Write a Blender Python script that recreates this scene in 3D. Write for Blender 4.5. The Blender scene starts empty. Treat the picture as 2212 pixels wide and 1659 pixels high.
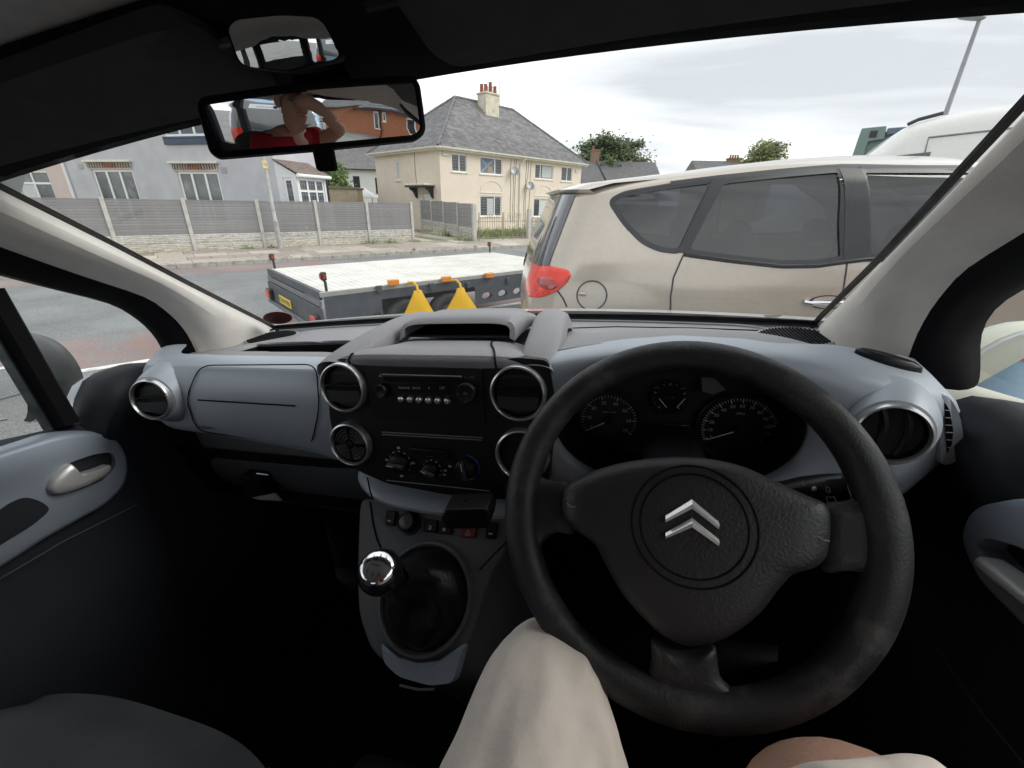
import bpy, bmesh, math, random
from mathutils import Vector as Vec, Matrix
from mathutils.geometry import tessellate_polygon
random.seed(7)
SC = bpy.context.scene
COL = SC.collection
rad = math.radians
sin, cos, pi = math.sin, math.cos, math.pi

# ------------------------------------------------------------------ camera
CAM_H = 1.8
PITCH, ROLL = rad(23.2), rad(1.09)
FPX = 916.2                      # focal length for a picture 2212 wide
FWD = Vec((0, cos(PITCH), -sin(PITCH)))
UP0 = Vec((0, sin(PITCH), cos(PITCH)))
RT = Vec((1, 0, 0)) * cos(ROLL) + UP0 * sin(ROLL)
UPV = UP0 * cos(ROLL) - Vec((1, 0, 0)) * sin(ROLL)
CPOS = Vec((0, 0, CAM_H))
cd = bpy.data.cameras.new('camera')
cd.sensor_width = 36
cd.lens = 36 * FPX / 2212
cd.clip_start = 0.02
cd.clip_end = 1500
cam = bpy.data.objects.new('camera', cd)
COL.objects.link(cam)
cam.matrix_world = Matrix(((RT.x, UPV.x, -FWD.x, 0), (RT.y, UPV.y, -FWD.y, 0), (RT.z, UPV.z, -FWD.z, CAM_H), (0, 0, 0, 1)))
SC.camera = cam

# ------------------------------------------------------------------ sky, sun, exposure
SUN_EL, SUN_AZ = 40, 88         # degrees; azimuth measured clockwise from +Y
world = bpy.data.worlds.new('World')
SC.world = world
world.use_nodes = True
nt = world.node_tree
for n in list(nt.nodes):
    nt.nodes.remove(n)
N = nt.nodes.new
L = nt.links.new
wo = N('ShaderNodeOutputWorld')
bg = N('ShaderNodeBackground')
sky = N('ShaderNodeTexSky')
sky.sky_type = 'NISHITA'
sky.sun_disc = False
sky.sun_elevation = rad(SUN_EL)
sky.sun_rotation = rad(SUN_AZ)
sky.air_density = 1.0
sky.dust_density = 3.0
tc = N('ShaderNodeTexCoord')
sp = N('ShaderNodeSeparateXYZ')
L(tc.outputs['Generated'], sp.inputs[0])
zz = N('ShaderNodeMath'); zz.operation = 'MAXIMUM'; L(sp.outputs[2], zz.inputs[0]); zz.inputs[1].default_value = 0.0
za = N('ShaderNodeMath'); za.operation = 'ADD'; L(zz.outputs[0], za.inputs[0]); za.inputs[1].default_value = 0.16
dx_ = N('ShaderNodeMath'); dx_.operation = 'DIVIDE'; L(sp.outputs[0], dx_.inputs[0]); L(za.outputs[0], dx_.inputs[1])
dy_ = N('ShaderNodeMath'); dy_.operation = 'DIVIDE'; L(sp.outputs[1], dy_.inputs[0]); L(za.outputs[0], dy_.inputs[1])
cb = N('ShaderNodeCombineXYZ'); L(dx_.outputs[0], cb.inputs[0]); L(dy_.outputs[0], cb.inputs[1])
cn = N('ShaderNodeTexNoise'); cn.inputs['Scale'].default_value = 0.85; cn.inputs['Detail'].default_value = 7; cn.inputs['Roughness'].default_value = 0.52; cn.inputs['Distortion'].default_value = 0.5
mp_ = N('ShaderNodeMapping'); mp_.inputs['Scale'].default_value = (0.55, 1.15, 1); mp_.inputs['Location'].default_value = (3.1, 1.4, 0)
mp_.inputs['Rotation'].default_value = (0, 0, rad(24))
L(cb.outputs[0], mp_.inputs[0]); L(mp_.outputs[0], cn.inputs[0])
cr = N('ShaderNodeValToRGB')
cr.color_ramp.elements[0].position = 0.36; cr.color_ramp.elements[0].color = (0.43, 0.445, 0.47, 1)
cr.color_ramp.elements[1].position = 0.60; cr.color_ramp.elements[1].color = (0.86, 0.865, 0.87, 1)
e = cr.color_ramp.elements.new(0.48); e.color = (0.58, 0.59, 0.61, 1)
L(cn.outputs[0], cr.inputs[0])
sm = N('ShaderNodeMixRGB'); sm.blend_type = 'MULTIPLY'; sm.inputs[0].default_value = 1
SKY_GAIN = 0.10
sm.inputs[2].default_value = (SKY_GAIN, SKY_GAIN, SKY_GAIN, 1)
L(sky.outputs[0], sm.inputs[1])
mx = N('ShaderNodeMixRGB'); mx.inputs[0].default_value = 0.95     # nine tenths cloud
L(sm.outputs[0], mx.inputs[1]); L(cr.outputs[0], mx.inputs[2])
L(mx.outputs[0], bg.inputs[0])
bg.inputs[1].default_value = 1.12
L(bg.outputs[0], wo.inputs[0])

sd = bpy.data.lights.new('sun', 'SUN')
sd.energy = 1.05
sd.angle = rad(30)
sd.color = (1.0, 0.96, 0.9)
sun = bpy.data.objects.new('sun', sd)
COL.objects.link(sun)
sdir = Vec((sin(rad(SUN_AZ)) * cos(rad(SUN_EL)), cos(rad(SUN_AZ)) * cos(rad(SUN_EL)), sin(rad(SUN_EL))))
sun.rotation_euler = sdir.to_track_quat('Z', 'Y').to_euler()
sun.location = (0, 0, 30)
SC.view_settings.view_transform = 'Standard'
SC.view_settings.look = 'None'
SC.view_settings.exposure = 0.75
SC.view_settings.gamma = 1
SC.view_settings.use_curve_mapping = False
SC.render.engine = 'CYCLES'
SC.cycles.use_denoising = True
SC.cycles.max_bounces = 10
SC.cycles.diffuse_bounces = 5
SC.cycles.transparent_max_bounces = 24
SC.cycles.sample_clamp_indirect = 6

# ------------------------------------------------------------------ placing helpers
def ray(u, v):
    return FWD + RT * ((u - 1106) / FPX) + UPV * ((829.5 - v) / FPX)
def on_z(u, v, z):
    d = ray(u, v); return CPOS + d * ((z - CAM_H) / d.z)
def on_y(u, v, y):
    d = ray(u, v); return CPOS + d * (y / d.y)
def on_plane(u, v, p0, n):
    d = ray(u, v); return CPOS + d * ((Vec(p0) - CPOS).dot(n) / d.dot(n))
# the own van's frame: X right, Y forward, Z up, origin of numbers = centre line at the camera's station and height
_xc = Vec((.9605, -.0309, .2765)).normalized()
VX_ = (RT * _xc.x + UPV * _xc.y - FWD * _xc.z)
VF_ = Vec((0, 0, 1)).cross(VX_).normalized()
VZ_ = VX_.cross(VF_)
MID = -.3155                     # centre line left of the camera
VBASE = Vec((0, -.6, -1.42))     # the van's Empty: on the ground under its middle
def vray(u, v):
    d = ray(u, v); return Vec((d.dot(VX_), d.dot(VF_), d.dot(VZ_)))
def vq(u, v, y=None, z=None, x=None):
    d = vray(u, v)
    t = y / d.y if y is not None else z / d.z if z is not None else (x + MID) / d.x
    return Vec((d.x * t - MID, d.y * t, d.z * t))
def v_on(u, v, p0, n):
    d = vray(u, v); o = Vec((-MID, 0, 0)); n = Vec(n)
    return o + d * ((Vec(p0) - o).dot(n) / d.dot(n))
def v2w(p):
    return CPOS + VX_ * (p[0] + MID) + VF_ * p[1] + VZ_ * p[2]
def lerp(a, b, t): return a + (b - a) * t
def sstep(a, b, x):
    t = max(0., min(1., (x - a) / (b - a))); return t * t * (3 - 2 * t)

# ------------------------------------------------------------------ materials
def pm(name, col, rough=.5, metal=0., var=.08, vs=6., bump=0., bs=300., coat=0., spec=.5, dirt=None, ds=2., trans=0., rvar=0., detail=4., sheen=0., orand=0.):
    m = bpy.data.materials.new(name); m.use_nodes = True
    t = m.node_tree; b = t.nodes['Principled BSDF']
    b.inputs['Roughness'].default_value = rough
    b.inputs['Metallic'].default_value = metal
    b.inputs['Specular IOR Level'].default_value = spec
    b.inputs['Coat Weight'].default_value = coat
    b.inputs['Coat Roughness'].default_value = .08
    if trans: b.inputs['Transmission Weight'].default_value = trans
    if sheen: b.inputs['Sheen Weight'].default_value = sheen
    tcn = t.nodes.new('ShaderNodeTexCoord')
    out = None
    if var:
        nz = t.nodes.new('ShaderNodeTexNoise'); nz.inputs['Scale'].default_value = vs; nz.inputs['Detail'].default_value = detail
        t.links.new(tcn.outputs['Object'], nz.inputs[0])
        rp = t.nodes.new('ShaderNodeValToRGB')
        rp.color_ramp.elements[0].position = .3; rp.color_ramp.elements[1].position = .7
        rp.color_ramp.elements[0].color = (*[c * (1 - var) for c in col[:3]], 1)
        rp.color_ramp.elements[1].color = (*[min(1, c * (1 + var)) for c in col[:3]], 1)
        t.links.new(nz.outputs[0], rp.inputs[0]); out = rp.outputs[0]
        if rvar:
            mr = t.nodes.new('ShaderNodeMapRange'); mr.inputs[3].default_value = max(0, rough - rvar); mr.inputs[4].default_value = min(1, rough + rvar)
            mr.inputs[1].default_value = .3; mr.inputs[2].default_value = .7
            t.links.new(nz.outputs[0], mr.inputs[0]); t.links.new(mr.outputs[0], b.inputs['Roughness'])
    if dirt:
        nd = t.nodes.new('ShaderNodeTexNoise'); nd.inputs['Scale'].default_value = ds; nd.inputs['Detail'].default_value = 8; nd.inputs['Roughness'].default_value = .65
        t.links.new(tcn.outputs['Object'], nd.inputs[0])
        rd = t.nodes.new('ShaderNodeValToRGB'); rd.color_ramp.elements[0].position = dirt[1]; rd.color_ramp.elements[1].position = min(1, dirt[1] + .18)
        t.links.new(nd.outputs[0], rd.inputs[0])
        mm = t.nodes.new('ShaderNodeMixRGB'); mm.inputs[2].default_value = (*dirt[0], 1)
        sc_ = t.nodes.new('ShaderNodeMath'); sc_.operation = 'MULTIPLY'; sc_.inputs[1].default_value = dirt[2]
        t.links.new(rd.outputs[0], sc_.inputs[0]); t.links.new(sc_.outputs[0], mm.inputs[0])
        if out: t.links.new(out, mm.inputs[1])
        else: mm.inputs[1].default_value = (*col[:3], 1)
        out = mm.outputs[0]
    if orand:                     # pieces of one kind differ a little from one another
        oi = t.nodes.new('ShaderNodeObjectInfo'); mo_ = t.nodes.new('ShaderNodeMapRange'); mo_.inputs[3].default_value = 1 - orand; mo_.inputs[4].default_value = 1 + orand
        t.links.new(oi.outputs['Random'], mo_.inputs[0]); mq_ = t.nodes.new('ShaderNodeMixRGB'); mq_.blend_type = 'MULTIPLY'; mq_.inputs[0].default_value = 1
        if out: t.links.new(out, mq_.inputs[1])
        else: mq_.inputs[1].default_value = (*col[:3], 1)
        t.links.new(mo_.outputs[0], mq_.inputs[2]); out = mq_.outputs[0]
    if out: t.links.new(out, b.inputs['Base Color'])
    else: b.inputs['Base Color'].default_value = (*col[:3], 1)
    if bump:
        nb = t.nodes.new('ShaderNodeTexNoise'); nb.inputs['Scale'].default_value = bs; nb.inputs['Detail'].default_value = 3
        t.links.new(tcn.outputs['Object'], nb.inputs[0])
        bp = t.nodes.new('ShaderNodeBump'); bp.inputs['Strength'].default_value = bump; bp.inputs['Distance'].default_value = .6 / bs
        t.links.new(nb.outputs[0], bp.inputs['Height']); t.links.new(bp.outputs[0], b.inputs['Normal'])
    return m

def glass(name, tint=(.95, .98, .97), refl=.06, dirt=0., rough=0.02, dirtcol=(.75, .77, .78), ds=9., edge=(.34, .36)):
    """thin pane: see-through, with a Fresnel reflection and a film of dust"""
    m = bpy.data.materials.new(name); m.use_nodes = True
    t = m.node_tree
    for n in list(t.nodes): t.nodes.remove(n)
    o = t.nodes.new('ShaderNodeOutputMaterial')
    tr = t.nodes.new('ShaderNodeBsdfTransparent'); tr.inputs[0].default_value = (*tint, 1)
    gl = t.nodes.new('ShaderNodeBsdfGlossy'); gl.inputs['Roughness'].default_value = rough
    lw = t.nodes.new('ShaderNodeLayerWeight'); lw.inputs[0].default_value = .35
    pw = t.nodes.new('ShaderNodeMath'); pw.operation = 'POWER'; pw.inputs[1].default_value = 3.0
    ma = t.nodes.new('ShaderNodeMath'); ma.operation = 'MULTIPLY_ADD'; ma.inputs[1].default_value = .5; ma.inputs[2].default_value = refl
    t.links.new(lw.outputs['Facing'], pw.inputs[0]); t.links.new(pw.outputs[0], ma.inputs[0])
    m1 = t.nodes.new('ShaderNodeMixShader')
    t.links.new(ma.outputs[0], m1.inputs[0]); t.links.new(tr.outputs[0], m1.inputs[1]); t.links.new(gl.outputs[0], m1.inputs[2])
    last = m1.outputs[0]
    if dirt:
        df = t.nodes.new('ShaderNodeBsdfDiffuse'); df.inputs[0].default_value = (*dirtcol, 1)
        tcn = t.nodes.new('ShaderNodeTexCoord')
        nz = t.nodes.new('ShaderNodeTexNoise'); nz.inputs['Scale'].default_value = ds; nz.inputs['Detail'].default_value = 9; nz.inputs['Roughness'].default_value = .7
        t.links.new(tcn.outputs['Object'], nz.inputs[0])
        mr = t.nodes.new('ShaderNodeMapRange'); mr.inputs[1].default_value = .35; mr.inputs[2].default_value = .75; mr.inputs[3].default_value = dirt * .35; mr.inputs[4].default_value = dirt
        t.links.new(nz.outputs[0], mr.inputs[0])
        m2 = t.nodes.new('ShaderNodeMixShader'); t.links.new(mr.outputs[0], m2.inputs[0]); t.links.new(last, m2.inputs[1]); t.links.new(df.outputs[0], m2.inputs[2])
        last = m2.outputs[0]
    t.links.new(last, o.inputs[0])
    return m

# ------------------------------------------------------------------ mesh builder
class MB:
    def __init__(s): s.v = []; s.f = []; s.mi = []; s.cur = 0
    def add(s, vs, fs):
        k = len(s.v); s.v += [Vec(p) for p in vs]
        for f in fs:
            s.f.append([i + k for i in f]); s.mi.append(s.cur)
        return s
    def box(s, a, b, M=None):
        (x0, y0, z0), (x1, y1, z1) = a, b
        vs = [Vec(p) for p in ((x0, y0, z0), (x1, y0, z0), (x1, y1, z0), (x0, y1, z0), (x0, y0, z1), (x1, y0, z1), (x1, y1, z1), (x0, y1, z1))]
        if M: vs = [M @ p for p in vs]
        return s.add(vs, [(0, 3, 2, 1), (4, 5, 6, 7), (0, 1, 5, 4), (1, 2, 6, 5), (2, 3, 7, 6), (3, 0, 4, 7)])
    def prism(s, poly, fn0, fn1):
        """poly: list of 2-D points; fn0/fn1 map a 2-D point to the back / front position"""
        n = len(poly)
        tri = tessellate_polygon([[Vec((p[0], p[1], 0)) for p in poly]])
        vs = [fn0(p) for p in poly] + [fn1(p) for p in poly]
        fs = [tuple(t) for t in tri] + [tuple(i + n for i in t[::-1]) for t in tri]
        fs += [(i, (i + 1) % n, (i + 1) % n + n, i + n) for i in range(n)]
        return s.add(vs, fs)
    def sheet(s, poly, fn):
        tri = tessellate_polygon([[Vec((p[0], p[1], 0)) for p in poly]])
        return s.add([fn(p) for p in poly], [tuple(t) for t in tri])
    def dome(s, poly, fn, prof, centre=None):
        """star-shaped outline shrunk towards its centre; prof = [(scale, height), ...]; fn(a,b,h)"""
        n = len(poly)
        c = centre or (sum(p[0] for p in poly) / n, sum(p[1] for p in poly) / n)
        rings = [[fn(c[0] + (p[0] - c[0]) * k, c[1] + (p[1] - c[1]) * k, h) for p in poly] for k, h in prof if k > 0]
        s.loft(rings, closed=True)
        if prof[-1][0] <= 0:
            base = len(s.v) - n; s.v.append(Vec(fn(c[0], c[1], prof[-1][1])))
            for i in range(n):
                s.f.append([base + i, base + (i + 1) % n, len(s.v) - 1]); s.mi.append(s.cur)
        return s
    def loft(s, rings, closed=False, cap=False, loop=False):
        n = len(rings[0]); k = len(s.v)
        for r in rings: s.v += [Vec(p) for p in r]
        m = len(rings)
        for j in range(m if loop else m - 1):
            j2 = (j + 1) % m
            for i in range(n if closed else n - 1):
                i2 = (i + 1) % n
                s.f.append([k + j * n + i, k + j * n + i2, k + j2 * n + i2, k + j2 * n + i]); s.mi.append(s.cur)
        if cap:
            s.f.append([k + i for i in range(n)][::-1]); s.mi.append(s.cur)
            s.f.append([k + (m - 1) * n + i for i in range(n)]); s.mi.append(s.cur)
        return s
    def tube(s, pts, r, n=8, closed=False, cap=True, flat=1., upv=None):
        pts = [Vec(p) for p in pts]; m = len(pts); rings = []
        rr = r if isinstance(r, (list, tuple)) else [r] * m
        a = None
        for i, p in enumerate(pts):
            d = (pts[(i + 1) % m] - pts[i - 1]) if closed or 0 < i < m - 1 else (pts[1] - pts[0] if i == 0 else pts[-1] - pts[-2])
            if d.length < 1e-9: d = Vec((0, 0, 1))
            d.normalize()
            if a is None:
                a = Vec(upv) if upv else (Vec((0, 0, 1)) if abs(d.z) < .9 else Vec((1, 0, 0)))
            a = (a - d * a.dot(d))
            if a.length < 1e-6: a = d.orthogonal()
            a.normalize(); b = d.cross(a)
            rings.append([p + (a * cos(2 * pi * q / n) + b * sin(2 * pi * q / n) * flat) * rr[i] for q in range(n)])
        return s.loft(rings, closed=True, cap=cap and not closed, loop=closed)
    def lathe(s, prof, M, n=24, cap=False):
        """prof: (radius, height) pairs turned about the local z of M"""
        rings = [[M @ Vec((r * cos(2 * pi * q / n), r * sin(2 * pi * q / n), h)) for q in range(n)] for r, h in prof]
        return s.loft(rings, closed=True, cap=cap)
    def grid(s, fn, nu, nv, keep=None):
        k = len(s.v)
        for j in range(nv + 1):
            for i in range(nu + 1):
                s.v.append(Vec(fn(i / nu, j / nv)))
        for j in range(nv):
            for i in range(nu):
                if keep and not keep((i + .5) / nu, (j + .5) / nv): continue
                a = k + j * (nu + 1) + i
                s.f.append([a, a + 1, a + nu + 2, a + nu + 1]); s.mi.append(s.cur)
        return s
    def ball(s, c, r, n=12, m=8):
        c = Vec(c); r = Vec(r) if not isinstance(r, (int, float)) else Vec((r, r, r))
        rings = [[c + Vec((r.x * sin(pi * (j + .02) / (m + .04)) * cos(2 * pi * q / n), r.y * sin(pi * (j + .02) / (m + .04)) * sin(2 * pi * q / n), r.z * cos(pi * (j + .02) / (m + .04)))) for q in range(n)] for j in range(m + 1)]
        return s.loft(rings, closed=True, cap=True)
    def text(s, txt, size, fn, align='CENTER'):
        vs, fs = text_geo(txt, size, align)
        return s.add([fn(p[0], p[1]) for p in vs], fs)
    def build(s, name, mat, parent=None, off=None, smooth=40, bevel=0, seg=2, sub=0, fix=True, solid=0, **props):
        me = bpy.data.meshes.new(name)
        o_ = Vec(off) if off is not None else Vec((0, 0, 0))
        me.from_pydata([p - o_ for p in s.v], [], s.f)
        for mt in (mat if isinstance(mat, (list, tuple)) else [mat]): me.materials.append(mt)
        if isinstance(mat, (list, tuple)): me.polygons.foreach_set('material_index', s.mi)
        if fix:
            bm = bmesh.new(); bm.from_mesh(me)
            bmesh.ops.remove_doubles(bm, verts=bm.verts, dist=1e-5)
            bmesh.ops.recalc_face_normals(bm, faces=bm.faces)
            bm.to_mesh(me); bm.free()
        if smooth:
            me.polygons.foreach_set('use_smooth', [True] * len(me.polygons))
            me.set_sharp_from_angle(angle=rad(smooth))
        ob = bpy.data.objects.new(name, me); COL.objects.link(ob)
        if parent: ob.parent = parent
        if solid:
            md = ob.modifiers.new('solid', 'SOLIDIFY'); md.thickness = solid; md.offset = 0
        if bevel:
            md = ob.modifiers.new('bevel', 'BEVEL'); md.width = bevel; md.segments = seg; md.limit_method = 'ANGLE'; md.angle_limit = rad(35)
        if sub:
            md = ob.modifiers.new('sub', 'SUBSURF'); md.levels = sub; md.render_levels = sub
        for k_, v_ in props.items(): ob[k_] = v_
        return ob

_tx = {}
def text_geo(txt, size, align='CENTER'):
    key = (txt, align)
    if key not in _tx:
        cu = bpy.data.curves.new('t', 'FONT'); cu.body = txt; cu.size = 1; cu.align_x = align; cu.align_y = 'CENTER'; cu.resolution_u = 3
        ob = bpy.data.objects.new('t', cu); COL.objects.link(ob)
        bpy.context.view_layer.update()
        ev = ob.evaluated_get(bpy.context.evaluated_depsgraph_get())
        me = ev.to_mesh()
        _tx[key] = ([(p.co.x, p.co.y) for p in me.vertices], [tuple(p.vertices) for p in me.polygons])
        ev.to_mesh_clear()
        bpy.data.objects.remove(ob); bpy.data.curves.remove(cu)
    vs, fs = _tx[key]
    return [(x * size, y * size) for x, y in vs], fs

def thing(name, label, cat, loc=(0, 0, 0), rotz=0., group=None, M=None):
    o = bpy.data.objects.new(name, None); COL.objects.link(o)
    o.empty_display_size = .1
    if M is not None: o.matrix_world = M
    else:
        o.location = loc; o.rotation_euler = (0, 0, rotz)
    o['label'] = label; o['category'] = cat
    if group: o['group'] = group
    return o
def part(name, parent):
    o = bpy.data.objects.new(name, None); COL.objects.link(o); o.empty_display_size = .05; o.parent = parent
    return o
def tag(o, label, cat, group=None):
    o['label'] = label; o['category'] = cat
    if group: o['group'] = group
    return o
def inpoly(x, y, P):
    c = False; n = len(P); j = n - 1
    for i in range(n):
        xi, yi = P[i][0], P[i][1]; xj, yj = P[j][0], P[j][1]
        if (yi > y) != (yj > y) and x < (xj - xi) * (y - yi) / (yj - yi) + xi: c = not c
        j = i
    return c
def smoothpoly(P, it=2):
    for _ in range(it):
        Q = []
        for i in range(len(P)):
            a = Vec(P[i]).to_2d() if len(P[i]) > 2 else Vec(P[i]); b = Vec(P[(i + 1) % len(P)])
            Q += [a * .75 + b * .25, a * .25 + b * .75]
        P = Q
    return P
def roundpoly(P, r=.05, n=5, seg=.08):
    """round every corner by r and split long edges"""
    P = [Vec((p[0], p[1])) for p in P]; m = len(P); Q = []
    for i in range(m):
        a, b, c = P[i - 1], P[i], P[(i + 1) % m]
        k = min(r, .45 * (a - b).length, .45 * (c - b).length)
        p0 = b + (a - b).normalized() * k; p1 = b + (c - b).normalized() * k
        for j in range(n + 1):
            t = j / n; Q.append(p0 * (1 - t) ** 2 + b * 2 * t * (1 - t) + p1 * t * t)
    R_ = []
    for i in range(len(Q)):
        a, b = Q[i], Q[(i + 1) % len(Q)]; R_.append(a); d = (b - a).length
        if d > seg:
            k = int(d / seg) + 1
            for j in range(1, k): R_.append(a.lerp(b, j / k))
    return R_
def rrect(x0, y0, x1, y1, r, n=4):
    P = []
    for cx, cy, a0 in ((x1 - r, y1 - r, 0), (x0 + r, y1 - r, 90), (x0 + r, y0 + r, 180), (x1 - r, y0 + r, 270)):
        for i in range(n + 1):
            a = rad(a0 + 90 * i / n); P.append((cx + r * cos(a), cy + r * sin(a)))
    return P
def frame(o, x, y):
    """matrix with origin o, local x and y axes, z = x cross y"""
    o = Vec(o); x = Vec(x).normalized(); y = (Vec(y) - x * x.dot(Vec(y))).normalized(); z = x.cross(y)
    return Matrix(((x.x, y.x, z.x, o.x), (x.y, y.y, z.y, o.y), (x.z, y.z, z.z, o.z), (0, 0, 0, 1)))
# ================================================================== the street
ST = rad(38.5)
ES, EN = Vec((cos(ST), sin(ST), 0)), Vec((-sin(ST), cos(ST), 0))
def sn(s, n, z=0.): return ES * s + EN * n + Vec((0, 0, z))
def gz(n):                        # forecourt rises from the road towards the parked vehicles
    return .085 * (5.2 - max(n, -3.2)) if n < 5.2 else 0.
def gxy(x, y): return gz(-sin(ST) * x + cos(ST) * y)

def ground_mat(name, base, chip, red=False):
    m = bpy.data.materials.new(name); m.use_nodes = True
    t = m.node_tree; b = t.nodes['Principled BSDF']; b.inputs['Roughness'].default_value = .88
    n_ = t.nodes.new; l = t.links.new
    tcn = n_('ShaderNodeTexCoord')
    f = n_('ShaderNodeTexNoise'); f.inputs['Scale'].default_value = 55; f.inputs['Detail'].default_value = 6; f.inputs['Roughness'].default_value = .75; l(tcn.outputs['Object'], f.inputs[0])
    r = n_('ShaderNodeValToRGB'); r.color_ramp.elements[0].position = .35; r.color_ramp.elements[1].position = .66
    r.color_ramp.elements[0].color = (*[c * .62 for c in base], 1); r.color_ramp.elements[1].color = (*chip, 1); l(f.outputs[0], r.inputs[0])
    g = n_('ShaderNodeTexNoise'); g.inputs['Scale'].default_value = .8; g.inputs['Detail'].default_value = 6; l(tcn.outputs['Object'], g.inputs[0])
    gr = n_('ShaderNodeMapRange'); gr.inputs[1].default_value = .3; gr.inputs[2].default_value = .7; gr.inputs[3].default_value = .78; gr.inputs[4].default_value = 1.18; l(g.outputs[0], gr.inputs[0])
    mu = n_('ShaderNodeMixRGB'); mu.blend_type = 'MULTIPLY'; mu.inputs[0].default_value = 1; l(r.outputs[0], mu.inputs[1]); l(gr.outputs[0], mu.inputs[2])
    out = mu.outputs[0]
    if red:                       # worn red lane surfacing along both edges of the carriageway
        s = n_('ShaderNodeSeparateXYZ'); l(tcn.outputs['Object'], s.inputs[0])
        wn = n_('ShaderNodeTexNoise'); wn.inputs['Scale'].default_value = 1.6; wn.inputs['Detail'].default_value = 8; wn.inputs['Roughness'].default_value = .7; l(tcn.outputs['Object'], wn.inputs[0])
        masks = []
        for c, h in ((7.15, .72), (14.0, .6)):
            a = n_('ShaderNodeMath'); a.operation = 'SUBTRACT'; l(s.outputs[1], a.inputs[0]); a.inputs[1].default_value = c
            b1 = n_('ShaderNodeMath'); b1.operation = 'ABSOLUTE'; l(a.outputs[0], b1.inputs[0])
            c1 = n_('ShaderNodeMapRange'); c1.inputs[1].default_value = h + .06; c1.inputs[2].default_value = h - .06; l(b1.outputs[0], c1.inputs[0])
            masks.append(c1.outputs[0])
        ad = n_('ShaderNodeMath'); ad.operation = 'MAXIMUM'; l(masks[0], ad.inputs[0]); l(masks[1], ad.inputs[1])
        wr = n_('ShaderNodeMapRange'); wr.inputs[1].default_value = .42; wr.inputs[2].default_value = .6; wr.inputs[3].default_value = .72; wr.inputs[4].default_value = .06; l(wn.outputs[0], wr.inputs[0])
        fx = n_('ShaderNodeMapRange'); fx.inputs[1].default_value = 4.2; fx.inputs[2].default_value = 3.6; l(s.outputs[0], fx.inputs[0])
        fm = n_('ShaderNodeMath'); fm.operation = 'MULTIPLY'; l(masks[1], fm.inputs[0]); l(fx.outputs[0], fm.inputs[1]); l(fm.outputs[0], ad.inputs[1])
        mk = n_('ShaderNodeMath'); mk.operation = 'MULTIPLY'; l(ad.outputs[0], mk.inputs[0]); l(wr.outputs[0], mk.inputs[1])
        mx2 = n_('ShaderNodeMixRGB'); l(mk.outputs[0], mx2.inputs[0]); l(out, mx2.inputs[1])
        rr = n_('ShaderNodeMixRGB'); rr.blend_type = 'MULTIPLY'; rr.inputs[0].default_value = .8; rr.inputs[1].default_value = (.36, .205, .18, 1); l(gr.outputs[0], rr.inputs[2])
        l(rr.outputs[0], mx2.inputs[2]); out = mx2.outputs[0]
    l(out, b.inputs['Base Color'])
    bp = n_('ShaderNodeBump'); bp.inputs['Strength'].default_value = .6; bp.inputs['Distance'].default_value = .01; l(f.outputs[0], bp.inputs['Height']); l(bp.outputs[0], b.inputs['Normal'])
    return m
M_road = ground_mat('asphalt', (.17, .18, .185), (.33, .34, .34), True)
M_fore = ground_mat('forecourt_tarmac', (.16, .165, .165), (.30, .30, .29))

nl = [-800, -60, -20, -10, -6, -3.2, -2, -1, 0, 1, 2, 3, 4, 5.2, 6, 10, 15, 30, 100, 800]
sl = [-800, -100, -40, -20, -10, -5, 0, 5, 10, 20, 40, 100, 800]
g = MB()
for n_ in nl:
    for s_ in sl: g.v.append(sn(s_, n_, gz(n_) - .004))
for j in range(len(nl) - 1):
    for i in range(len(sl) - 1):
        a = j * len(sl) + i; g.f.append([a, a + 1, a + len(sl) + 1, a + len(sl)]); g.mi.append(0)
g.build('ground', M_fore, kind='structure', label='grey tarmac forecourt and ground')
road = MB()
for n_ in (5.2, 14.72):
    pass
road.grid(lambda u, v: Vec((lerp(-70, 90, u), lerp(5.22, 14.72, v), 0.004)), 32, 8)
ro = road.build('road', M_road, kind='structure', label='worn grey asphalt road with red lane surfacing at its edges')
ro.rotation_euler = (0, 0, ST)
M_paint = pm('road_paint', (.72, .72, .68), .7, var=.25, vs=9, dirt=((.3, .3, .3), .52, .8), ds=14)
mk = MB().grid(lambda u, v: Vec((lerp(-40, 40, u), lerp(6.28, 6.4, v), .008)), 40, 1)
ob = mk.build('road_marking', M_paint, ro, label='white edge line')

# pavement: slabs one by one, kerb stones one by one
M_slab = [pm('paving_slab_a', (.42, .37, .32), .85, var=.12, vs=7, bump=.3, bs=60, dirt=((.22, .2, .17), .5, .6), ds=3, orand=.14),
          pm('paving_slab_b', (.36, .31, .27), .85, var=.12, vs=7, bump=.3, bs=60, dirt=((.2, .19, .16), .48, .6), ds=3, orand=.14),
          pm('paving_slab_c', (.50, .45, .38), .85, var=.12, vs=7, bump=.3, bs=60, dirt=((.25, .22, .18), .54, .6), ds=3, orand=.14)]
M_kerb = pm('kerb_stone', (.40, .38, .34), .85, var=.18, vs=5, bump=.3, bs=50, dirt=((.16, .15, .12), .5, .7), ds=4)
M_soil = pm('verge_soil', (.30, .28, .2), .95, var=.3, vs=3, bump=.5, bs=30, dirt=((.16, .22, .07), .42, .8), ds=1.4)
pv = MB(); pv.grid(lambda u, v: Vec((lerp(-45, 70, u), lerp(14.75, 18.3, v), .075)), 40, 2)
pvo = pv.build('pavement', pm('pavement_bed', (.26, .25, .21), .95, var=.2), kind='structure', label='paved footway of worn concrete slabs beyond the road')
pvo.rotation_euler = (0, 0, ST)
slab_me = {}
rows = [(14.88, 15.65), (15.66, 16.5), (16.51, 17.4), (17.41, 18.22)]
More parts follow.
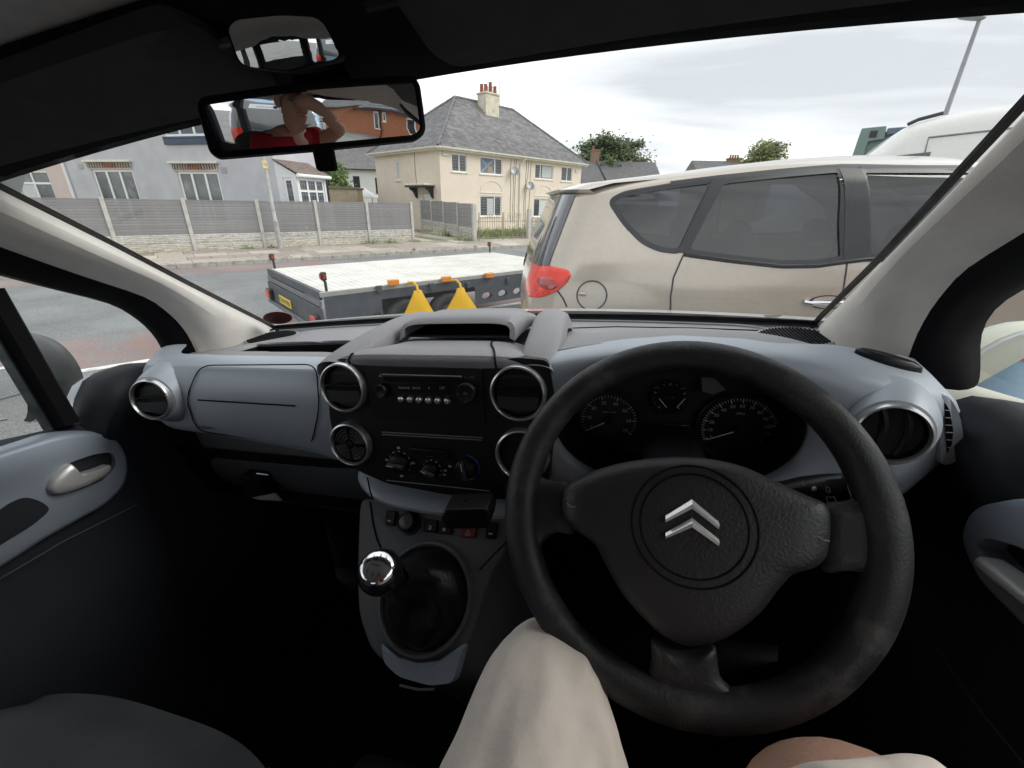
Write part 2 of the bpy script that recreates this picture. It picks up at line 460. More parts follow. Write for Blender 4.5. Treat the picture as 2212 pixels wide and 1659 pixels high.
for r_, (n0, n1) in enumerate(rows):
    s = -6.5 + .37 * r_
    while s < 24:
        w = random.choice((.6, .75, .9, .9, 1.05)); k = random.randrange(3)
        key = (r_, w, k)
        if key not in slab_me:
            o = MB().box((0, n0 - rows[r_][0], 0), (w - .012, n1 - n0 - .012, .03)).build('slab', M_slab[k], pvo, bevel=.006, seg=1)
            slab_me[key] = o.data
        else:
            o = bpy.data.objects.new('slab', slab_me[key]); COL.objects.link(o); o.parent = pvo
        o.location = (s, n0, .075 + random.uniform(-.004, .006)); o.rotation_euler = (random.uniform(-.006, .006), random.uniform(-.006, .006), 0)
        s += w
km = None
for i in range(44):
    if km is None:
        o = MB().box((0, 0, -.1), (.905, .15, .112)).build('kerb_stone', M_kerb, pvo, bevel=.02); km = o.data
    else:
        o = bpy.data.objects.new('kerb_stone', km); COL.objects.link(o); o.parent = pvo
    o.location = (-9 + i * .915, 14.72, random.uniform(-.006, .006))
gd = MB().grid(lambda u, v: Vec((lerp(-60, 90, u), lerp(18.22, 70, v), .085)), 20, 10)
go = gd.build('garden_ground', M_soil, kind='structure', label='rough grass and soil of the front gardens'); go.rotation_euler = (0, 0, ST)
M_conc = pm('drive_concrete', (.47, .42, .34), .9, var=.2, vs=2, bump=.3, bs=40, dirt=((.2, .2, .12), .5, .7), ds=1.6)
dv = MB()
for a, b in ((8.9, 9.8), (10.5, 11.45)):
    dv.box((a, 18.23, .07), (b, 27, .13))
do = dv.build('driveway', M_conc, kind='structure', label='cracked concrete wheel tracks of the drive between fences', bevel=.01); do.rotation_euler = (0, 0, ST)

# ------------------------------------------------------------------ grey slatted fence on stone-faced gravel boards
M_post = pm('concrete_post', (.52, .51, .475), .85, var=.12, vs=5, bump=.3, bs=60, dirt=((.28, .27, .22), .55, .5), ds=3)
M_board = pm('grey_fence_board', (.255, .252, .258), .55, var=.10, vs=2.5, bump=.1, bs=90, orand=.07, dirt=((.20, .20, .20), .5, .5), ds=2.2)
M_stone = [pm('gravel_board_stone', (.55, .535, .50), .9, var=.2, vs=14, bump=.6, bs=45, dirt=((.27, .25, .2), .5, .55), ds=6, orand=.12),
           pm('gravel_board_stone_warm', (.57, .54, .47), .9, var=.2, vs=14, bump=.6, bs=45, dirt=((.3, .27, .2), .5, .55), ds=6, orand=.12)]
stone_n = [0]
def stone_mesh(w, h, k):
    mb = MB(); nx = max(2, int(w / .06)); rnd = random.Random(int(w * 1000) + int(h * 999) + k)
    H = [[(0 if i in (0, nx) or j in (0, 2) else .012 + rnd.uniform(-.006, .016)) for i in range(nx + 1)] for j in range(3)]
    mb.grid(lambda u, v: Vec((u * w, -H[round(v * 2)][round(u * nx)], v * h)), nx, 2)
    return mb
stone_cache = {}
def fence_run(root, s0, s1, dirv, z0=.1, steps=None):
    """one run of posts, boards and gravel boards; root frame: x along, -y to the street"""
    for i in range(len(steps)):
        x, dz = steps[i]
        MB().box((x - .055, -.06, z0 + dz - .25), (x + .055, .06, z0 + dz + 1.64)).build('fence_post', M_post, root, bevel=.012)
        if i == len(steps) - 1: break
        x2, dz2 = steps[i + 1]
        w = x2 - x - .11
        for r_ in range(2):
            zb = z0 + dz + .275 * r_
            gb = MB().box((x + .055, -.022, zb), (x2 - .055, .03, zb + .268)).build('gravel_board', M_stone[(r_ + 1) % 2], root, bevel=.006)
            zc = .012; joined = MB()
            while zc < .25:
                h = min(random.choice((.05, .06, .08)), .262 - zc); xc = .015
                if h < .03: break
                while xc < w - .04:
                    ww = min(random.choice((.16, .22, .3, .38)), w - .015 - xc)
                    if ww < .06: break
                    key = (round(ww, 2), round(h, 2), random.randrange(2))
                    if key not in stone_cache:
                        tmp = stone_mesh(key[0] - .008, key[1] - .007, key[2]); stone_cache[key] = [tmp, None]
                    if stone_n[0] < 290:
                        c = stone_cache[key]
                        if c[1] is None or c[1].materials[0] != M_stone[(r_ + 1) % 2]:
                            o = c[0].build('stone_block', M_stone[(r_ + 1) % 2], gb, smooth=50); c[1] = o.data
                        else:
                            o = bpy.data.objects.new('stone_block', c[1]); COL.objects.link(o); o.parent = gb
                        o.location = (x + .055 + xc, -.0225, zb + zc); stone_n[0] += 1
                    else:
                        joined.add([p + Vec((x + .055 + xc, -.0225, zb + zc)) for p in stone_cache[key][0].v], stone_cache[key][0].f)
                    xc += ww
                zc += h
            if joined.v: joined.build('stone_blocks', M_stone[(r_ + 1) % 2], root, kind='stuff')
        for r_ in range(12):
            zb = z0 + dz + .552 + r_ * .0845
            key = ('b', round(w, 2))
            if key not in stone_cache:
                mb = MB()
                mb.loft([[Vec((0, -.012, 0)), Vec((0, -.018, .012)), Vec((0, -.018, .07)), Vec((0, -.010, .081)), Vec((0, .012, .081)), Vec((0, .012, 0))],
                         [Vec((w, -.012, 0)), Vec((w, -.018, .012)), Vec((w, -.018, .07)), Vec((w, -.010, .081)), Vec((w, .012, .081)), Vec((w, .012, 0))]], closed=True, cap=True)
                o = mb.build('fence_board', M_board, root, smooth=20); stone_cache[key] = o.data
            else:
                o = bpy.data.objects.new('fence_board', stone_cache[key]); COL.objects.link(o); o.parent = root
            o.location = (x + .055, random.uniform(-.002, .002), zb)
        MB().box((x + .055, -.026, z0 + dz + 1.567), (x2 - .055, .02, z0 + dz + 1.60)).build('capping_rail', M_board, root, bevel=.005)
fn = thing('fence', 'long grey slatted fence on stone-faced base boards along the far pavement', 'fence', sn(0, 18.34, 0), ST)
fence_run(fn, 0, 0, None, .09, [(x, 0) for x in (8.82, 6.86, 4.88, 2.93, .83, -1.13, -3.1, -5.05)][::-1])
fr0 = sn(11.55, 17.55, 0); fr1 = sn(12.85, 26.1, 0)
fra = math.atan2((fr1 - fr0).y, (fr1 - fr0).x)
fr = thing('fence', 'short grey slatted fence running back along the drive to the cream house', 'fence', fr0, fra)
# mirrored run: its street side faces left of travel, so turn the frame round
fr.rotation_euler = (0, 0, fra + pi); fr.location = fr0
fence_run(fr, 0, 0, None, .09, [(-7.6, .12), (-5.7, .1), (-3.8, .06), (-1.9, .02), (0, 0)])
MB().box((-.09, -.09, -.2), (.09, .09, 1.7)).build('gate_post', M_post, fr, bevel=.012)

# weeds along the foot of the fences
def leaf_mat(name, col, var=.5):
    m = bpy.data.materials.new(name); m.use_nodes = True; t = m.node_tree; b = t.nodes['Principled BSDF']
    b.inputs['Roughness'].default_value = .6
    oi = t.nodes.new('ShaderNodeNewGeometry')
    r = t.nodes.new('ShaderNodeValToRGB'); r.color_ramp.elements[0].color = (*[c * (1 - var) for c in col], 1); r.color_ramp.elements[1].color = (min(1, col[0] * (1 + var * 1.2)), min(1, col[1] * (1 + var)), col[2] * (1 + var * .4), 1)
    t.links.new(oi.outputs['Random Per Island'], r.inputs[0]); t.links.new(r.outputs[0], b.inputs['Base Color'])
    b.inputs['Transmission Weight'].default_value = 0
    return m
M_weed = leaf_mat('weed_leaf', (.16, .24, .07))
M_grass = leaf_mat('grass_blade', (.17, .25, .08))
def blades(mb, c, n, h, sp, w=.012, lean=.5):
    c = Vec(c)
    for _ in range(n):
        a = random.uniform(0, 2 * pi); r = sp * math.sqrt(random.random()); p = c + Vec((r * cos(a), r * sin(a), 0))
        hh = h * random.uniform(.45, 1.1); b = random.uniform(0, 2 * pi); t = Vec((cos(b), sin(b), 0)); l = Vec((cos(a), sin(a), 0)) * random.uniform(0, lean) * hh
        mb.add([p - t * w, p + t * w, p + l * .4 + Vec((0, 0, hh * .6)) + t * w * .8, p + l * .4 + Vec((0, 0, hh * .6)) - t * w * .8, p + l + Vec((0, 0, hh))], [(0, 1, 2, 3), (3, 2, 4)])
def leaves(mb, c, n, h, sp, size):
    c = Vec(c)
    for _ in range(n):
        p = c + Vec((random.gauss(0, sp * .5), random.gauss(0, sp * .5), h * random.random() ** .8))
        d = Vec((random.uniform(-1, 1), random.uniform(-1, 1), random.uniform(-.2, .8))).normalized(); q = d.orthogonal().normalized(); s_ = size * random.uniform(.6, 1.3)
        mb.add([p, p + d * s_ * .5 + q * s_ * .25, p + d * s_, p + d * s_ * .5 - q * s_ * .25], [(0, 1, 2, 3)])
wd = MB()
for s_, n_, k in ((2.4, 18.2, 1), (6.75, 18.2, 2.2), (7.7, 18.2, 1.6), (8.9, 18.1, 1), (11.3, 17.6, 2.4), (10.9, 18.0, 1.3), (3.1, 18.25, .8), (9.9, 15.0, .5), (7.2, 14.95, .5), (13.0, 15.1, .7)):
    p = sn(s_, n_, .09); blades(wd, p, int(30 * k), .13 * k ** .5, .14 * k, .008); leaves(wd, p, int(26 * k), .1 * k, .2 * k, .07)
for i in range(60):
    p = sn(random.uniform(-4, 14), random.choice((18.2, 14.9)) + random.uniform(-.04, .04), .09); blades(wd, p, 7, .07, .07, .005)
wd.build('weeds', M_weed, kind='stuff', smooth=0, fix=False, label='weeds growing along the foot of the fences')
gs = MB()
for i in range(420):
    s_ = random.uniform(11.8, 22.5); n_ = random.uniform(18.1, 21.5); blades(gs, sn(s_, n_, .08), 9, random.uniform(.2, .5), .2, .012)
for i in range(130):
    s_ = random.uniform(15.2, 22); n_ = random.uniform(17.9, 19.2); leaves(gs, sn(s_, n_, .08), 16, random.uniform(.35, .75), .3, .11)
for i in range(40):
    leaves(gs, sn(random.uniform(12.0, 15), random.uniform(18.4, 19.5), .08), 9, .5, .25, .07)
gs.build('garden_grass', M_grass, kind='stuff', smooth=0, fix=False, label='tall uncut grass and weeds in the front garden')
# ================================================================== houses
M_render = pm('cream_render', (.80, .70, .595), .9, var=.05, vs=2.2, bump=.35, bs=70, dirt=((.62, .50, .38), .53, .35), ds=1.1)
M_upvc = pm('white_upvc', (.86, .87, .87), .35, var=.03)
M_cream = pm('cream_paint', (.78, .74, .62), .5, var=.08, vs=3)
M_slate = [pm('roof_slate', (.155, .15, .155), .72, var=.18, vs=3, bump=.2, bs=40, dirt=((.25, .24, .22), .52, .5), ds=2.5, orand=.15),
           pm('roof_slate_pale', (.20, .195, .20), .72, var=.18, vs=3, bump=.2, bs=40, dirt=((.10, .11, .09), .52, .5), ds=2.5, orand=.15)]
M_pane = pm('window_pane', (.035, .045, .055), .06, var=.5, vs=1.3, spec=.9)
M_net = pm('net_curtain', (.62, .63, .64), .9, var=.15, vs=14)
M_lead = pm('lead_bar', (.33, .35, .36), .5, var=.05)
M_dark = pm('black_paint', (.015, .015, .017), .45, var=.2)
M_terra = pm('terracotta', (.36, .13, .075), .85, var=.25, vs=5)
M_lichen = pm('stack_render', (.68, .63, .50), .92, var=.15, vs=3, bump=.4, bs=40, dirt=((.16, .15, .1), .54, .75), ds=2.2)
M_cable = pm('cable', (.12, .10, .09), .6, var=0)
M_metal = pm('galvanised', (.35, .36, .37), .5, .6, var=.1)

def wall_mesh(mb, fn, outer, holes, depth=.12):
    loops = [[Vec((p[0], p[1], 0)) for p in outer]] + [[Vec((p[0], p[1], 0)) for p in h] for h in holes]
    flat = [p for l_ in loops for p in l_]
    mb.add([fn(p.x, 0, p.y) for p in flat], [tuple(t) for t in tessellate_polygon(loops)])
    for h in holes:
        n = len(h)
        mb.add([fn(p[0], 0, p[1]) for p in h] + [fn(p[0], -depth, p[1]) for p in h], [(i, (i + 1) % n, (i + 1) % n + n, i + n) for i in range(n)])
def rect(x0, z0, x1, z1): return [(x0, z0), (x1, z0), (x1, z1), (x0, z1)]
def window(root, fn, x0, x1, z0, z1, bars=(), trans=(), fw=.06, lattice=0, sill=True, net=None, frame_m=None, sill_m=None, pane_m=None):
    w = part('window', root); d = -.07
    mb = MB()
    def bx(a0, a1, b0, b1, o0, o1):
        c = [fn(a0, o0, b0), fn(a1, o0, b0), fn(a1, o0, b1), fn(a0, o0, b1), fn(a0, o1, b0), fn(a1, o1, b0), fn(a1, o1, b1), fn(a0, o1, b1)]
        mb.add(c, [(0, 1, 2, 3), (7, 6, 5, 4), (0, 4, 5, 1), (1, 5, 6, 2), (2, 6, 7, 3), (3, 7, 4, 0)])
    bx(x0, x1, z0, z0 + fw, d - .03, d + .03); bx(x0, x1, z1 - fw, z1, d - .03, d + .03)
    bx(x0, x0 + fw, z0 + fw, z1 - fw, d - .03, d + .03); bx(x1 - fw, x1, z0 + fw, z1 - fw, d - .03, d + .03)
    for b in bars: bx(b - fw * .55, b + fw * .55, z0 + fw, z1 - fw, d - .028, d + .034)
    for t_ in trans: bx(x0 + fw, x1 - fw, t_ - fw * .5, t_ + fw * .5, d - .026, d + .032)
    mb.build('frame', frame_m or M_upvc, w, smooth=20)
    xs = [x0 + fw * .6] + [b for b in bars] + [x1 - fw * .6]
    for a, b in zip(xs[:-1], xs[1:]):
        MB().add([fn(a, d, z0 + fw * .6), fn(b, d, z0 + fw * .6), fn(b, d, z1 - fw * .6), fn(a, d, z1 - fw * .6)], [(0, 1, 2, 3)]).build('pane', pane_m or M_pane, w)
    if net:
        MB().grid(lambda u, v: fn(lerp(net[0], net[1], u), d - .004 + .003 + .012 * sin(u * 40) * .0 + .002, lerp(net[2], net[3], v)), 12, 1).build('curtain', M_net, w)
    if lattice:
        lb = MB()
        for a, b in zip(xs[:-1], xs[1:]):
            n = max(2, round((b - a) / lattice))
            for i in range(1, n):
                x = lerp(a, b, i / n); lb.add([fn(x - .006, d + .008, z0 + fw), fn(x + .006, d + .008, z0 + fw), fn(x + .006, d + .008, z1 - fw), fn(x - .006, d + .008, z1 - fw)], [(0, 1, 2, 3)])
            m_ = max(2, round((z1 - z0) / (lattice * 1.2)))
            for i in range(1, m_):
                z = lerp(z0, z1, i / m_); lb.add([fn(a + fw * .5, d + .009, z - .006), fn(b - fw * .5, d + .009, z - .006), fn(b - fw * .5, d + .009, z + .006), fn(a + fw * .5, d + .009, z + .006)], [(0, 1, 2, 3)])
        lb.build('leaded_lattice', M_lead, w, smooth=0)
    if sill:
        mb = MB(); bx(x0 - .07, x1 + .07, z0 - .07, z0 - .002, -.1, .06); mb.build('sill', sill_m or M_cream, w, bevel=.01)
    return w

# ---- cream semi-detached pair with hipped slate roof
HA = rad(46)
E_ = on_z(945.5, 314.5, 4.6)
Ha, Hb = Vec((cos(HA), sin(HA), 0)), Vec((-sin(HA), cos(HA), 0))
HO = E_ + (Ha + Hb) * .35; HO.z = .1
hs = thing('house', 'cream rendered semi-detached house pair with hipped slate roof and tall chimney', 'house', HO, HA)
LX, LY, EV, RZ = 13.6, 7.2, 4.5, 7.9          # heights are above the house's own ground
def zl(z): return z - .1
Wf = lambda x, o, z: Vec((x, -o, z))
Ws = lambda t, o, z: Vec((-o, t, z))
fwin = [(.86, 2.02, 3.3, 4.25, (1.44,)), (3.08, 5.0, 3.3, 4.25, (4.36,)), (8.2, 10.2, 3.25, 4.2, (8.78,)), (11.15, 12.48, 3.22, 4.2, (11.85,)),
        (3.05, 4.95, .82, 2.05, (4.32,)), (8.18, 10.12, .76, 1.98, (8.86,))]
mb = MB(); wall_mesh(mb, Wf, rect(0, -.3, LX, EV), [rect(a, c, b, d) for a, b, c, d, _ in fwin])
mb.build('front_wall', M_render, hs, smooth=0, label='cream front wall with two blind arches')
mb = MB(); wall_mesh(mb, Ws, rect(0, -.3, LY, EV), [rect(4.24, 2.87, 4.70, 3.94), rect(.98, -.2, 1.85, 2.12)])
mb.add([Vec((0, LY, -.3)), Vec((LX, LY, -.3)), Vec((LX, LY, EV)), Vec((0, LY, EV))], [(0, 1, 2, 3)])
mb.add([Vec((LX, 0, -.3)), Vec((LX, LY, -.3)), Vec((LX, LY, EV)), Vec((LX, 0, EV))], [(0, 1, 2, 3)])
mb.build('side_wall', M_render, hs, smooth=0)
for i, (a, b, c, d, br) in enumerate(fwin):
    net = [None, None, (9.0, 10.1, 3.35, 4.1), None, (3.7, 4.25, .9, 1.9), (8.95, 10.05, .86, 1.88)][i]
    window(hs, Wf, a, b, c, d, br, lattice=(.13 if i != 5 else 0), net=net)
window(hs, Ws, 4.24, 4.70, 2.87, 3.94, (), fw=.07, net=(4.33, 4.6, 2.96, 3.85))
# flag with a saltire hanging inside the first-floor window
fl = MB(); fx0, fx1, fz0, fz1 = 3.16, 4.3, 3.36, 4.18
fl.add([Wf(fx0, -.061, fz0), Wf(fx1, -.061, fz0), Wf(fx1, -.061, fz1), Wf(fx0, -.061, fz1)], [(0, 1, 2, 3)])
fo = fl.build('flag', pm('flag_blue', (.17, .22, .31), .8, var=.15), hs, label='blue flag with pale saltire in the window')
sx = MB()
for p, q in (((fx0, fz0), (fx1, fz1)), ((fx0, fz1), (fx1, fz0))):
    sx.add([Wf(p[0], -.058, p[1] - .05), Wf(p[0], -.058, p[1] + .05), Wf(q[0], -.058, q[1] + .05), Wf(q[0], -.058, q[1] - .05)], [(0, 3, 2, 1)])
sx.build('saltire', pm('flag_white', (.36, .40, .45), .8, var=.1), fo, smooth=0)
MB().dome([(3.95 + .2 * cos(2 * pi * i / 9) * (1 + .25 * (i % 2)), 3.55 + .2 * sin(2 * pi * i / 9) * (1 + .3 * (i % 2))) for i in range(9)], lambda a, b, h: Wf(a, -.056 + h, b), [(1, 0), (0, .01)]).build('emblem', pm('flag_gold', (.42, .31, .14), .7, var=.3, vs=20), fo)
# blind arches over the ground-floor windows
for a, b, z0 in ((3.08, 4.95, 2.2), (8.2, 10.1, 2.12)):
    c, r = (a + b) / 2, (b - a) / 2
    ar = MB(); ar.tube([Wf(c + r * cos(pi * i / 20), .012, z0 + .14 + r * .62 * sin(pi * i / 20)) for i in range(21)], .02, 6)
    ar.build('blind_arch', M_render, hs)
    MB().box((a - .06, -.035, z0), (b + .06, .002, z0 + .07)).build('string_course', M_cream, hs, bevel=.01)
# door, canopy with scrolled brackets
dr = part('door', hs)
MB().box((.08, 1.0, -.15), (.12, 1.84, 2.1)).build('door_leaf', M_upvc, dr, bevel=.01)
MB().box((.05, 1.08, 1.05), (.085, 1.2, 1.9)).box((.05, 1.62, 1.05), (.085, 1.74, 1.9)).box((.05, 1.08, .1), (.085, 1.74, .8)).build('panel_moulding', M_upvc, dr, bevel=.02)
MB().dome([(1.41 + .13 * cos(pi * i / 10), 1.15 + .5 * sin(pi * i / 10)) for i in range(11)], lambda a, b, h: Vec((.077 - h, a, b)), [(1, 0), (0, .002)]).build('pane', M_pane, dr)
cp = part('porch_canopy', hs)
MB().box((-.75, .55, 2.52), (0, 2.75, 2.62)).build('canopy_slab', M_cream, cp, bevel=.02)
MB().box((-.7, .6, 2.42), (0, 2.7, 2.519)).build('canopy_soffit', M_dark, cp, bevel=.01)
for t_ in (.78, 2.45):
    MB().prism([(0, 2.42), (-.55, 2.42), (-.5, 2.3), (-.32, 2.22), (-.2, 2.05), (-.14, 1.9), (0, 1.8)], lambda p, t_=t_: Vec((p[0], t_ - .06, p[1])), lambda p, t_=t_: Vec((p[0], t_ + .06, p[1]))).build('scroll_bracket', M_dark, cp, bevel=.01)
# roof
rf = part('roof', hs)
ov = .35
eA, eB, eC, eD = Vec((-ov, -ov, EV)), Vec((LX + ov, -ov, EV)), Vec((LX + ov, LY + ov, EV)), Vec((-ov, LY + ov, EV))
r1, r2 = Vec((4.15, LY / 2, RZ)), Vec((9.5, LY / 2, RZ))
MB().add([eA, eB, eC, eD, r1, r2], [(0, 1, 5, 4), (1, 2, 5), (2, 3, 4, 5), (3, 0, 4), (3, 2, 1, 0)]).build('roof_deck', M_slate[0], rf, smooth=0)
slate_n = [0]
def slate_slope(rf, p0, p1, q0, q1, rowh=.2, sw=.3, maxn=300, mats=M_slate):
    """courses of slates over the quad p0-p1 (eave) to q0-q1 (ridge)"""
    up = (q0 + q1) * .5 - (p0 + p1) * .5; n_r = int(up.length / rowh)
    ex = (p1 - p0).normalized(); nrm = ex.cross(up).normalized(); upn = nrm.cross(ex).normalized()
    if nrm.z < 0: nrm = -nrm
    M = frame((0, 0, 0), ex, upn)
    if M.col[2].z < 0: pass
    sm_ = [None, None]; rest = [MB(), MB()]
    rowslen = up.dot(upn)
    for r_ in range(n_r):
        t = r_ / n_r
        a, b = p0.lerp(q0, t), p1.lerp(q1, t); wl = (b - a).length; nn = max(1, int(wl / sw)); 
        for i in range(nn):
            k = random.randrange(2); x = (i + (.5 if r_ % 2 else 0)) / nn
            if x > 1 - .45 / nn: continue
            pos = a.lerp(b, x) + nrm * (.012 + random.uniform(0, .006)); w = wl / nn - .006
            rot = random.uniform(-.012, .012)
            vs = [Vec((0, -.02, .012)), Vec((w, -.02, .012)), Vec((w, rowh * 1.15, 0)), Vec((0, rowh * 1.15, 0)), Vec((0, -.02, 0)), Vec((w, -.02, 0))]
            ff = [(0, 1, 2, 3), (4, 5, 1, 0)]
            R3 = Matrix((ex, upn, nrm)).transposed()
            if slate_n[0] < maxn:
                key = round(w, 2)
                if sm_[k] is None or sm_[k][0] != key:
                    o = MB().add(vs, ff).build('slate', mats[k], rf, smooth=0, fix=False); sm_[k] = (key, o.data)
                else:
                    o = bpy.data.objects.new('slate', sm_[k][1]); COL.objects.link(o); o.parent = rf
                o.matrix_local = Matrix.Translation(pos) @ R3.to_4x4() @ Matrix.Rotation(rot, 4, 'Z'); slate_n[0] += 1
            else:
                c_, s_ = cos(rot), sin(rot)
                rest[k].add([pos + R3 @ Vec((p.x * c_ - p.y * s_, p.x * s_ + p.y * c_, p.z)) for p in vs], ff)
    for k in range(2):
        if rest[k].v: rest[k].build('slates', mats[k], rf, smooth=0, fix=False, kind='stuff')
slate_slope(rf, eA, eB, r1, r2, .21, .32)
slate_slope(rf, eD, eA, r1, r1 + Vec((.01, 0, 0)), .21, .32)
M_ridge = pm('ridge_tile', (.17, .17, .175), .75, var=.2, vs=4)
for a, b in ((eA, r1), (r1, r2), (eB, r2), (eD, r1)):
    n = int((b - a).length / .42)
    for i in range(n):
        p, q = a.lerp(b, i / n), a.lerp(b, (i + .97) / n)
        MB().tube([p + Vec((0, 0, .03)), q + Vec((0, 0, .045))], .085, 8, flat=1.0).build('ridge_tile', M_ridge, rf)
# gutters, downpipe
M_gut = pm('cream_gutter', (.74, .72, .62), .4, var=.12, vs=3, dirt=((.35, .37, .25), .6, .5), ds=4)
for nm, p, q in (('gutter', eA, eB), ('gutter', eD, eA)):
    d = (q - p).normalized(); o_ = Vec((0, 0, 1)).cross(d)
    if o_.dot(Vec((LX / 2, LY / 2, 0)) - p) > 0: o_ = -o_
    pr = [(-.02, -.02), (.0, -.09), (.06, -.1), (.1, -.06), (.105, .0), (.085, .0), (.06, -.05), (.02, -.04), (.0, .0)]
    MB().loft([[p + o_ * a + Vec((0, 0, b)) for a, b in pr], [q + o_ * a + Vec((0, 0, b)) for a, b in pr]], closed=True, cap=True).build(nm, M_gut, hs, smooth=30)
    MB().add([p - o_ * .02 + Vec((0, 0, -.03)), q - o_ * .02 + Vec((0, 0, -.03)), q - o_ * .35 + Vec((0, 0, -.04)), p - o_ * .35 + Vec((0, 0, -.04))], [(0, 1, 2, 3)]).build('soffit', M_cream, hs)
    MB().add([p - o_ * .03, q - o_ * .03, q - o_ * .03 + Vec((0, 0, -.17)), p - o_ * .03 + Vec((0, 0, -.17))], [(0, 1, 2, 3)]).build('fascia_board', M_cream, hs)
MB().tube([Wf(6.72, .38, 4.45), Wf(6.72, .36, 4.3), Wf(6.62, .08, 4.05), Wf(6.62, .06, 3.9), Wf(6.62, .06, .2)], .045, 8).build('downpipe', M_gut, hs)
for x0, x1 in ((6.1, 6.05), (6.28, 6.2), (5.78, 5.8), (7.5, 7.15), (7.75, 7.7), (7.3, 7.3)):
    MB().tube([Wf(x0, .015, 4.3), Wf(x0 - .06, .015, 3.3), Wf(x1, .015, 2.6), Wf(x1 - .05, .015, 1.4), Wf(x1 + .04, .015, .4)], .012, 5).build('cable', M_cable, hs)
MB().tube([Ws(2.45, .015, 4.4), Ws(2.5, .015, 3.4), Ws(2.42, .015, 2.6)], .014, 5).build('cable', M_cable, hs)
MB().tube([Wf(4.95, -3.05 + .0, RZ - .6), Wf(5.4, -2.35, 6.85), Wf(5.9, -1.6, 6.15), Wf(5.85, -.6, 5.2), Wf(6.0, .3, 4.5)], .018, 5).build('cable', pm('pale_cable', (.5, .48, .45), .6, var=0), hs)
def dish(x, z):
    d = part('satellite_dish', hs); c = Wf(x, .3, z); ax = Vec((-.35, -.75, .42)).normalized()
    M = frame(c, ax.orthogonal(), ax.cross(ax.orthogonal())); M = frame(c, ax.orthogonal(), -ax.cross(ax.orthogonal())) if (M.to_3x3() @ Vec((0, 0, 1))).dot(ax) < 0 else M
    MB().lathe([(.0, 0), (.1, .012), (.2, .045), (.29, .09), (.3, .085), (.2, .035), (0, -.02)], M, 20).build('reflector', M_metal, d)
    MB().tube([c, c - Vec((0, 0, .2)), c + ax * .35 - Vec((0, 0, .22)), c + ax * .42 - Vec((0, 0, .1))], .014, 6).build('feed_arm', M_dark, d)
    MB().tube([c - Vec((0, 0, .1)), Wf(x, 0, z - .12)], .02, 6).build('wall_bracket', M_dark, d)
dish(5.85, 3.55); dish(7.42, 2.72)
for x0, x1, z0, z1 in ((.2, .62, 4.08, 4.32), (12.78, 13.1, 3.9, 4.12)):
    ab = MB().box((x0, -.09, z0), (x1, -.002, z1)).build('alarm_box', pm('alarm_white', (.74, .72, .64), .4, var=.05), hs, bevel=.02)
    MB().box((x0 + .05, -.094, z1 - .13), (x1 - .05, -.0905, z1 - .07)).build('alarm_strip', pm('alarm_print', (.5, .47, .42), .5, var=.2, vs=40), ab)
# chimney
ch = part('chimney', rf)
cx, cy, cz = 6.55, 3.0, 6.6
MB().box((cx - .62, cy - .42, cz), (cx + .62, cy + .42, 8.28)).build('stack', M_lichen, ch, bevel=.02)
MB().box((cx - .68, cy - .48, 8.28), (cx + .68, cy + .48, 8.4)).build('stack_cap', M_lichen, ch, bevel=.03)
for i in range(6):
    px_, py_ = cx - .42 + .42 * (i % 3), cy - .2 + .4 * (i // 3); h = .55 if i == 1 else .38 + .05 * (i % 2)
    MB().lathe([(.14, 8.38), (.13, 8.42), (.105, 8.4 + h), (.12, 8.42 + h), (.12, 8.45 + h), (.085, 8.45 + h), (.08, 8.4)], Matrix.Translation((px_, py_, 0)), 12).build('chimney_pot', M_terra, ch)
MB().tube([(cx + .66, cy - .44, 7.4), (cx + .66, cy - .44, 9.3)], .02, 5).tube([(cx + .66, cy - .44, 9.1), (cx + .95, cy - .5, 9.12)], .012, 5).build('aerial_mast', M_metal, ch)

# iron gate and picket fence before the cream house
M_rust = pm('rusty_iron', (.30, .25, .20), .8, var=.3, vs=12, dirt=((.33, .17, .08), .5, .6), ds=9)
gt = thing('garden_gate', 'rusty wrought iron double gate with scrolled top before cream house', 'gate', sn(11.75, 17.6, .09), ST)
for i in range(22):
    x = .05 + i * .135; h = .95 + .22 * (1 - abs(((i % 11) - 5) / 5)) 
    MB().tube([(x, 0, .05), (x, 0, h)], .011, 5).build('bar', M_rust, gt)
for z in (.12, .85): MB().tube([(0, 0, z), (2.95, 0, z)], .014, 5).build('rail', M_rust, gt)
for x in (.1, 1.47, 1.55, 2.9): MB().tube([(x, 0, 0), (x, 0, 1.25)], .022, 6).build('stile', M_rust, gt)
for c in (.75, 1.2, 1.85, 2.3, 2.55):
    MB().tube([(c + .13 * (1 - i / 14) * cos(i * .75), 0, 1.1 + .13 * (1 - i / 14) * sin(i * .75)) for i in range(14)], .01, 5).build('scroll', M_rust, gt)
gp = MB().box((-.09, -.09, 0), (.09, .09, 1.42)).build('gate_post', M_post, None, bevel=.015)
gp.location = sn(14.85, 17.55, .09); gp.rotation_euler = (0, 0, ST)
tag(gp, 'square concrete gate post between iron gate and picket fence', 'post')
M_picket = pm('weathered_picket', (.40, .37, .33), .9, var=.2, vs=8, bump=.3, bs=60)
pk = thing('picket_fence', 'weathered low picket fence beside tall weeds by cream house', 'fence', sn(14.98, 17.7, .09), ST)
pm_ = None
for i in range(62):
    if pm_ is None:
        o = MB().prism([(-.035, .05), (.035, .05), (.035, .92), (0, 1.0), (-.035, .92)], lambda p: Vec((p[0], -.012, p[1])), lambda p: Vec((p[0], .012, p[1]))).build('picket', M_picket, pk, smooth=0); pm_ = o.data
    else:
        o = bpy.data.objects.new('picket', pm_); COL.objects.link(o); o.parent = pk
    o.location = (.06 + i * .115, 0, random.uniform(-.02, .02)); o.rotation_euler = (0, random.uniform(-.03, .03), 0)
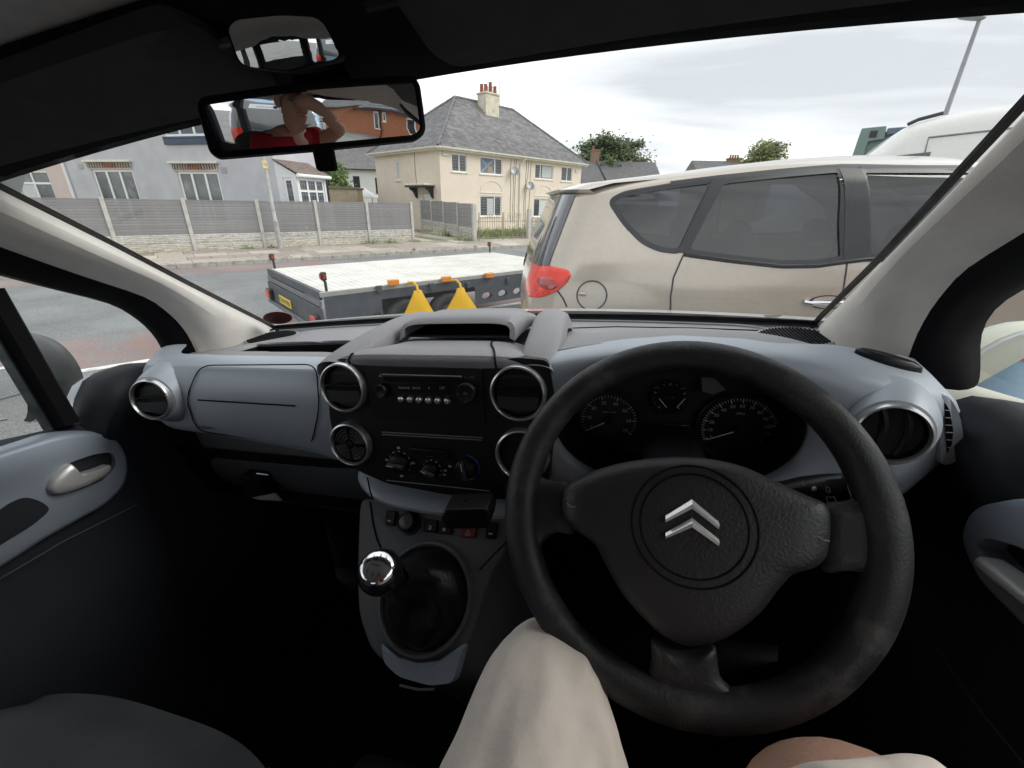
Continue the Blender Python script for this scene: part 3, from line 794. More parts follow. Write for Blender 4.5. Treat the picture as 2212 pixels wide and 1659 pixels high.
for z in (.3, .78): MB().box((0, .014, z), (7.1, .05, z + .06)).build('rail', M_picket, pk, bevel=.006)
# ---- grey rendered corner house, pink neighbour, glazed porch
M_grey = pm('grey_render', (.555, .55, .585), .9, var=.07, vs=1.6, bump=.25, bs=60, dirt=((.46, .455, .49), .50, .6), ds=.9)
M_pink = pm('pink_render', (.66, .55, .53), .9, var=.05, vs=2, bump=.25, bs=60)
M_brick = pm('lintel_brick', (.30, .14, .10), .85, var=.25, vs=9)
M_brickd = pm('dark_brown_brick', (.10, .075, .065), .85, var=.2)
M_brickt = pm('tan_brick', (.42, .37, .33), .85, var=.15)
M_navy = pm('navy_sill', (.05, .075, .13), .5, var=.1)
M_roomglass = pm('window_pane_tall', (.10, .11, .11), .07, var=.6, vs=1.1, spec=.9, dirt=((.36, .38, .38), .55, .6), ds=1.2)
GA = rad(-14)
gdir = Vec((cos(GA), sin(GA), 0)); gn = Vec((-sin(GA), cos(GA), 0))
gp0 = Vec((-11.32, 17.9, 0))
def g_px(u, v):
    p = on_plane(u, v, gp0, gn); return (p - GO).dot(gdir), p.z - GO.z
GO = on_plane(591, 350, gp0, gn); GO.z = .1
gh = thing('house', 'grey rendered house with white patio windows behind the slatted fence', 'house', GO, GA)
Wg = lambda x, o, z: Vec((x, -o, z))
def z1(x, y): return x * .3334, y * .3334
def z5(x, y): return x * .1961, (450 + y * .3617) / 1.8445
def gwin(c0, c1, zbot=None):
    x0, zt = g_px(*c0); x1, zt2 = g_px(*c1); return x0, x1, (zt + zt2) / 2
a0, a1, at = gwin(z5(1003, 622), z5(1448, 622))
b0, b1, bt = gwin(z1(1142, 1108), z1(1408, 1112))
u0, uz = g_px(*z5(1815, 262)); u1, _ = g_px(*z5(2230, 268))
pipe_x = g_px(*z5(740, 650))[0]
v1, vz = g_px(*z5(1335, 262))
top = 5.2
holes = [rect(a0, .7, a1, at), rect(b0, .7, b1, bt), rect(u0, uz, u0 + 2.1, uz + 1.25), rect(v1 - 1.9, vz, v1, vz + 1.2)]
mb = MB(); wall_mesh(mb, Wg, rect(pipe_x, -.3, 0, top), holes)
_n = Vec((-gn.y, gn.x, 0)); GD = (on_plane(706, 380, GO, _n) - GO).dot(gn)
mb.add([Vec((0, 0, -.3)), Vec((0, GD, -.3)), Vec((0, GD, top)), Vec((0, 0, top))], [(0, 1, 2, 3)])
mb.add([Vec((pipe_x, GD, -.3)), Vec((0, GD, -.3)), Vec((0, GD, top)), Vec((pipe_x, GD, top))], [(0, 1, 2, 3)])
MB().tube([Vec((.06, GD - .15, top)), Vec((.06, GD - .15, 1.5))], .05, 6).build('downpipe', M_dark, gh)
mb.build('wall', M_grey, gh, smooth=0)
for x0, x1, zt in ((a0, a1, at), (b0, b1, bt)):
    w_ = (x1 - x0)
    window(gh, Wg, x0, x1, .7, zt, (x0 + w_ * .335, x0 + w_ * .665), fw=.085, sill=False, pane_m=M_roomglass)
    ln = part('window_head', gh)
    MB().box((x0 - .22, -.13, zt + .26), (x1 + .17, .02, zt + .34)).build('drip_mould', M_cream, ln, bevel=.012)
    n = 34
    for i in range(n):
        xx = lerp(x0 - .12, x1 + .08, i / n); w2 = (x1 - x0 + .2) / n
        MB().box((xx + .006, -.03 - .02 * (i % 2), zt + .07), (xx + w2 - .006, .02, zt + .235)).build('brick', M_brick if .36 < i / n < .62 else (M_brickd, M_brickt)[i % 2], ln)
    MB().box((x0 - .1, -.03, zt), (x1 + .05, .0, zt + .05)).build('mortar_band', pm('pink_mortar', (.55, .42, .38), .9), ln)
window(gh, Wg, u0, u0 + 2.1, uz, uz + 1.25, (u0 + .72, u0 + 1.4), fw=.085, sill_m=M_navy)
MB().box((u0 - .05, -.07, uz - .27), (u0 + 2.15, -.002, uz - .075)).build('sill_band', M_navy, gh, bevel=.01)
window(gh, Wg, v1 - 1.9, v1, vz, vz + 1.2, (v1 - .95,), fw=.085, sill_m=M_upvc)
MB().box((v1 - 1.95, -.06, vz - .25), (v1 + .02, -.002, vz - .075)).build('sill_band', pm('grey_band', (.2, .2, .22), .6), gh, bevel=.01)
MB().tube([Wg(pipe_x, .07, top), Wg(pipe_x, .07, -.1)], .055, 8).build('downpipe', M_upvc, gh)
for c in (z5(893, 590), z1(1452, 1103)):
    x, z = g_px(*c); MB().box((x - .13, -.02, z - .1), (x + .13, .01, z + .1)).build('air_brick', pm('air_brick_grey', (.38, .38, .4), .9), gh, bevel=.01)
# hipped roof, mostly above the frame
MB().add([Vec((pipe_x, -.4, top)), Vec((.4, -.4, top)), Vec((.4, GD + .4, top)), Vec((pipe_x, GD + .4, top)), Vec((-GD / 2, GD / 2, top + GD * .4)), Vec((pipe_x, GD / 2, top + GD * .4))], [(0, 1, 4, 5), (1, 2, 4), (2, 3, 5, 4)]).build('roof', M_slate[0], gh, smooth=0)
# pink half
pk0, pz = g_px(*z5(118, 632)); pk1, _ = g_px(*z5(505, 628))
ph = thing('house', 'pale pink rendered house half with white casement window at the far left', 'house', GO + gdir * pipe_x, GA)
k = pipe_x
mb = MB(); wall_mesh(mb, Wg, rect(-12, -.3, -.002, top), [rect(pk0 - k, 1.0, pk1 - k, pz)])
mb.add([Vec((-12, 0, -.3)), Vec((-12, 8, -.3)), Vec((-12, 8, top)), Vec((-12, 0, top))], [(0, 1, 2, 3)])
mb.build('wall', M_pink, ph, smooth=0)
window(ph, Wg, pk0 - k, pk1 - k, 1.0, pz, ((pk0 + pk1) / 2 - k,), (pz - .5,), fw=.08, sill_m=M_upvc, net=(pk0 - k + .1, (pk0 + pk1) / 2 - k, 1.05, pz - .55), pane_m=M_roomglass)
MB().add([Vec((-12.4, -.4, top)), Vec((0, -.4, top)), Vec((0, 8.4, top)), Vec((-12.4, 8.4, top)), Vec((-12, 4, 8.2)), Vec((0, 4, 8.2))], [(0, 1, 5, 4), (2, 3, 4, 5), (3, 0, 4)]).build('roof', M_slate[0], ph, smooth=0)
# porch: lean-to against the side wall of the grey house
def along(P, D, u, v):           # distance along D from P where a sight line meets the vertical plane through P
    n = Vec((-D.y, D.x, 0)); q = on_plane(u, v, P, n); return (q - P).dot(D), q.z - P.z
tb, _ = along(GO, gn, 600, 400)
PL = GO + gn * tb
la, _ = along(PL, gdir, 641, 392)
P1 = PL + gdir * la
lb, _ = along(P1, gn, 704, 400)
ez = along(P1, gn, 660, 378)[1]; rz_ = along(PL, gdir, 601, 347)[1]
A_dir, B_dir = -gdir, gn
po = thing('porch', 'white glazed porch with brown tiled lean-to roof beside the grey house', 'porch', P1, 0)
Pa = lambda x, o, z: A_dir * (la - x) - gn * o + Vec((0, 0, z))     # x from the left end to the corner
bn = gdir
Pb = lambda x, o, z: B_dir * x + bn * o + Vec((0, 0, z))
mb = MB(); wall_mesh(mb, Pa, [(0, -.2), (la, -.2), (la, ez), (0, rz_)], [rect(.25, -.1, la - .18, ez - .12)], .08)
wall_mesh(mb, Pb, rect(0, -.2, lb, ez), [rect(.12, .7, lb - .1, ez - .12)], .08)
mb.add([Pb(lb, 0, -.2), Pb(lb, -la, -.2), Pb(lb, -la, rz_), Pb(lb, 0, ez)], [(0, 1, 2, 3)])
mb.build('wall', pm('porch_white', (.74, .75, .77), .6, var=.05), po, smooth=0)
window(po, Pb, .12, lb - .1, .7, ez - .12, (.12 + (lb - .22) * .34, .12 + (lb - .22) * .67), (ez - .55,), fw=.07, sill_m=M_upvc, lattice=.16)
window(po, Pa, .25, la - .18, -.1, ez - .12, (), fw=.09, sill=False, lattice=.16)
M_tile = pm('brown_tile', (.25, .20, .175), .85, var=.2, vs=5, dirt=((.12, .11, .1), .5, .5), ds=4)
R0, R1 = Pb(-.1, .15, ez), Pb(lb + .15, .15, ez); R2 = Pb(lb + .15, -la, rz_ + .05); R3 = Pb(-.1, -la, rz_ + .05)
rows_ = 7
for i in range(rows_):
    t0, t1 = i / rows_, (i + 1.08) / rows_
    nn = 9
    for j in range(nn):
        q = [R0.lerp(R3, t0).lerp(R1.lerp(R2, t0), (j + .02) / nn), R0.lerp(R3, t0).lerp(R1.lerp(R2, t0), (j + .98) / nn), R0.lerp(R3, t1).lerp(R1.lerp(R2, t1), (j + .98) / nn), R0.lerp(R3, t1).lerp(R1.lerp(R2, t1), (j + .02) / nn)]
        up = Vec((0, 0, 1)); MB().add([q[0] + up * .045, q[1] + up * .045, q[2] + up * .012, q[3] + up * .012, q[0], q[1]], [(0, 1, 2, 3), (4, 5, 1, 0)]).build('roof_tile', M_tile, po, smooth=0)
MB().add([R0, R1, R2, R3], [(0, 1, 2, 3)]).build('roof_deck', M_tile, po)
MB().tube([R0 + Vec((0, 0, -.04)), R1 + Vec((0, 0, -.04))], .06, 8).build('gutter', M_upvc, po)
# lighting column with plate in front of the fence
pl = thing('street_pole', 'weathered grey street pole with small yellow number plate before the fence', 'pole', sn(3.35, 17.95, .09), ST)
MB().lathe([(.085, -.1), (.085, .95), (.09, .96), (.062, 1.0), (.055, 2.6), (.045, 5.6), (.0, 5.62)], Matrix.Identity(4), 14).build('shaft', pm('pole_paint', (.46, .455, .44), .7, var=.15, vs=5, dirt=((.3, .28, .24), .5, .5), ds=6), pl)
MB().box((-.07, -.07, 2.62), (.07, -.058, 2.86)).build('number_plate', pm('plate_yellow', (.75, .62, .30), .5, var=.05), pl)
MB().text('12', .11, lambda a, b: Vec((a, -.0725, 2.74 + b))).build('plate_lettering', M_dark, pl, smooth=0)
for z in (.5, 1.3, .75): MB().ball((0, -.08, z), (.02, .02, .02), 8, 5).build('bolt', M_metal, pl)

# ------------------------------------------------------------------ farther houses
M_white = pm('white_render', (.74, .74, .74), .9, var=.06, vs=1)
def far_house(label, P, rotz, lx, ly, ev, rz, wm, wins=(), gable=True, roofm=None, ridge_rows=0):
    h = thing('house', label, 'house', P, rotz)
    mb = MB(); wall_mesh(mb, Wf, rect(0, -.5, lx, ev), [rect(*w) for w in wins])
    mb.add([Vec((0, 0, -.5)), Vec((0, ly, -.5)), Vec((0, ly, ev)), Vec((0, 0, ev)), Vec((0, ly / 2, rz if gable else ev))], [(0, 1, 2, 4, 3)])
    mb.add([Vec((lx, 0, -.5)), Vec((lx, ly, -.5)), Vec((lx, ly, ev)), Vec((lx, 0, ev)), Vec((lx, ly / 2, rz if gable else ev))], [(0, 1, 2, 4, 3)])
    mb.add([Vec((0, ly, -.5)), Vec((lx, ly, -.5)), Vec((lx, ly, ev)), Vec((0, ly, ev))], [(0, 1, 2, 3)])
    mb.build('wall', wm, h, smooth=0)
    k_ = 0 if gable else ly / 2
    r_ = part('roof', h)
    A, B, C_, D, E2, F2 = Vec((-.3, -.3, ev)), Vec((lx + .3, -.3, ev)), Vec((lx + .3, ly + .3, ev)), Vec((-.3, ly + .3, ev)), Vec((k_ - (.3 if gable else 0), ly / 2, rz)), Vec((lx - k_ + (.3 if gable else 0), ly / 2, rz))
    MB().add([A, B, C_, D, E2, F2], [(0, 1, 5, 4), (2, 3, 4, 5), (3, 0, 4), (1, 2, 5)]).build('roof_deck', roofm or M_slate[1], r_, smooth=0)
    up = E2 - A
    n = 22
    cr_ = MB()
    for i in range(n):
        a, b = A.lerp(E2, i / n), B.lerp(F2, i / n); a2, b2 = A.lerp(E2, (i + 1) / n), B.lerp(F2, (i + 1) / n); o = Vec((0, -.02, .03))
        cr_.add([a + o, b + o, b2 + o * .2, a2 + o * .2, a, b], [(0, 1, 2, 3), (4, 5, 1, 0)])
    cr_.build('slate_courses', roofm or M_slate[1], r_, smooth=0, kind='stuff')
    for w in wins:
        window(h, Wf, w[0], w[2], w[1], w[3], ((w[0] + w[2]) / 2,), fw=.08, frame_m=M_dark, sill=False)
    MB().tube([A + Vec((0, -.05, -.05)), B + Vec((0, -.05, -.05))], .06, 6).build('gutter', M_dark, h)
    return h, r_
def chimney_at(parent, x, y, z0, z1_, m, w=.45, d=.4, pots=3):
    c = part('chimney', parent)
    MB().box((x - w, y - d, z0), (x + w, y + d, z1_)).box((x - w - .06, y - d - .06, z1_), (x + w + .06, y + d + .06, z1_ + .14)).build('stack', m, c, bevel=.02)
    for i in range(pots):
        MB().lathe([(.13, z1_ + .12), (.11, z1_ + .5), (.13, z1_ + .55), (.09, z1_ + .55), (.08, z1_ + .2)], Matrix.Translation((x - w * .6 + i * w * 1.2 / max(1, pots - 1), y, 0)), 10).build('chimney_pot', M_terra, c)
M_rbrick = pm('old_brick', (.26, .17, .12), .9, var=.25, vs=7)
wp = on_y(722, 440, 44); wp.z = .1
wh, wr = far_house('white rendered house with slate roof and dark windows between porch and cream house', wp, rad(8), 9, 7, 4.3, 6.7, M_white, ((.35, 2.2, 1.35, 3.7), (2.0, 2.2, 2.6, 3.7), (4.0, 2.2, 5.3, 3.6)))
q = on_y(790, 330, 46.5); lq = wh.matrix_basis.inverted() @ q
chimney_at(wr, lq.x, 3.5, 5.5, 7.6, M_rbrick, .5, .4, 2)
# bungalow roof with terracotta gable end, right of the cream house
bp = on_y(1262, 400, 52); bp.z = -.6
bh, br_ = far_house('low stone house with slate roof seen over the silver car roof', bp, rad(2), 8.6, 8, 4.4, 7.0, M_rbrick)
q = on_y(1288, 350, 55); lq = bh.matrix_basis.inverted() @ q
chimney_at(br_, lq.x, 4, 6.0, 8.0, M_rbrick, .45, .4, 1)
q = on_y(1220, 330, 62); q.z = -.5
b2, b2r = far_house('far house gable showing just above the cream house roof', q - Vec((5.5, 0, 0)), rad(20), 6, 6, 6.6, 9.3, M_render)
q = on_y(1590, 352, 60); q.z = 0
b3, b3r = far_house('distant house with red chimney pots behind the silver car', q - Vec((4, 0, 0)), 0, 9, 7, 5.0, 7.3, M_rbrick)
lq = b3.matrix_basis.inverted() @ on_y(1584, 348, 63.5)
chimney_at(b3r, lq.x, 3.5, 6.5, lq.z + .2, M_rbrick, .8, .4, 4)

# ------------------------------------------------------------------ trees
M_bark = pm('bark', (.16, .12, .09), .95, var=.25, vs=6, bump=.6, bs=30)
def tree(label, base, h, cr, trunk_h, n, size, col, name='tree', rz=None, seed=1, flat=1.0, gap=.0):
    rnd = random.Random(seed)
    t = thing(name, label, 'tree', base, 0)
    lim = MB(); tips = []
    lim.tube([(0, 0, -.3), (.08, .05, trunk_h * .5), (0, .1, trunk_h), (.05, 0, h * .75)], [h * .03, h * .026, h * .02, h * .008], 8)
    rz = rz or (h - trunk_h) / 2
    cc = Vec((0, 0, h - rz))
    for i in range(58):
        a = rnd.uniform(0, 2 * pi); e = rnd.uniform(-.5, 1.3); rr = rnd.uniform(.5, 1.08)
        tip = cc + Vec((cr * rr * cos(a) * cos(e), cr * rr * sin(a) * cos(e) * flat, rz * rr * sin(e)))
        st = Vec((0, 0, lerp(trunk_h * .8, h * .7, rnd.random())))
        md = st.lerp(tip, .5) + Vec((rnd.uniform(-.2, .2), rnd.uniform(-.2, .2), .12 * cr))
        lim.tube([st, md, tip], [h * .011, h * .007, h * .002], 5); tips += [tip, md.lerp(tip, .5), tip]
    lim.build('trunk', M_bark, t)
    lf = MB()
    for i in range(n):
        c = rnd.choice(tips); s_ = cr * rnd.choice((.06, .1, .13, .17))
        p = c + Vec((rnd.gauss(0, s_), rnd.gauss(0, s_), rnd.gauss(0, s_ * .7)))
        d = Vec((rnd.uniform(-1, 1), rnd.uniform(-1, 1), rnd.uniform(-.5, .7))).normalized(); q = d.orthogonal().normalized(); k = size * rnd.uniform(.6, 1.4)
        w = d.cross(q) * .12
        lf.add([p, p + (d * .5 + q * .28 + w) * k, p + d * k, p + (d * .5 - q * .28 + w) * k], [(0, 1, 2, 3)])
    lf.build('crown', leaf_mat('leaf_' + str(seed), col), t, smooth=0, fix=False)
    return t
b_ = on_y(1312, 420, 60); b_.z = -.5
tree('large dark evergreen tree behind the cream house', b_, 9.9, 4.4, 4.0, 16000, .42, (.085, .125, .05), seed=3, rz=3.6)
b_ = on_y(1652, 350, 58); b_.z = -.5
tree('small pale green tree above the silver car roof', b_, 9.6, 2.5, 5.5, 3000, .36, (.17, .21, .08), seed=5, rz=2.2)
b_ = on_y(718, 420, 36); b_.z = 0
tree('bright green bushy tree beside the glazed porch', b_, 4.4, 1.6, 1.2, 5000, .2, (.12, .19, .05), seed=8)
# timber garage gable behind the porch
gb_ = on_y(712, 430, 30); gb_.z = .1
tg = thing('shed', 'tan timber shed beside the glazed porch', 'shed', gb_, rad(10))
MB().box((0, 0, -.2), (1.75, 2.5, 2.3)).build('wall', pm('shed_timber', (.46, .38, .27), .85, var=.12, vs=4), tg)
MB().box((-.1, -.1, 2.3), (1.85, 2.6, 2.42)).build('roof', pm('shed_felt', (.2, .17, .13), .9), tg, bevel=.02)

# ------------------------------------------------------------------ street lamp, tipper body, telegraph insulator
lt = on_y(2116, 42, 13.5); lb_ = Vec((lt.x, lt.y, gxy(lt.x, lt.y)))
lp = thing('street_lamp', 'tall grey street lamp with flat lantern against the sky', 'street lamp', lb_, 0)
Hh = lt.z - lb_.z
MB().lathe([(.1, -.2), (.1, 1.2), (.075, 1.25), (.045, Hh), (0, Hh + .01)], Matrix.Identity(4), 12).build('column', pm('lamp_column', (.33, .33, .35), .5, .4, var=.08), lp)
le = on_y(2071, 38, 13.5) - lb_; ld = (le - Vec((0, 0, Hh))); ll = ld.length
ring = lambda t, w, h0, h1: [Vec((0, 0, Hh + .02)) + ld * t + Vec((0, 1, 0)) * w * cos(2 * pi * i / 12) + Vec((0, 0, (h1 if sin(2 * pi * i / 12) > 0 else h0) * abs(sin(2 * pi * i / 12)))) for i in range(12)]
MB().loft([ring(-.12, .05, -.03, .05), ring(-.1, .12, -.04, .1), ring(.3, .15, -.04, .12), ring(.75, .14, -.03, .1), ring(.98, .08, -.02, .05), ring(1.0, .03, -.01, .02)], closed=True, cap=True).build('lantern', pm('lantern_grey', (.50, .55, .54), .4, var=.05), lp)
# ================================================================== vehicles outside
def tab(T, x):
    if x <= T[0][0]: return T[0][1]
    for (a, b), (c, d) in zip(T, T[1:]):
        if x <= c: return lerp(b, d, (x - a) / (c - a))
    return T[-1][1]
class Body:
    """car shell: a rounded plan outline at every height"""
    def __init__(s, xr, xf, w, p=7., hs=None): s.xr, s.xf, s.w, s.p, s.hs = xr, xf, w, p, hs
    def side(s, x, h, off=0., sg=-1):
        a, b, w = tab(s.xr, h), tab(s.xf, h), tab(s.w, h); c, l = (a + b) / 2, (b - a) / 2
        t = min(.9999, abs((x - c) / l)); return Vec((x, sg * (w * (1 - t ** s.p) ** (1 / s.p) + off), h))
    def rear(s, y, h, off=0.):
        a, b, w = tab(s.xr, h), tab(s.xf, h), tab(s.w, h); c, l = (a + b) / 2, (b - a) / 2
        t = min(.9999, abs(y / w)); return Vec((c - l * (1 - t ** s.p) ** (1 / s.p) - off, y, h))
    def front(s, y, h, off=0.):
        a, b, w = tab(s.xr, h), tab(s.xf, h), tab(s.w, h); c, l = (a + b) / 2, (b - a) / 2
        t = min(.9999, abs(y / w)); return Vec((c + l * (1 - t ** s.p) ** (1 / s.p) + off, y, h))
    def shell(s, name, mat, root, holes=(), rear_hole=None, nx=240, nh=72, front_hole=None):
        hs = s.hs; H = [hs[0] + (hs[1] - hs[0]) * (1 - (1 - j / nh) ** 1.25) for j in range(nh + 1)]
        mb = MB(); rings = []
        for h in H:
            a, b, w = tab(s.xr, h), tab(s.xf, h), tab(s.w, h); c, l = (a + b) / 2, (b - a) / 2
            r = []
            for sg_, rev in ((-1, 0), (1, 1)):
                tl_ = [1 - (1 - .93) * (k / 14) ** 2 for k in range(14)] + [lerp(.93, -.93, k / nx) for k in range(nx + 1)] + [-1 + (1 - .93) * (k / 14) ** 2 for k in range(13, 0, -1)]
                if rev: tl_ = [-t for t in tl_]
                for t in tl_:
                    r.append(Vec((c - l * t, sg_ * w * max(0, 1 - abs(t) ** s.p) ** (1 / s.p), h)))
            rings.append(r)
        n = len(rings[0])
        for r in rings: mb.v += r
        for j in range(nh):
            for i in range(n):
                i2 = (i + 1) % n; m_ = (rings[j][i] + rings[j][i2] + rings[j + 1][i] + rings[j + 1][i2]) / 4
                if holes and abs(rings[j][i].x - rings[j][i2].x) > 1e-4 and any(inpoly(m_.x, m_.z, P) for P in holes): continue
                if rear_hole and m_.x < .9 and abs(m_.y) < rear_hole[0] * tab(s.w, m_.z) and rear_hole[1] < m_.z < rear_hole[2]: continue
                if front_hole and m_.x > 1.9 and abs(m_.y) < front_hole[0] * tab(s.w, m_.z) and front_hole[1] < m_.z < front_hole[2]: continue
                mb.f.append([j * n + i, j * n + i2, (j + 1) * n + i2, (j + 1) * n + i]); mb.mi.append(0)
        mb.f.append([nh * n + i for i in range(n)]); mb.mi.append(0)
        return mb.build(name, mat, root, smooth=50, fix=False)
def shrink(P, d):
    """move each point of a convex-ish outline inwards by d (negative: outwards)"""
    n = len(P); A = sum(P[i][0] * P[(i + 1) % n][1] - P[(i + 1) % n][0] * P[i][1] for i in range(n)); sg = 1 if A > 0 else -1; Q = []
    for i in range(n):
        a, b, c = Vec(P[i - 1]), Vec(P[i]), Vec(P[(i + 1) % n])
        e1, e2 = (b - a), (c - b)
        if e1.length < 1e-9 or e2.length < 1e-9: Q.append((b.x, b.y)); continue
        e1.normalize(); e2.normalize(); n1, n2 = Vec((-e1.y, e1.x)), Vec((-e2.y, e2.x)); m_ = n1 + n2
        if m_.length < 1e-6: m_ = n1
        m_.normalize(); k = d / max(.4, m_.dot(n1)); q = b + m_ * k * sg; Q.append((q.x, q.y))
    return Q
def side_window(root, B, P, gm, fm, sg=-1, border=.014, name='side_window', outw=.010):
    w = part(name, root)
    P = roundpoly(P, .035)
    o_, i_ = shrink(P, -outw), shrink(P, border)
    MB().loft([[B.side(p[0], p[1], .001, sg) for p in o_], [B.side(p[0], p[1], .0045, sg) for p in shrink(P, -outw * .8)], [B.side(p[0], p[1], .004, sg) for p in P], [B.side(p[0], p[1], .002, sg) for p in i_], [B.side(p[0], p[1], -.010, sg) for p in i_]], closed=True).build('window_surround', fm, w)
    MB().sheet(i_, lambda p: B.side(p[0], p[1], -.006, sg)).build('pane', gm, w, fix=False)
    return w
def seam(mb, B, pts, sg=-1, r=.0045):
    q = [(lerp(a[0], b[0], t / 10), lerp(a[1], b[1], t / 10)) for a, b in zip(pts, pts[1:]) for t in range(10)] + [pts[-1]]
    mb.tube([B.side(x, h, .0005, sg) for x, h in q], r, 5)
def wheel(root, x, y, r=.31, w=.2, tyre=None, rim=None, sg=-1):
    k = part('wheel', root)
    M = frame((x, y, r), (1, 0, 0), (0, 0, 1)) if sg < 0 else frame((x, y, r), (-1, 0, 0), (0, 0, 1))
    MB().lathe([(r * .62, w * .42), (r * .7, w * .5), (r * .93, w * .48), (r, w * .32), (r, -w * .32), (r * .93, -w * .5), (r * .62, -w * .45)], M, 32).build('tyre', tyre, k)
    rm = MB().lathe([(.02, w * .3), (r * .2, w * .34), (r * .24, w * .26), (r * .5, w * .2), (r * .6, w * .34), (r * .64, w * .42), (r * .62, -w * .4)], M, 24)
    for i in range(5):
        a = 2 * pi * i / 5
        rm.tube([M @ Vec((r * .18 * cos(a), r * .18 * sin(a), w * .32)), M @ Vec((r * .6 * cos(a), r * .6 * sin(a), w * .38))], r * .07, 6)
    rm.build('rim', rim, k)
M_tyre = pm('tyre_rubber', (.06, .061, .063), .8, var=.3, vs=20, bump=.3, bs=80, dirt=((.12, .11, .1), .55, .5), ds=6)
M_rim = pm('steel_rim', (.42, .43, .44), .4, .7, var=.1)
M_trimblk = pm('black_trim', (.03, .031, .034), .45, var=.15)
M_chrome = pm('chrome', (.8, .81, .82), .12, 1.0, var=.0)
M_redlens = pm('red_lens', (.82, .045, .025), .22, var=.3, vs=16, coat=.25, spec=.4)
M_tint = glass('tinted_glass', (.17, .19, .21), .085, .022, .03, (.5, .54, .56), 5)
M_seatd = pm('dark_seat_cloth', (.05, .052, .058), .9, var=.15)
def paint(name, col, metal=.35, rough=.38):
    return pm(name, col, rough, metal, var=.025, vs=40, coat=.8, detail=2, dirt=((col[0] * .72, col[1] * .7, col[2] * .66), .56, .28), ds=3.2)

# ---- champagne silver people carrier right ahead
M_silver = paint('champagne_silver_paint', (.50, .44, .37), .45, .3)
CY0 = 2.1
SB = Body([(.2, .16), (.35, .06), (.55, .01), (.8, .0), (1.0, .03), (1.15, .075), (1.3, .135), (1.46, .20), (1.50, .30), (1.54, .52), (1.6, .95), (1.65, 1.35), (1.68, 1.7), (1.7, 2.0)],
          [(.2, 4.2), (.5, 4.29), (.75, 4.22), (.9, 3.95), (1.0, 3.5), (1.08, 3.25), (1.25, 2.98), (1.44, 2.74), (1.56, 2.52), (1.66, 2.36), (1.7, 2.2)],
          [(.2, .80), (.35, .865), (.6, .885), (.9, .89), (1.05, .88), (1.15, .862), (1.3, .825), (1.46, .785), (1.54, .755), (1.60, .70), (1.64, .60), (1.68, .42), (1.7, .2)], 7., (.2, 1.7))
c_z = gxy(1.6, 2.6) + .03
car = thing('people_carrier', 'champagne silver people carrier parked across the front of the van', 'car', (.05, CY0 + .89, c_z), 0)
def cpx(u, v):
    h = 1.0
    for _ in range(6):
        y = CY0 + .89 - tab(SB.w, h); p = on_y(u, v, y); h = p.z - c_z
    return (max(tab(SB.xr, h) + .015, p.x - .05), h)
def cpl(L_): return [cpx(*p) for p in L_]
qg = cpl([(1318, 434), (1350, 416), (1450, 399), (1547, 386), (1510, 460), (1470, 546), (1425, 541), (1388, 524), (1350, 484)])
rg = cpl([(1558, 388), (1690, 373), (1814, 362), (1821, 480), (1824, 562), (1765, 571), (1690, 572), (1580, 560), (1478, 546), (1512, 470)])
b1_ = cpx(1855, 364); b2_ = cpx(1872, 556)
fgl = [b1_, (b1_[0] + .55, b1_[1] + .01), (b1_[0] + .85, b1_[1] - .13), (b1_[0] + 1.05, b2_[1] + .04), (b2_[0] + .35, b2_[1] - .01), b2_]
holes = [roundpoly(P, .035) for P in (qg, rg, fgl)]
SB.shell('body', M_silver, car, holes, None, front_hole=(.9, 1.1, 1.5))
M_fr = pm('window_frame_black', (.018, .019, .022), .4, var=.1)
for sg in (-1, 1):
    for P in (qg, rg, fgl): side_window(car, SB, P, M_tint, M_fr, sg, .020 if P is not qg else .016, outw=.008 if P is qg else .018)
# windscreen and tailgate glass
MB().grid(lambda u, v: SB.front(lerp(-.93, .93, u) * tab(SB.w, lerp(1.09, 1.51, v)), lerp(1.09, 1.51, v), .004), 24, 10).build('windscreen', M_tint, car)
MB().grid(lambda u, v: SB.rear(lerp(-.83, .83, u) * tab(SB.w, lerp(1.07, 1.46, v)), lerp(1.07, 1.46, v), .006), 60, 12).build('tailgate_window', pm('dark_tailgate_glass', (.05, .055, .065), .05, spec=1, var=.1), car)
sp_ = MB()
sp_.loft([[SB.rear(y, 1.465, .012), SB.rear(y, 1.48, .085), SB.rear(y, 1.51, .09), SB.rear(y, 1.57, .005)] for y in [lerp(-.72, .72, i / 24) for i in range(25)]])
sp_.build('roof_spoiler', M_silver, car)
pb_ = MB()                               # black B pillar between the doors
ta, tb_, ba, bb_ = cpx(1816, 362), cpx(1853, 364), cpx(1826, 562), cpx(1870, 556)
pb_.grid(lambda u, v: SB.side(lerp(lerp(ta[0], ba[0], v) - .012, lerp(tb_[0], bb_[0], v) + .012, u), lerp(lerp(ta[1], ba[1], v), lerp(tb_[1], bb_[1], v), u), .0055), 4, 24)
pb_.build('door_pillar', M_fr, car)
ta, tb_, ba, bb_ = cpx(1547, 386), cpx(1558, 388), cpx(1470, 546), cpx(1478, 546)
MB().grid(lambda u, v: SB.side(lerp(lerp(ta[0], ba[0], v) - .016, lerp(tb_[0], bb_[0], v) + .016, u), lerp(lerp(ta[1], ba[1], v), lerp(tb_[1], bb_[1], v), u), .005), 4, 24).build('door_pillar', M_fr, car)
tr1 = cpl([(1330, 413), (1450, 391), (1552, 378), (1690, 364), (1815, 354), (1853, 354)])
tr1 = [(lerp(a[0], b[0], t / 8), lerp(a[1], b[1], t / 8)) for a, b in zip(tr1, tr1[1:]) for t in range(8)] + [tr1[-1], (tr1[-1][0] + .5, tr1[-1][1])]
MB().loft([[SB.side(x, h - .022, .004), SB.side(x, h - .008, .0045), SB.side(x, h, .002)] for x, h in tr1[8:]]).build('roof_drip_trim', M_fr, car)
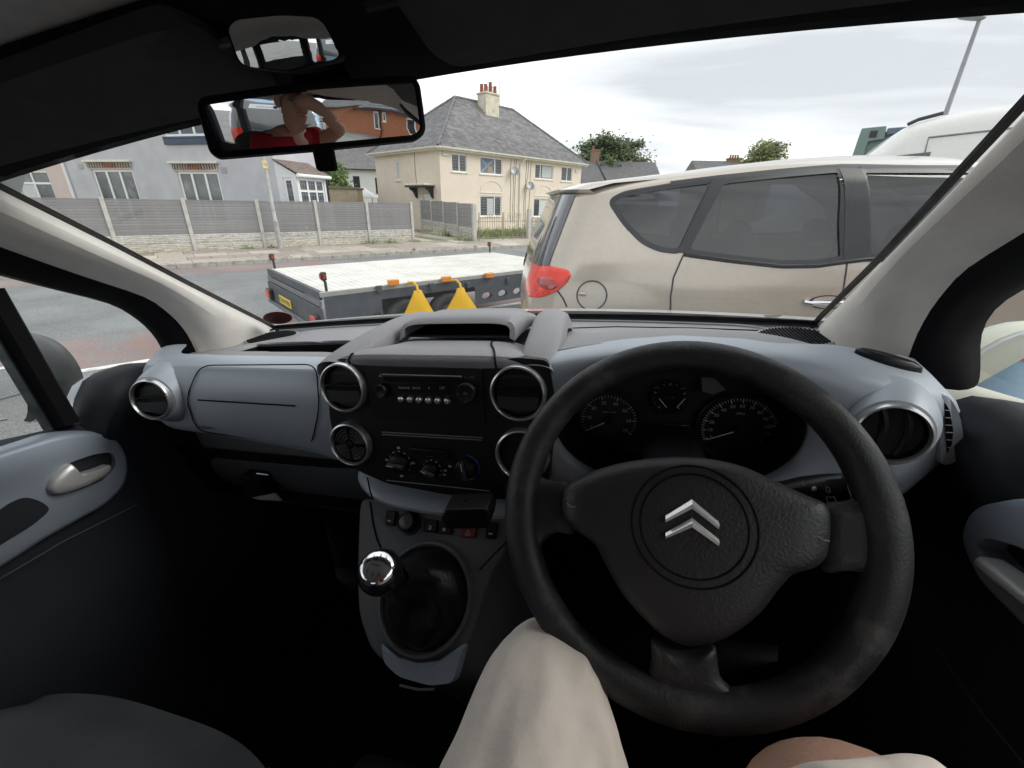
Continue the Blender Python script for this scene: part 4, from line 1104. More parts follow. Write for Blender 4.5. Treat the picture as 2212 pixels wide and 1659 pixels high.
# lamps, flap, seams, handle, aerial
lampP = cpl([(1141, 592), (1150, 587), (1175, 584), (1205, 584), (1230, 588), (1237, 597), (1230, 614), (1208, 636), (1175, 655), (1150, 664), (1141, 668), (1139, 630)])
lampP = roundpoly(lampP, .02, 2, .03)
for sg in (-1, 1):
    tl = part('tail_lamp', car)
    MB().dome(lampP, lambda a, b, h, sg=sg: SB.side(a, b, h, sg), [(1.02, -.002), (1, .006), (.93, .014), (.6, .02), (0, .022)]).build('lens', M_redlens, tl)
    h0, h1 = min(p[1] for p in lampP), max(p[1] for p in lampP)
    MB().grid(lambda u, v, sg=sg: SB.rear(sg * lerp(.5, .8, u) * tab(SB.w, lerp(h0, h1, v)), lerp(h0 + .02, h1 - .01, v), .008), 14, 6).build('rear_lens', M_redlens, tl)
    cc_ = cpx(1185, 622)
    MB().dome([(cc_[0] + .05 * cos(2 * pi * i / 16), cc_[1] + .03 * sin(2 * pi * i / 16)) for i in range(16)], lambda a, b, h, sg=sg: SB.side(a, b, h, sg), [(1, .019), (.8, .026), (0, .027)]).build('bulb_bowl', pm('dark_red_lens', (.32, .01, .01), .2, coat=1), tl)
fc = cpx(1281, 642); fr_ = (cpx(1313, 642)[0] - cpx(1250, 642)[0]) / 2
sm_ = MB(); sm_.tube([SB.side(fc[0] + fr_ * cos(2 * pi * i / 40), fc[1] + fr_ * sin(2 * pi * i / 40), .0005) for i in range(40)], .004, 5, closed=True)
sm_.build('fuel_flap_gap', M_trimblk, car)
fp = cpx(1262, 638)
MB().tube([SB.side(fp[0] - .02, fp[1], .004), SB.side(fp[0] + .015, fp[1], .004)], .012, 8).build('fuel_flap_grip', M_silver, car)
for _pts in (cpl([(1478, 548), (1470, 565), (1455, 600), (1449, 640), (1449, 680)]) + [(cpx(1449, 680)[0], .5), (cpx(1449, 680)[0] + .05, .35)],
             [(cpx(1830, 566)[0], cpx(1830, 566)[1]), (cpx(1830, 566)[0] + .02, .7), (cpx(1830, 566)[0] + .02, .35)],
             cpl([(1250, 405), (1249, 412), (1236, 440), (1190, 545), (1170, 582)]), cpl([(1208, 636), (1220, 652), (1228, 670)])):
    ds_ = MB(); seam(ds_, SB, _pts); ds_.build('panel_gap', M_trimblk, car)
hd = part('door_handle', car)
h0 = cpx(1737, 652); h1 = (h0[0] + .24, h0[1] - .002)
MB().tube([SB.side(lerp(h0[0], h1[0], t), h0[1], o) for t, o in ((0, .008), (.08, .035), (.5, .045), (.92, .035), (1, .008))], .014, 8, flat=.7).build('handle_bar', M_chrome, hd)
MB().dome([(lerp(h0[0], h1[0], .5) + .1 * cos(2 * pi * i / 20), h0[1] + .035 * sin(2 * pi * i / 20)) for i in range(20)], lambda a, b, h: SB.side(a, b, h), [(1, .002), (.7, -.002), (0, -.004)]).build('handle_cup', M_fr, hd)
# waist moulding under the glass
wm = MB(); wl = cpl([(1478, 549), (1580, 563), (1690, 575), (1765, 574), (1824, 566), (1872, 560)])
wm.tube([SB.side(x, h, .006) for x, h in wl] + [SB.side(wl[-1][0] + .5, wl[-1][1], .006)], .01, 6); wm.build('waist_moulding', M_fr, car)
ap = SB.side(.55, 1.535, 0); ap = Vec((.50, -.38, 1.575))
tip = on_y(1280, 348, CY0 + .89 - .38) - Vec((.03, CY0 + .89, c_z)); ro_ = on_y(1305, 397, CY0 + .89 - .38) - Vec((.03, CY0 + .89, c_z))
MB().tube([ro_ - (tip - ro_) * .15, ro_, tip], [.008, .006, .0035], 6).build('roof_aerial', M_trimblk, car)
# cabin
cb_ = part('seats', car)
for x, ys in ((1.25, (-.46, 0, .46)), (2.25, (-.4, .4))):
    for y in ys:
        MB().loft([[Vec((x + a, y + sx * .24 * k, z)) for a, sx, k in ((-.06, -1, 1), (-.08, 0, 1), (-.06, 1, 1), (.06, 1, .9), (.07, 0, 1), (.06, -1, .9))] for z, k2 in ((.5, 1), (.8, 1), (1.08, .9), (1.14, .7))], closed=True, cap=True).build('backrest', M_seatd, cb_, sub=1)
        MB().ball((x - .05, y, 1.25), (.055, .14, .1), 14, 8).build('headrest', M_seatd, cb_)
        MB().tube([(x - .04, y - .05, 1.1), (x - .04, y - .05, 1.22)], .008, 5).tube([(x - .04, y + .05, 1.1), (x - .04, y + .05, 1.22)], .008, 5).build('headrest_stem', M_chrome, cb_)
        MB().box((x + .04, y - .24, .42), (x + .52, y + .24, .56)).build('cushion', M_seatd, cb_, bevel=.05)
MB().box((.35, -.8, .3), (3.3, .8, .4)).build('floor_pan', M_seatd, car)
MB().box((3.0, -.75, .7), (3.25, .75, 1.0)).build('dashboard', M_seatd, car, bevel=.05)
sw_ = MB(); Ms = frame((2.82, -.4, .98), (0, 1, 0), (-.45, 0, .89)); sw_.lathe([(.185 + .014 * cos(a * pi / 4), .014 * sin(a * pi / 4)) for a in range(9)], Ms, 28); sw_.tube([Ms @ Vec((-.18, 0, 0)), Ms @ Vec((.18, 0, 0))], .018, 6)
sw_.build('steering_wheel', M_trimblk, car)
for sg in (-1, 1):
    for x in (.78, 3.42): wheel(car, x, sg * .78, .31, .2, M_tyre, M_rim, sg)
    ms = MB().ball(SB.side(2.98, 1.1, .12, sg), (.08, .1, .075), 14, 8).build('door_mirror', M_silver, car)
    MB().dome([(y_, z_) for y_, z_ in rrect(.5, .62, .82, .8, .06)], lambda a, b, h, sg=sg: SB.front(sg * a, b, h), [(1, .003), (.9, .012), (0, .016)]).build('headlamp', pm('headlamp_lens', (.7, .72, .74), .1, coat=1), car)
MB().box((.05, -.86, .2), (4.2, .86, .3)).build('underbody', M_trimblk, car, bevel=.04)

# ---- white high-roofed van behind the people carrier, on the right
M_vanw = paint('white_van_paint', (.80, .79, .76), 0., .35)
VY = 4.7
VP0 = on_y(1878, 337, VY); VFd = Vec((cos(rad(-30)), sin(rad(-30)), 0)); VDd = Vec((-VFd.y, VFd.x, 0))
def wpx(u, v): p = on_plane(u, v, VP0, VDd); return ((p - VP0).dot(VFd), p.z)
def WV(x, y, z): return Vec((VP0.x, VP0.y, 0)) + VFd * x + VDd * (y - VY) + Vec((0, 0, z))
wz = gxy(5.2, 4.0)
prof = [wpx(1878, 337), wpx(1925, 300), wpx(1960, 272), wpx(1990, 258), wpx(2045, 243), wpx(2110, 230), wpx(2212, 216)]
x0 = prof[0][0]; z0 = prof[0][1]
xe = prof[-1][0]; ze = prof[-1][1]
prof = [(x0 - 1.15, wz + .35), (x0 - 1.2, wz + .75), (x0 - 1.05, wz + 1.05), (x0 - .35, z0 - .28)] + prof + [(xe + 1.5, ze + .05), (xe + 2.6, ze + .04), (xe + 2.68, ze - .15), (xe + 2.7, wz + .35)]
wv = thing('panel_van', 'white high-roofed panel van behind the silver people carrier', 'van', (0, 0, 0))
n_ = len(prof)
def wring(o, k):                  # outline drawn in by k at distance o behind the near flank
    P = shrink(prof, k); return [WV(p[0], VY + o, p[1]) for p in P]
body = MB(); body.loft([wring(.0, .16), wring(.02, .09), wring(.09, .015), wring(.2, 0), wring(1.75, 0), wring(1.86, .015), wring(1.93, .09), wring(1.95, .16)], closed=True, cap=True)
body.build('body', M_vanw, wv, smooth=45)
sl_ = MB(); a_, b_ = wpx(2006, 297), wpx(2212, 274)
sl_.tube([WV(wpx(1994, 345)[0], VY - .004, wpx(1994, 345)[1]), WV(a_[0], VY - .004, a_[1]), WV(b_[0], VY - .004, b_[1]), WV(b_[0] + 1.2, VY - .004, b_[1] + .02)], .008, 5)
sl_.build('panel_gap', pm('gap_grey', (.25, .25, .25), .6), wv)
gr_ = MB(); gr_.tube([WV(p[0], VY + .12, p[1] + .012) for p in (wpx(1966, 268), wpx(1990, 257), wpx(2045, 242.5))], .016, 6); gr_.build('roof_seal', M_trimblk, wv)
MB().prism([(x0 - .25, z0 - .3), (x0 + .02, z0 - .02), (x0 + .45, z0 + .02), (x0 + .45, z0 - .45), (x0 - .2, z0 - .45)], lambda p: WV(p[0], VY - .006, p[1]), lambda p: WV(p[0], VY + .01, p[1])).build('cab_window', pm('van_side_glass', (.05, .06, .065), .05, spec=1), wv)
for x in (x0 - .5, xe + 1.6):
    wheel(wv, 0, 0, .33, .2, M_tyre, M_rim)
    o = wv.children[-1] if wv.children[-1].name.startswith('wheel') else [c_ for c_ in wv.children if c_.name.startswith('wheel')][-1]
    o.location = WV(x, VY + .12, wz); o.rotation_euler = (0, 0, rad(-30))
# ---- green tipper body beyond
M_green = pm('faded_green_steel', (.19, .26, .24), .6, .2, var=.15, vs=2, dirt=((.36, .28, .2), .62, .5), ds=3)
TY = 8.2
def tpx(u, v): p = on_y(u, v, TY); return (p.x, p.z)
tk = thing('tipper_truck', 'faded green steel tipper body rising behind the white van', 'truck', (tpx(1862, 278)[0], TY, 0), rad(-40))
P = [tpx(1846, 337), tpx(1862, 278), tpx(2010, 270), tpx(2010, 340)]
zt = tpx(1862, 278)[1]; xl = 0.; TY = 0.
MB().box((xl + .02, TY + .03, .9), (xl + 4.2, TY + 2.1, zt - .06)).build('side_board', M_green, tk, bevel=.02)
MB().prism([(xl - .12, .9), (xl, zt), (xl + .32, zt + .01), (xl + .34, zt - .18), (xl + .14, zt - .2), (xl + .12, .9)], lambda p: Vec((p[0], TY - .06, p[1])), lambda p: Vec((p[0], TY + .05, p[1]))).build('corner_post', M_green, tk, bevel=.015)
MB().box((xl + .13, TY - .064, zt - .15), (xl + .23, TY - .058, zt - .05)).build('latch_hole', M_dark, tk)
MB().box((xl + .34, TY - .05, zt - .12), (xl + 4.2, TY + .04, zt - .02)).build('top_rail', pm('blue_rusty_rail', (.10, .16, .22), .6, .2, var=.2, dirt=((.36, .22, .14), .5, .8), ds=5), tk, bevel=.02)
MB().box((xl + .1, TY + .3, .55), (xl + 5.6, TY + 1.8, .9)).build('chassis', M_dark, tk, bevel=.03)
MB().box((xl + 4.3, TY, .6), (xl + 6.1, TY + 2.1, 2.6)).build('cab', M_vanw, tk, bevel=.15, seg=3)
for x in (xl + .9, xl + 5.0):
    wheel(tk, x, TY + .15, .45, .3, M_tyre, M_rim)
for o in tk.children:
    if o.name.startswith('wheel'): o.location.z = .0
# ---- car roof showing over the fence by the cream house
DB = Body([(.2, .1), (.8, 0), (1.0, .1), (1.2, .35), (1.4, .9), (1.48, 1.3)], [(.2, 4.1), (.7, 4.2), (.9, 3.8), (1.0, 3.2), (1.2, 2.8), (1.4, 2.2), (1.48, 1.8)], [(.2, .8), (.6, .86), (.95, .85), (1.2, .75), (1.38, .62), (1.44, .45), (1.48, .15)], 6., (.2, 1.48))
dp = on_y(790, 430, 30); dp.z = .1
dc = thing('parked_car', 'dark car roof showing above the fence beside the cream house', 'car', dp - Vec((2.0, 0, 0)), rad(-8))
DB.shell('body', paint('dark_blue_paint', (.03, .035, .05), .3), dc, nx=60, nh=24)
MB().grid(lambda u, v: DB.side(lerp(.7, 2.6, u), lerp(1.0, 1.36, v), .006), 20, 4).build('side_window', pm('dark_glass', (.06, .07, .08), .05, spec=1), dc)
for x in (.75, 3.3): wheel(dc, x, -.75, .31, .18, M_tyre, M_rim)
tn = thing('gazebo', 'white pitched gazebo roof behind the dark parked car', 'gazebo', on_y(780, 420, 34), 0)
tz = tn.location.z; tn.location.z = .1
MB().add([Vec((-1.1, -.8, tz - .3)), Vec((1.1, -.8, tz - .3)), Vec((1.1, .8, tz - .3)), Vec((-1.1, .8, tz - .3)), Vec((-.25, 0, tz + .35)), Vec((.25, 0, tz + .35))], [(0, 1, 5, 4), (1, 2, 5), (2, 3, 4, 5), (3, 0, 4)]).build('canopy', pm('white_canvas', (.74, .75, .76), .8, var=.06), tn, smooth=0, solid=.02)
for a in (-1, 1):
    for b in (-.7, .7): MB().tube([(a, b, 0), (a, b, tz - .3)], .03, 6).build('leg', M_metal, tn)

# ------------------------------------------------------------------ flat-bed trailer and its two wheel clamps
TA = rad(41.7)
TB = on_z(697, 632, .85); tgz = .02
TL, TW = Vec((cos(TA), sin(TA), 0)), Vec((-sin(TA), cos(TA), 0))
tr = thing('flatbed_trailer', 'grey flatbed trailer with white ribbed deck parked on the road', 'trailer', (TB.x, TB.y, tgz), TA)
DZ = .85 - tgz
def tpl(u, v, o=0.):
    p = on_plane(u, v, TB + TW * o, TW); return ((p - TB).dot(TL), p.z - tgz)
TWD, TLN = 2.2, 4.15
M_alu = pm('pale_aluminium_deck', (.76, .75, .70), .5, .15, var=.12, vs=3, dirt=((.56, .55, .52), .55, .4), ds=3)
M_tgrey = pm('dark_grey_steel', (.085, .095, .11), .5, .3, var=.2, vs=4, dirt=((.2, .2, .2), .58, .4), ds=5)
for x0, x1 in ((0.02, 1.35), (1.36, 2.75), (2.76, TLN)):
    dk = MB().box((x0, .03, DZ - .03), (x1, TWD - .03, DZ))
    n = int((x1 - x0) / .085)
    for i in range(n):
        x = lerp(x0, x1, (i + .5) / n); dk.box((x - .012, .04, DZ - .002), (x + .012, TWD - .04, DZ + .004))
    dk.build('deck_panel', M_alu, tr, smooth=0)
# near side rail with oval cut-outs
rb = tpl(530, 690)[1]; rt = DZ - .06
xs_ = [tpl(*p)[0] for p in ((643, 668), (700, 664), (736, 661), (760, 658))]
sd_ = MB(); Wt = lambda x, o, z: Vec((x, -o, z))
ov_ = lambda cx_, cz_, a, b: [(cx_ + a * cos(2 * pi * i / 14), cz_ + b * sin(2 * pi * i / 14)) for i in range(14)]
w1x, w2x = tpl(884, 660)[0], tpl(975, 645)[0]
zc_ = DZ - .36
re_ = w1x - .36
hl = [ov_(re_ * a_, zc_ + o_, min(w_, re_ * .12), h_) for a_, o_, w_, h_ in ((.2, 0, .1, .045), (.4, 0, .03, .03), (.58, .01, .08, .025), (.72, 0, .025, .035), (.87, .01, .06, .045))]
print('TRAILER', w1x, w2x, DZ)
wall_mesh(sd_, Wt, rect(0, DZ - .46, w1x - .36, DZ - .05), hl, .05)
hl2 = [ov_(w2x + .62 + .3 * i, zc_ + .05, .09 if i < 3 else .04, .05) for i in range(5)]
wall_mesh(sd_, Wt, rect(w2x + .4, DZ - .42, TLN, DZ - .05), hl2, .05)
wall_mesh(sd_, Wt, rect(w1x - .36, DZ - .16, w2x + .4, DZ - .05), [], .05)
sd_.build('side_rail', M_tgrey, tr, smooth=0)
MB().box((0, TWD - .03, DZ - .4), (TLN, TWD, DZ - .04)).build('side_rail', M_tgrey, tr, smooth=0)
MB().box((.3, .25, DZ - .28), (TLN, .35, DZ - .1)).box((.3, TWD - .35, DZ - .28), (TLN, TWD - .25, DZ - .1)).box((1.2, .3, DZ - .26), (1.28, TWD - .3, DZ - .1)).build('chassis_beam', M_tgrey, tr, smooth=0)
MB().box((-.03, .0, DZ - .055), (TLN + .02, .03, DZ + .004)).build('deck_edge', pm('edge_alu', (.5, .5, .47), .4, .5, var=.1), tr, bevel=.006)
MB().box((-.035, 0.031, DZ - .09), (-.0, TWD, DZ + .004)).build('rear_edge', M_tgrey, tr, bevel=.006)
MB().box((-.05, .02, DZ - .16), (-.02, TWD, DZ - .1)).build('rear_board', pm('mid_grey_steel', (.2, .21, .22), .45, .4, var=.1), tr, bevel=.005)
MB().box((-.06, -.01, DZ - .42), (-.03, TWD, DZ - .17)).build('rear_board', M_tgrey, tr, bevel=.005)
MB().box((-.1, 0, DZ - .47), (.02, TWD, DZ - .425)).build('bumper_bar', pm('bumper_grey', (.16, .17, .18), .5, .3, var=.1), tr, bevel=.01)
# rear lamps, number plate
for y in (.12, TWD - .14):
    lm = part('rear_lamp', tr)
    MB().box((-.11, y - .09, DZ - .4), (-.063, y + .09, DZ - .26)).build('housing', M_trimblk, lm, bevel=.012)
    MB().box((-.125, y - .08, DZ - .39), (-.111, y + .08, DZ - .27)).build('lens', M_redlens, lm, bevel=.01)
pa = MB(); pu = [v for v in (TB,)]
yc_ = TWD * .62
np_ = MB().box((-.078, yc_ - .26, DZ - .385), (-.062, yc_ + .26, DZ - .275)).build('number_plate', pm('plate_reflective_yellow', (.80, .60, .06), .4, var=.05), tr, bevel=.006)
MB().text('KY64 WXN', .098, lambda a, b: Vec((-.0795, yc_ - a * .93, DZ - .33 + b))).build('plate_lettering', M_dark, np_, smooth=0)
# marker lamps and corner posts
M_amber = pm('amber_lens', (.75, .26, .03), .2, coat=.8, var=.15)
for u, v in ((847, 609), (961, 602), (1054, 594), (1142, 586)):
    x, z = tpl(u, v); MB().box((x - .07, -.055, z - .035), (x + .07, -.004, z + .035)).build('marker_lamp', M_amber, tr, bevel=.008)
for x, z in [(tpl(u, v)) for u, v in ((816, 613), (1010, 606), (1096, 597), (930, 608))]:
    MB().box((x - .035, -.03, z - .09), (x + .035, -.003, z - .02)).box((x - .02, -.034, z - .1), (x + .02, -.031, z - .03)).build('lashing_ring', M_tgrey, tr, bevel=.004)
for x, y in ((.06, .05), (.06, TWD - .06), (TLN - .1, TWD - .06)):
    cp_ = part('corner_marker', tr)
    MB().tube([(x, y, DZ), (x, y, DZ + .10), (x - .02, y, DZ + .14)], .016, 7).build('stalk', M_trimblk, cp_)
    MB().box((x - .04, y - .022, DZ + .12), (x + .02, y + .022, DZ + .21)).build('lamp_head', M_trimblk, cp_, bevel=.01)
    MB().box((x - .05, y - .015, DZ + .135), (x - .041, y + .015, DZ + .195)).box((x - .025, y - .027, DZ + .14), (x + .008, y - .023, DZ + .19)).build('lens', pm('dull_red_lens', (.30, .05, .03), .4) if not bpy.data.materials.get('dull_red_lens') else bpy.data.materials['dull_red_lens'], cp_)
M_trim2 = pm('trailer_rim', (.34, .35, .37), .5, .6, var=.15, dirt=((.2, .16, .12), .5, .5), ds=8)
for x in (w1x, w2x):
    for y, sg in ((.1, -1), (TWD - .1, 1)): wheel(tr, x, y, .31, .2, M_tyre, M_trim2, sg)
MB().tube([(TLN - .3, .3, DZ - .3), (TLN + 1.0, TWD / 2, DZ - .3)], .05, 6).tube([(TLN - .3, TWD - .3, DZ - .3), (TLN + 1.0, TWD / 2, DZ - .3), (TLN + 1.5, TWD / 2, DZ - .3)], .05, 6).tube([(TLN + 1.2, TWD / 2, DZ - .3), (TLN + 1.2, TWD / 2, .02)], .03, 6).build('drawbar', M_tgrey, tr)
M_yel = pm('wheel_clamp_yellow', (.80, .47, .012), .45, var=.06, vs=5, dirt=((.5, .3, .03), .6, .4), ds=6)
for i, (apx, wx, lab) in enumerate((((903, 620), w1x, 'yellow triangular wheel clamp on the trailer wheel nearer the camera'), ((996, 615), w2x, 'yellow triangular wheel clamp on the trailer wheel nearer the silver car'))):
    ax_, az_ = tpl(apx[0], apx[1], -.16); bx_ = tpl(873 if i == 0 else 969, 688 if i == 0 else 667, -.16); cx_ = tpl(939 if i == 0 else 1028, 682 if i == 0 else 664, -.16)
    cl = thing('wheel_clamp', lab, 'wheel clamp', Vec((TB.x, TB.y, tgz)) + TL * ax_ - TW * .16, TA)
    hb = az_ - .1; k = (az_ - .05) / max(.1, az_ - bx_[1])
    xl_ = (bx_[0] - ax_) * k; xr_ = (cx_[0] - ax_) * (az_ - .05) / max(.1, az_ - cx_[1])
    T = [(-.045, az_ - .045), (.045, az_ - .045), (.075, az_ - .11), (xr_ * .97, .1), (xr_ * .8, .04), (xl_ * .8, .04), (xl_ * .97, .1), (-.075, az_ - .11)]
    MB().dome(T, lambda a, b, h: Vec((a, -h, b)), [(1.0, -.03), (1.0, .0), (.985, .004), (.5, .005), (0, .005)], (0, az_ * .35)).build('clamp_plate', M_yel, cl, smooth=50)
    MB().tube([(0, .0, az_ - .06), (0, .03, az_ + .01), (-.02, .08, az_ + .05), (-.06, .14, az_ + .04)], .016, 7).build('clamp_hook', M_yel, cl)
    MB().tube([(0, .06, .1), (0, .12, .3), (0, .05, .5)], .02, 6).build('clamp_arm', M_yel, cl)
# ================================================================== the own van: everything seen from the driver's seat
M_dash = pm('dash_plastic', (.27, .268, .285), .55, var=.06, vs=12, bump=.7, bs=420, spec=.4, dirt=((.35, .345, .35), .56, .35), ds=30, rvar=.08)
M_silv = pm('blue_silver_fascia', (.41, .455, .515), .48, .12, var=.03, vs=9, bump=.06, bs=700, spec=.5, dirt=((.40, .455, .53), .56, .5), ds=20, rvar=.06)
M_blk = pm('black_plastic', (.008, .008, .010), .42, var=.15, vs=14, bump=.15, bs=900, spec=.3)
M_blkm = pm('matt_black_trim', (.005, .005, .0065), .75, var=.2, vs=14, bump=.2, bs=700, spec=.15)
M_pil = pm('pillar_trim', (.72, .695, .65), .8, var=.06, vs=18, bump=.25, bs=420, spec=.25, dirt=((.38, .36, .33), .58, .3), ds=7)
M_ring = pm('satin_silver_ring', (.72, .73, .75), .28, .85, var=.03, vs=20)
M_head = pm('headliner_cloth', (.48, .46, .445), .95, var=.08, vs=40, bump=.3, bs=900, spec=.1)
M_over = pm('overhead_trim', (.006, .006, .0065), .85, var=.2, vs=30, bump=.2, bs=800, spec=.1)
M_vis = pm('sun_visor_vinyl', (.045, .045, .044), .9, var=.12, vs=30, bump=.25, bs=700, spec=.2)
M_doorp = pm('door_plastic', (.022, .025, .032), .6, var=.1, vs=10, bump=.3, bs=800, spec=.3)
M_ws = glass('windscreen_glass', (.965, .985, .975), .025, .030, .0, (.7, .72, .74), 14)
M_sg = glass('side_window_glass', (.93, .96, .95), .035, .03, .0, (.7, .72, .74), 10)
M_print = pm('pale_print', (.42, .43, .44), .6, var=0)
M_printd = pm('dim_print', (.20, .205, .21), .6, var=0)
M_vanp = paint('pale_blue_white_paint', (.70, .76, .80), .1, .3)
M_mirror = bpy.data.materials.new('mirror_silvering'); M_mirror.use_nodes = True
_b = M_mirror.node_tree.nodes['Principled BSDF']; _b.inputs['Base Color'].default_value = (.86, .87, .87, 1); _b.inputs['Metallic'].default_value = 1; _b.inputs['Roughness'].default_value = .015

_o = v2w(VBASE)
VM = Matrix(((VX_.x, VF_.x, VZ_.x, _o.x), (VX_.y, VF_.y, VZ_.y, _o.y), (VX_.z, VF_.z, VZ_.z, _o.z), (0, 0, 0, 1)))
van = thing('van', 'own van cabin with blue-silver dashboard, black steering wheel and pale pillars', 'van', M=VM)
def vb(mb, name, mat, parent=None, **k): return mb.build(name, mat, parent or van, off=VBASE, **k)
def base_l(dx): return Vec((dx, .9155 + .10 * (1 - (dx / .66) ** 2), -.243))
def head_l(dx): return Vec((dx, .54 - .2 * dx * dx, .16 - .14 * dx * dx))

# ---- glazing and pillars
G_ = [(-.25, .648, .925), (-.24, .648, .9155), (-.1, .65, .7357), (0, .644, .607), (.1, .635, .471), (.14, .628, .42)]
def gedge(z): return tab([(a, b) for a, b, c in G_], z), tab([(a, c) for a, b, c in G_], z)
D_ = [(-.26, .702, .742), (-.244, .70, .738), (-.19, .70, .735), (-.15, .70, .722), (-.09, .70, .682), (-.045, .692, .60), (.0, .684, .525), (.06, .67, .43), (.14, .65, .31)]
def dedge(z): return tab([(a, b) for a, b, c in D_], z), tab([(a, c) for a, b, c in D_], z)
def wsp(u, v):
    s = lerp(-1, 1, u); z = lerp(-.243, .14, v); gx, gy = gedge(z); a = base_l(s * .648); b = head_l(s * .628)
    p = a.lerp(b, v); return Vec((s * gx, p.y, p.z))
vb(MB().grid(wsp, 28, 14), 'windscreen', M_ws)
for sg in (-1, 1):
    side = 'pillar'
    zs = [-.262, -.25, -.22, -.19, -.15, -.12, -.09, -.05, 0, .05, .1, .15]
    rings = []; fr_in = []; blk = []
    for z in zs:
        gx, gy = gedge(z); dx_2, dy_2 = dedge(z)
        g3, d3 = Vec((sg * gx, gy, z)), Vec((sg * dx_2, dy_2, z - .012))
        c = g3.lerp(d3, .5) + Vec((-sg * .022, -.03, .018))
        rings.append([g3 + Vec((sg * .02, .03, .0)), g3, g3.lerp(c, .35) + Vec((-sg * .012, -.008, .006)), g3.lerp(c, .8) + Vec((-sg * .012, -.012, .006)), c.lerp(d3, .35) + Vec((-sg * .006, -.012, .004)), c.lerp(d3, .75), d3, d3 + Vec((sg * .02, -.002, -.004))])
        fr_in.append([g3 + Vec((-sg * .0, .002, .004)), g3 + Vec((-sg * .005, .005, .006)), g3 + Vec((-sg * .005, .010, .009))])
        o3 = Vec((sg * .765, dy_2 - .035 - .02 * sstep(-.15, .05, z) + (.040 * sstep(-.26, -.17, z) * (1 - sstep(-.15, -.07, z)) if sg > 0 else 0), z - .022))
        blk.append([d3 + Vec((sg * .006, .002, .002)), d3 + Vec((sg * .022, -.014, -.008)), d3.lerp(o3, .6) + Vec((0, -.006, 0)), o3, o3 + Vec((sg * .03, .02, 0))])
    vb(MB().loft(rings), 'windscreen_pillar', M_pil, sub=1)
    vb(MB().loft(fr_in), 'windscreen_seal', M_blkm)
    vb(MB().loft(blk), 'door_frame', M_blkm, sub=1, smooth=180)
# black ceramic edge along the foot of the glass, cowl and bonnet
vb(MB().loft([[base_l(x) + Vec((0, -.012, .001)), base_l(x) + Vec((0, .002, .004)), base_l(x) + Vec((0, .0, .012))] for x in [lerp(-.65, .65, i / 30) for i in range(31)]]), 'windscreen_edge', M_blkm)
bn_ = MB(); bn_.grid(lambda u, v: Vec((lerp(-.72, .72, u), base_l(lerp(-.72, .72, u)).y + .02 + .75 * v, -.236 + .008 * (1 - (lerp(-1, 1, u)) ** 2) - .36 * max(0, v - .07))), 24, 10)
vb(bn_, 'bonnet', M_vanp)

# ---- roof, overhead trim, visors
def roof_z(dx, y):
    h = head_l(dx); t = max(0, h.y - y); return h.z + .075 * (1 - math.exp(-t * 7)) + .03 * sstep(0, .8, t)
rows_y = [0, .015, .05, .1, .135, .15]
vb(MB().loft([[Vec((dx, head_l(dx).y - t, roof_z(dx, head_l(dx).y - t) - (.004 if 0 < t < .15 else 0))) for dx in [lerp(-.70, .70, i / 28) for i in range(29)]] for t in rows_y]), 'overhead_trim', M_over)
vb(MB().loft([[Vec((dx, head_l(dx).y + o, head_l(dx).z + k)) for dx in [lerp(-.70, .70, i / 28) for i in range(29)]] for o, k in ((.0, .0), (.006, -.004), (.012, -.002), (.03, .012))]), 'header_edge', M_blkm)
vb(MB().grid(lambda u, v: Vec((lerp(-.74, .74, u), lerp(.42, -2.6, v), roof_z(lerp(-.74, .74, u), lerp(.42, -2.6, v)) + .004 - .16 * max(0, abs(lerp(-1.06, 1.06, u)) - .86) ** 1)), 30, 30), 'headliner', M_head)
vb(MB().grid(lambda u, v: Vec((lerp(-.80, .80, u), lerp(.56, -2.7, v), .40 - .25 * abs(lerp(-1, 1, u)) ** 4 - .12 * sstep(.3, .56, lerp(.56, -2.7, v)))), 24, 24), 'roof_skin', M_vanp)
def on_roof(u, v, drop=0.):
    z = .2; p = None
    for _ in range(8):
        p = vq(u, v, z=z); z = roof_z(p.x, p.y) - drop
    return p
# near-side visor folded against the roof: slab with a rounded edge
for sg in (-1, 1):
    P = roundpoly([(.10, .02), (.58, .035), (.58, .135), (.10, .145)], .03, 5, .1)
    def vz_(a, b, h, sg=sg):
        dx = sg * a; y = head_l(dx).y - b; return Vec((dx, y, roof_z(dx, y) - h))
    sv = part('sun_visor', van)
    vb(MB().dome(P, vz_, [(1, -.004), (1.0, .012), (.96, .019), (.6, .02), (0, .021)]), 'visor_pad', M_vis, sv)
    vb(MB().box((sg * .28 - .05, 0, 0), (sg * .28 + .05, .001, .001), None), 'visor_label', M_print, sv) if False else None
    vb(MB().tube([vz_(.07, .10, .010), vz_(.11, .10, .010)], .006, 8), 'visor_hinge', M_blk, sv)
# grab-handle style ridges of the overhead console
for dx, k in ((.15, .09), (.25, .11), (.34, .09), (-.16, .1)):
    vb(MB().tube([Vec((dx + .06 * sin(a), head_l(dx).y - .09 - .035 * cos(a), roof_z(dx, head_l(dx).y - .09 - .035 * cos(a)) - .006)) for a in [lerp(-1.0, 1.0, i / 10) for i in range(11)]], .006, 6), 'console_ridge', M_blk)

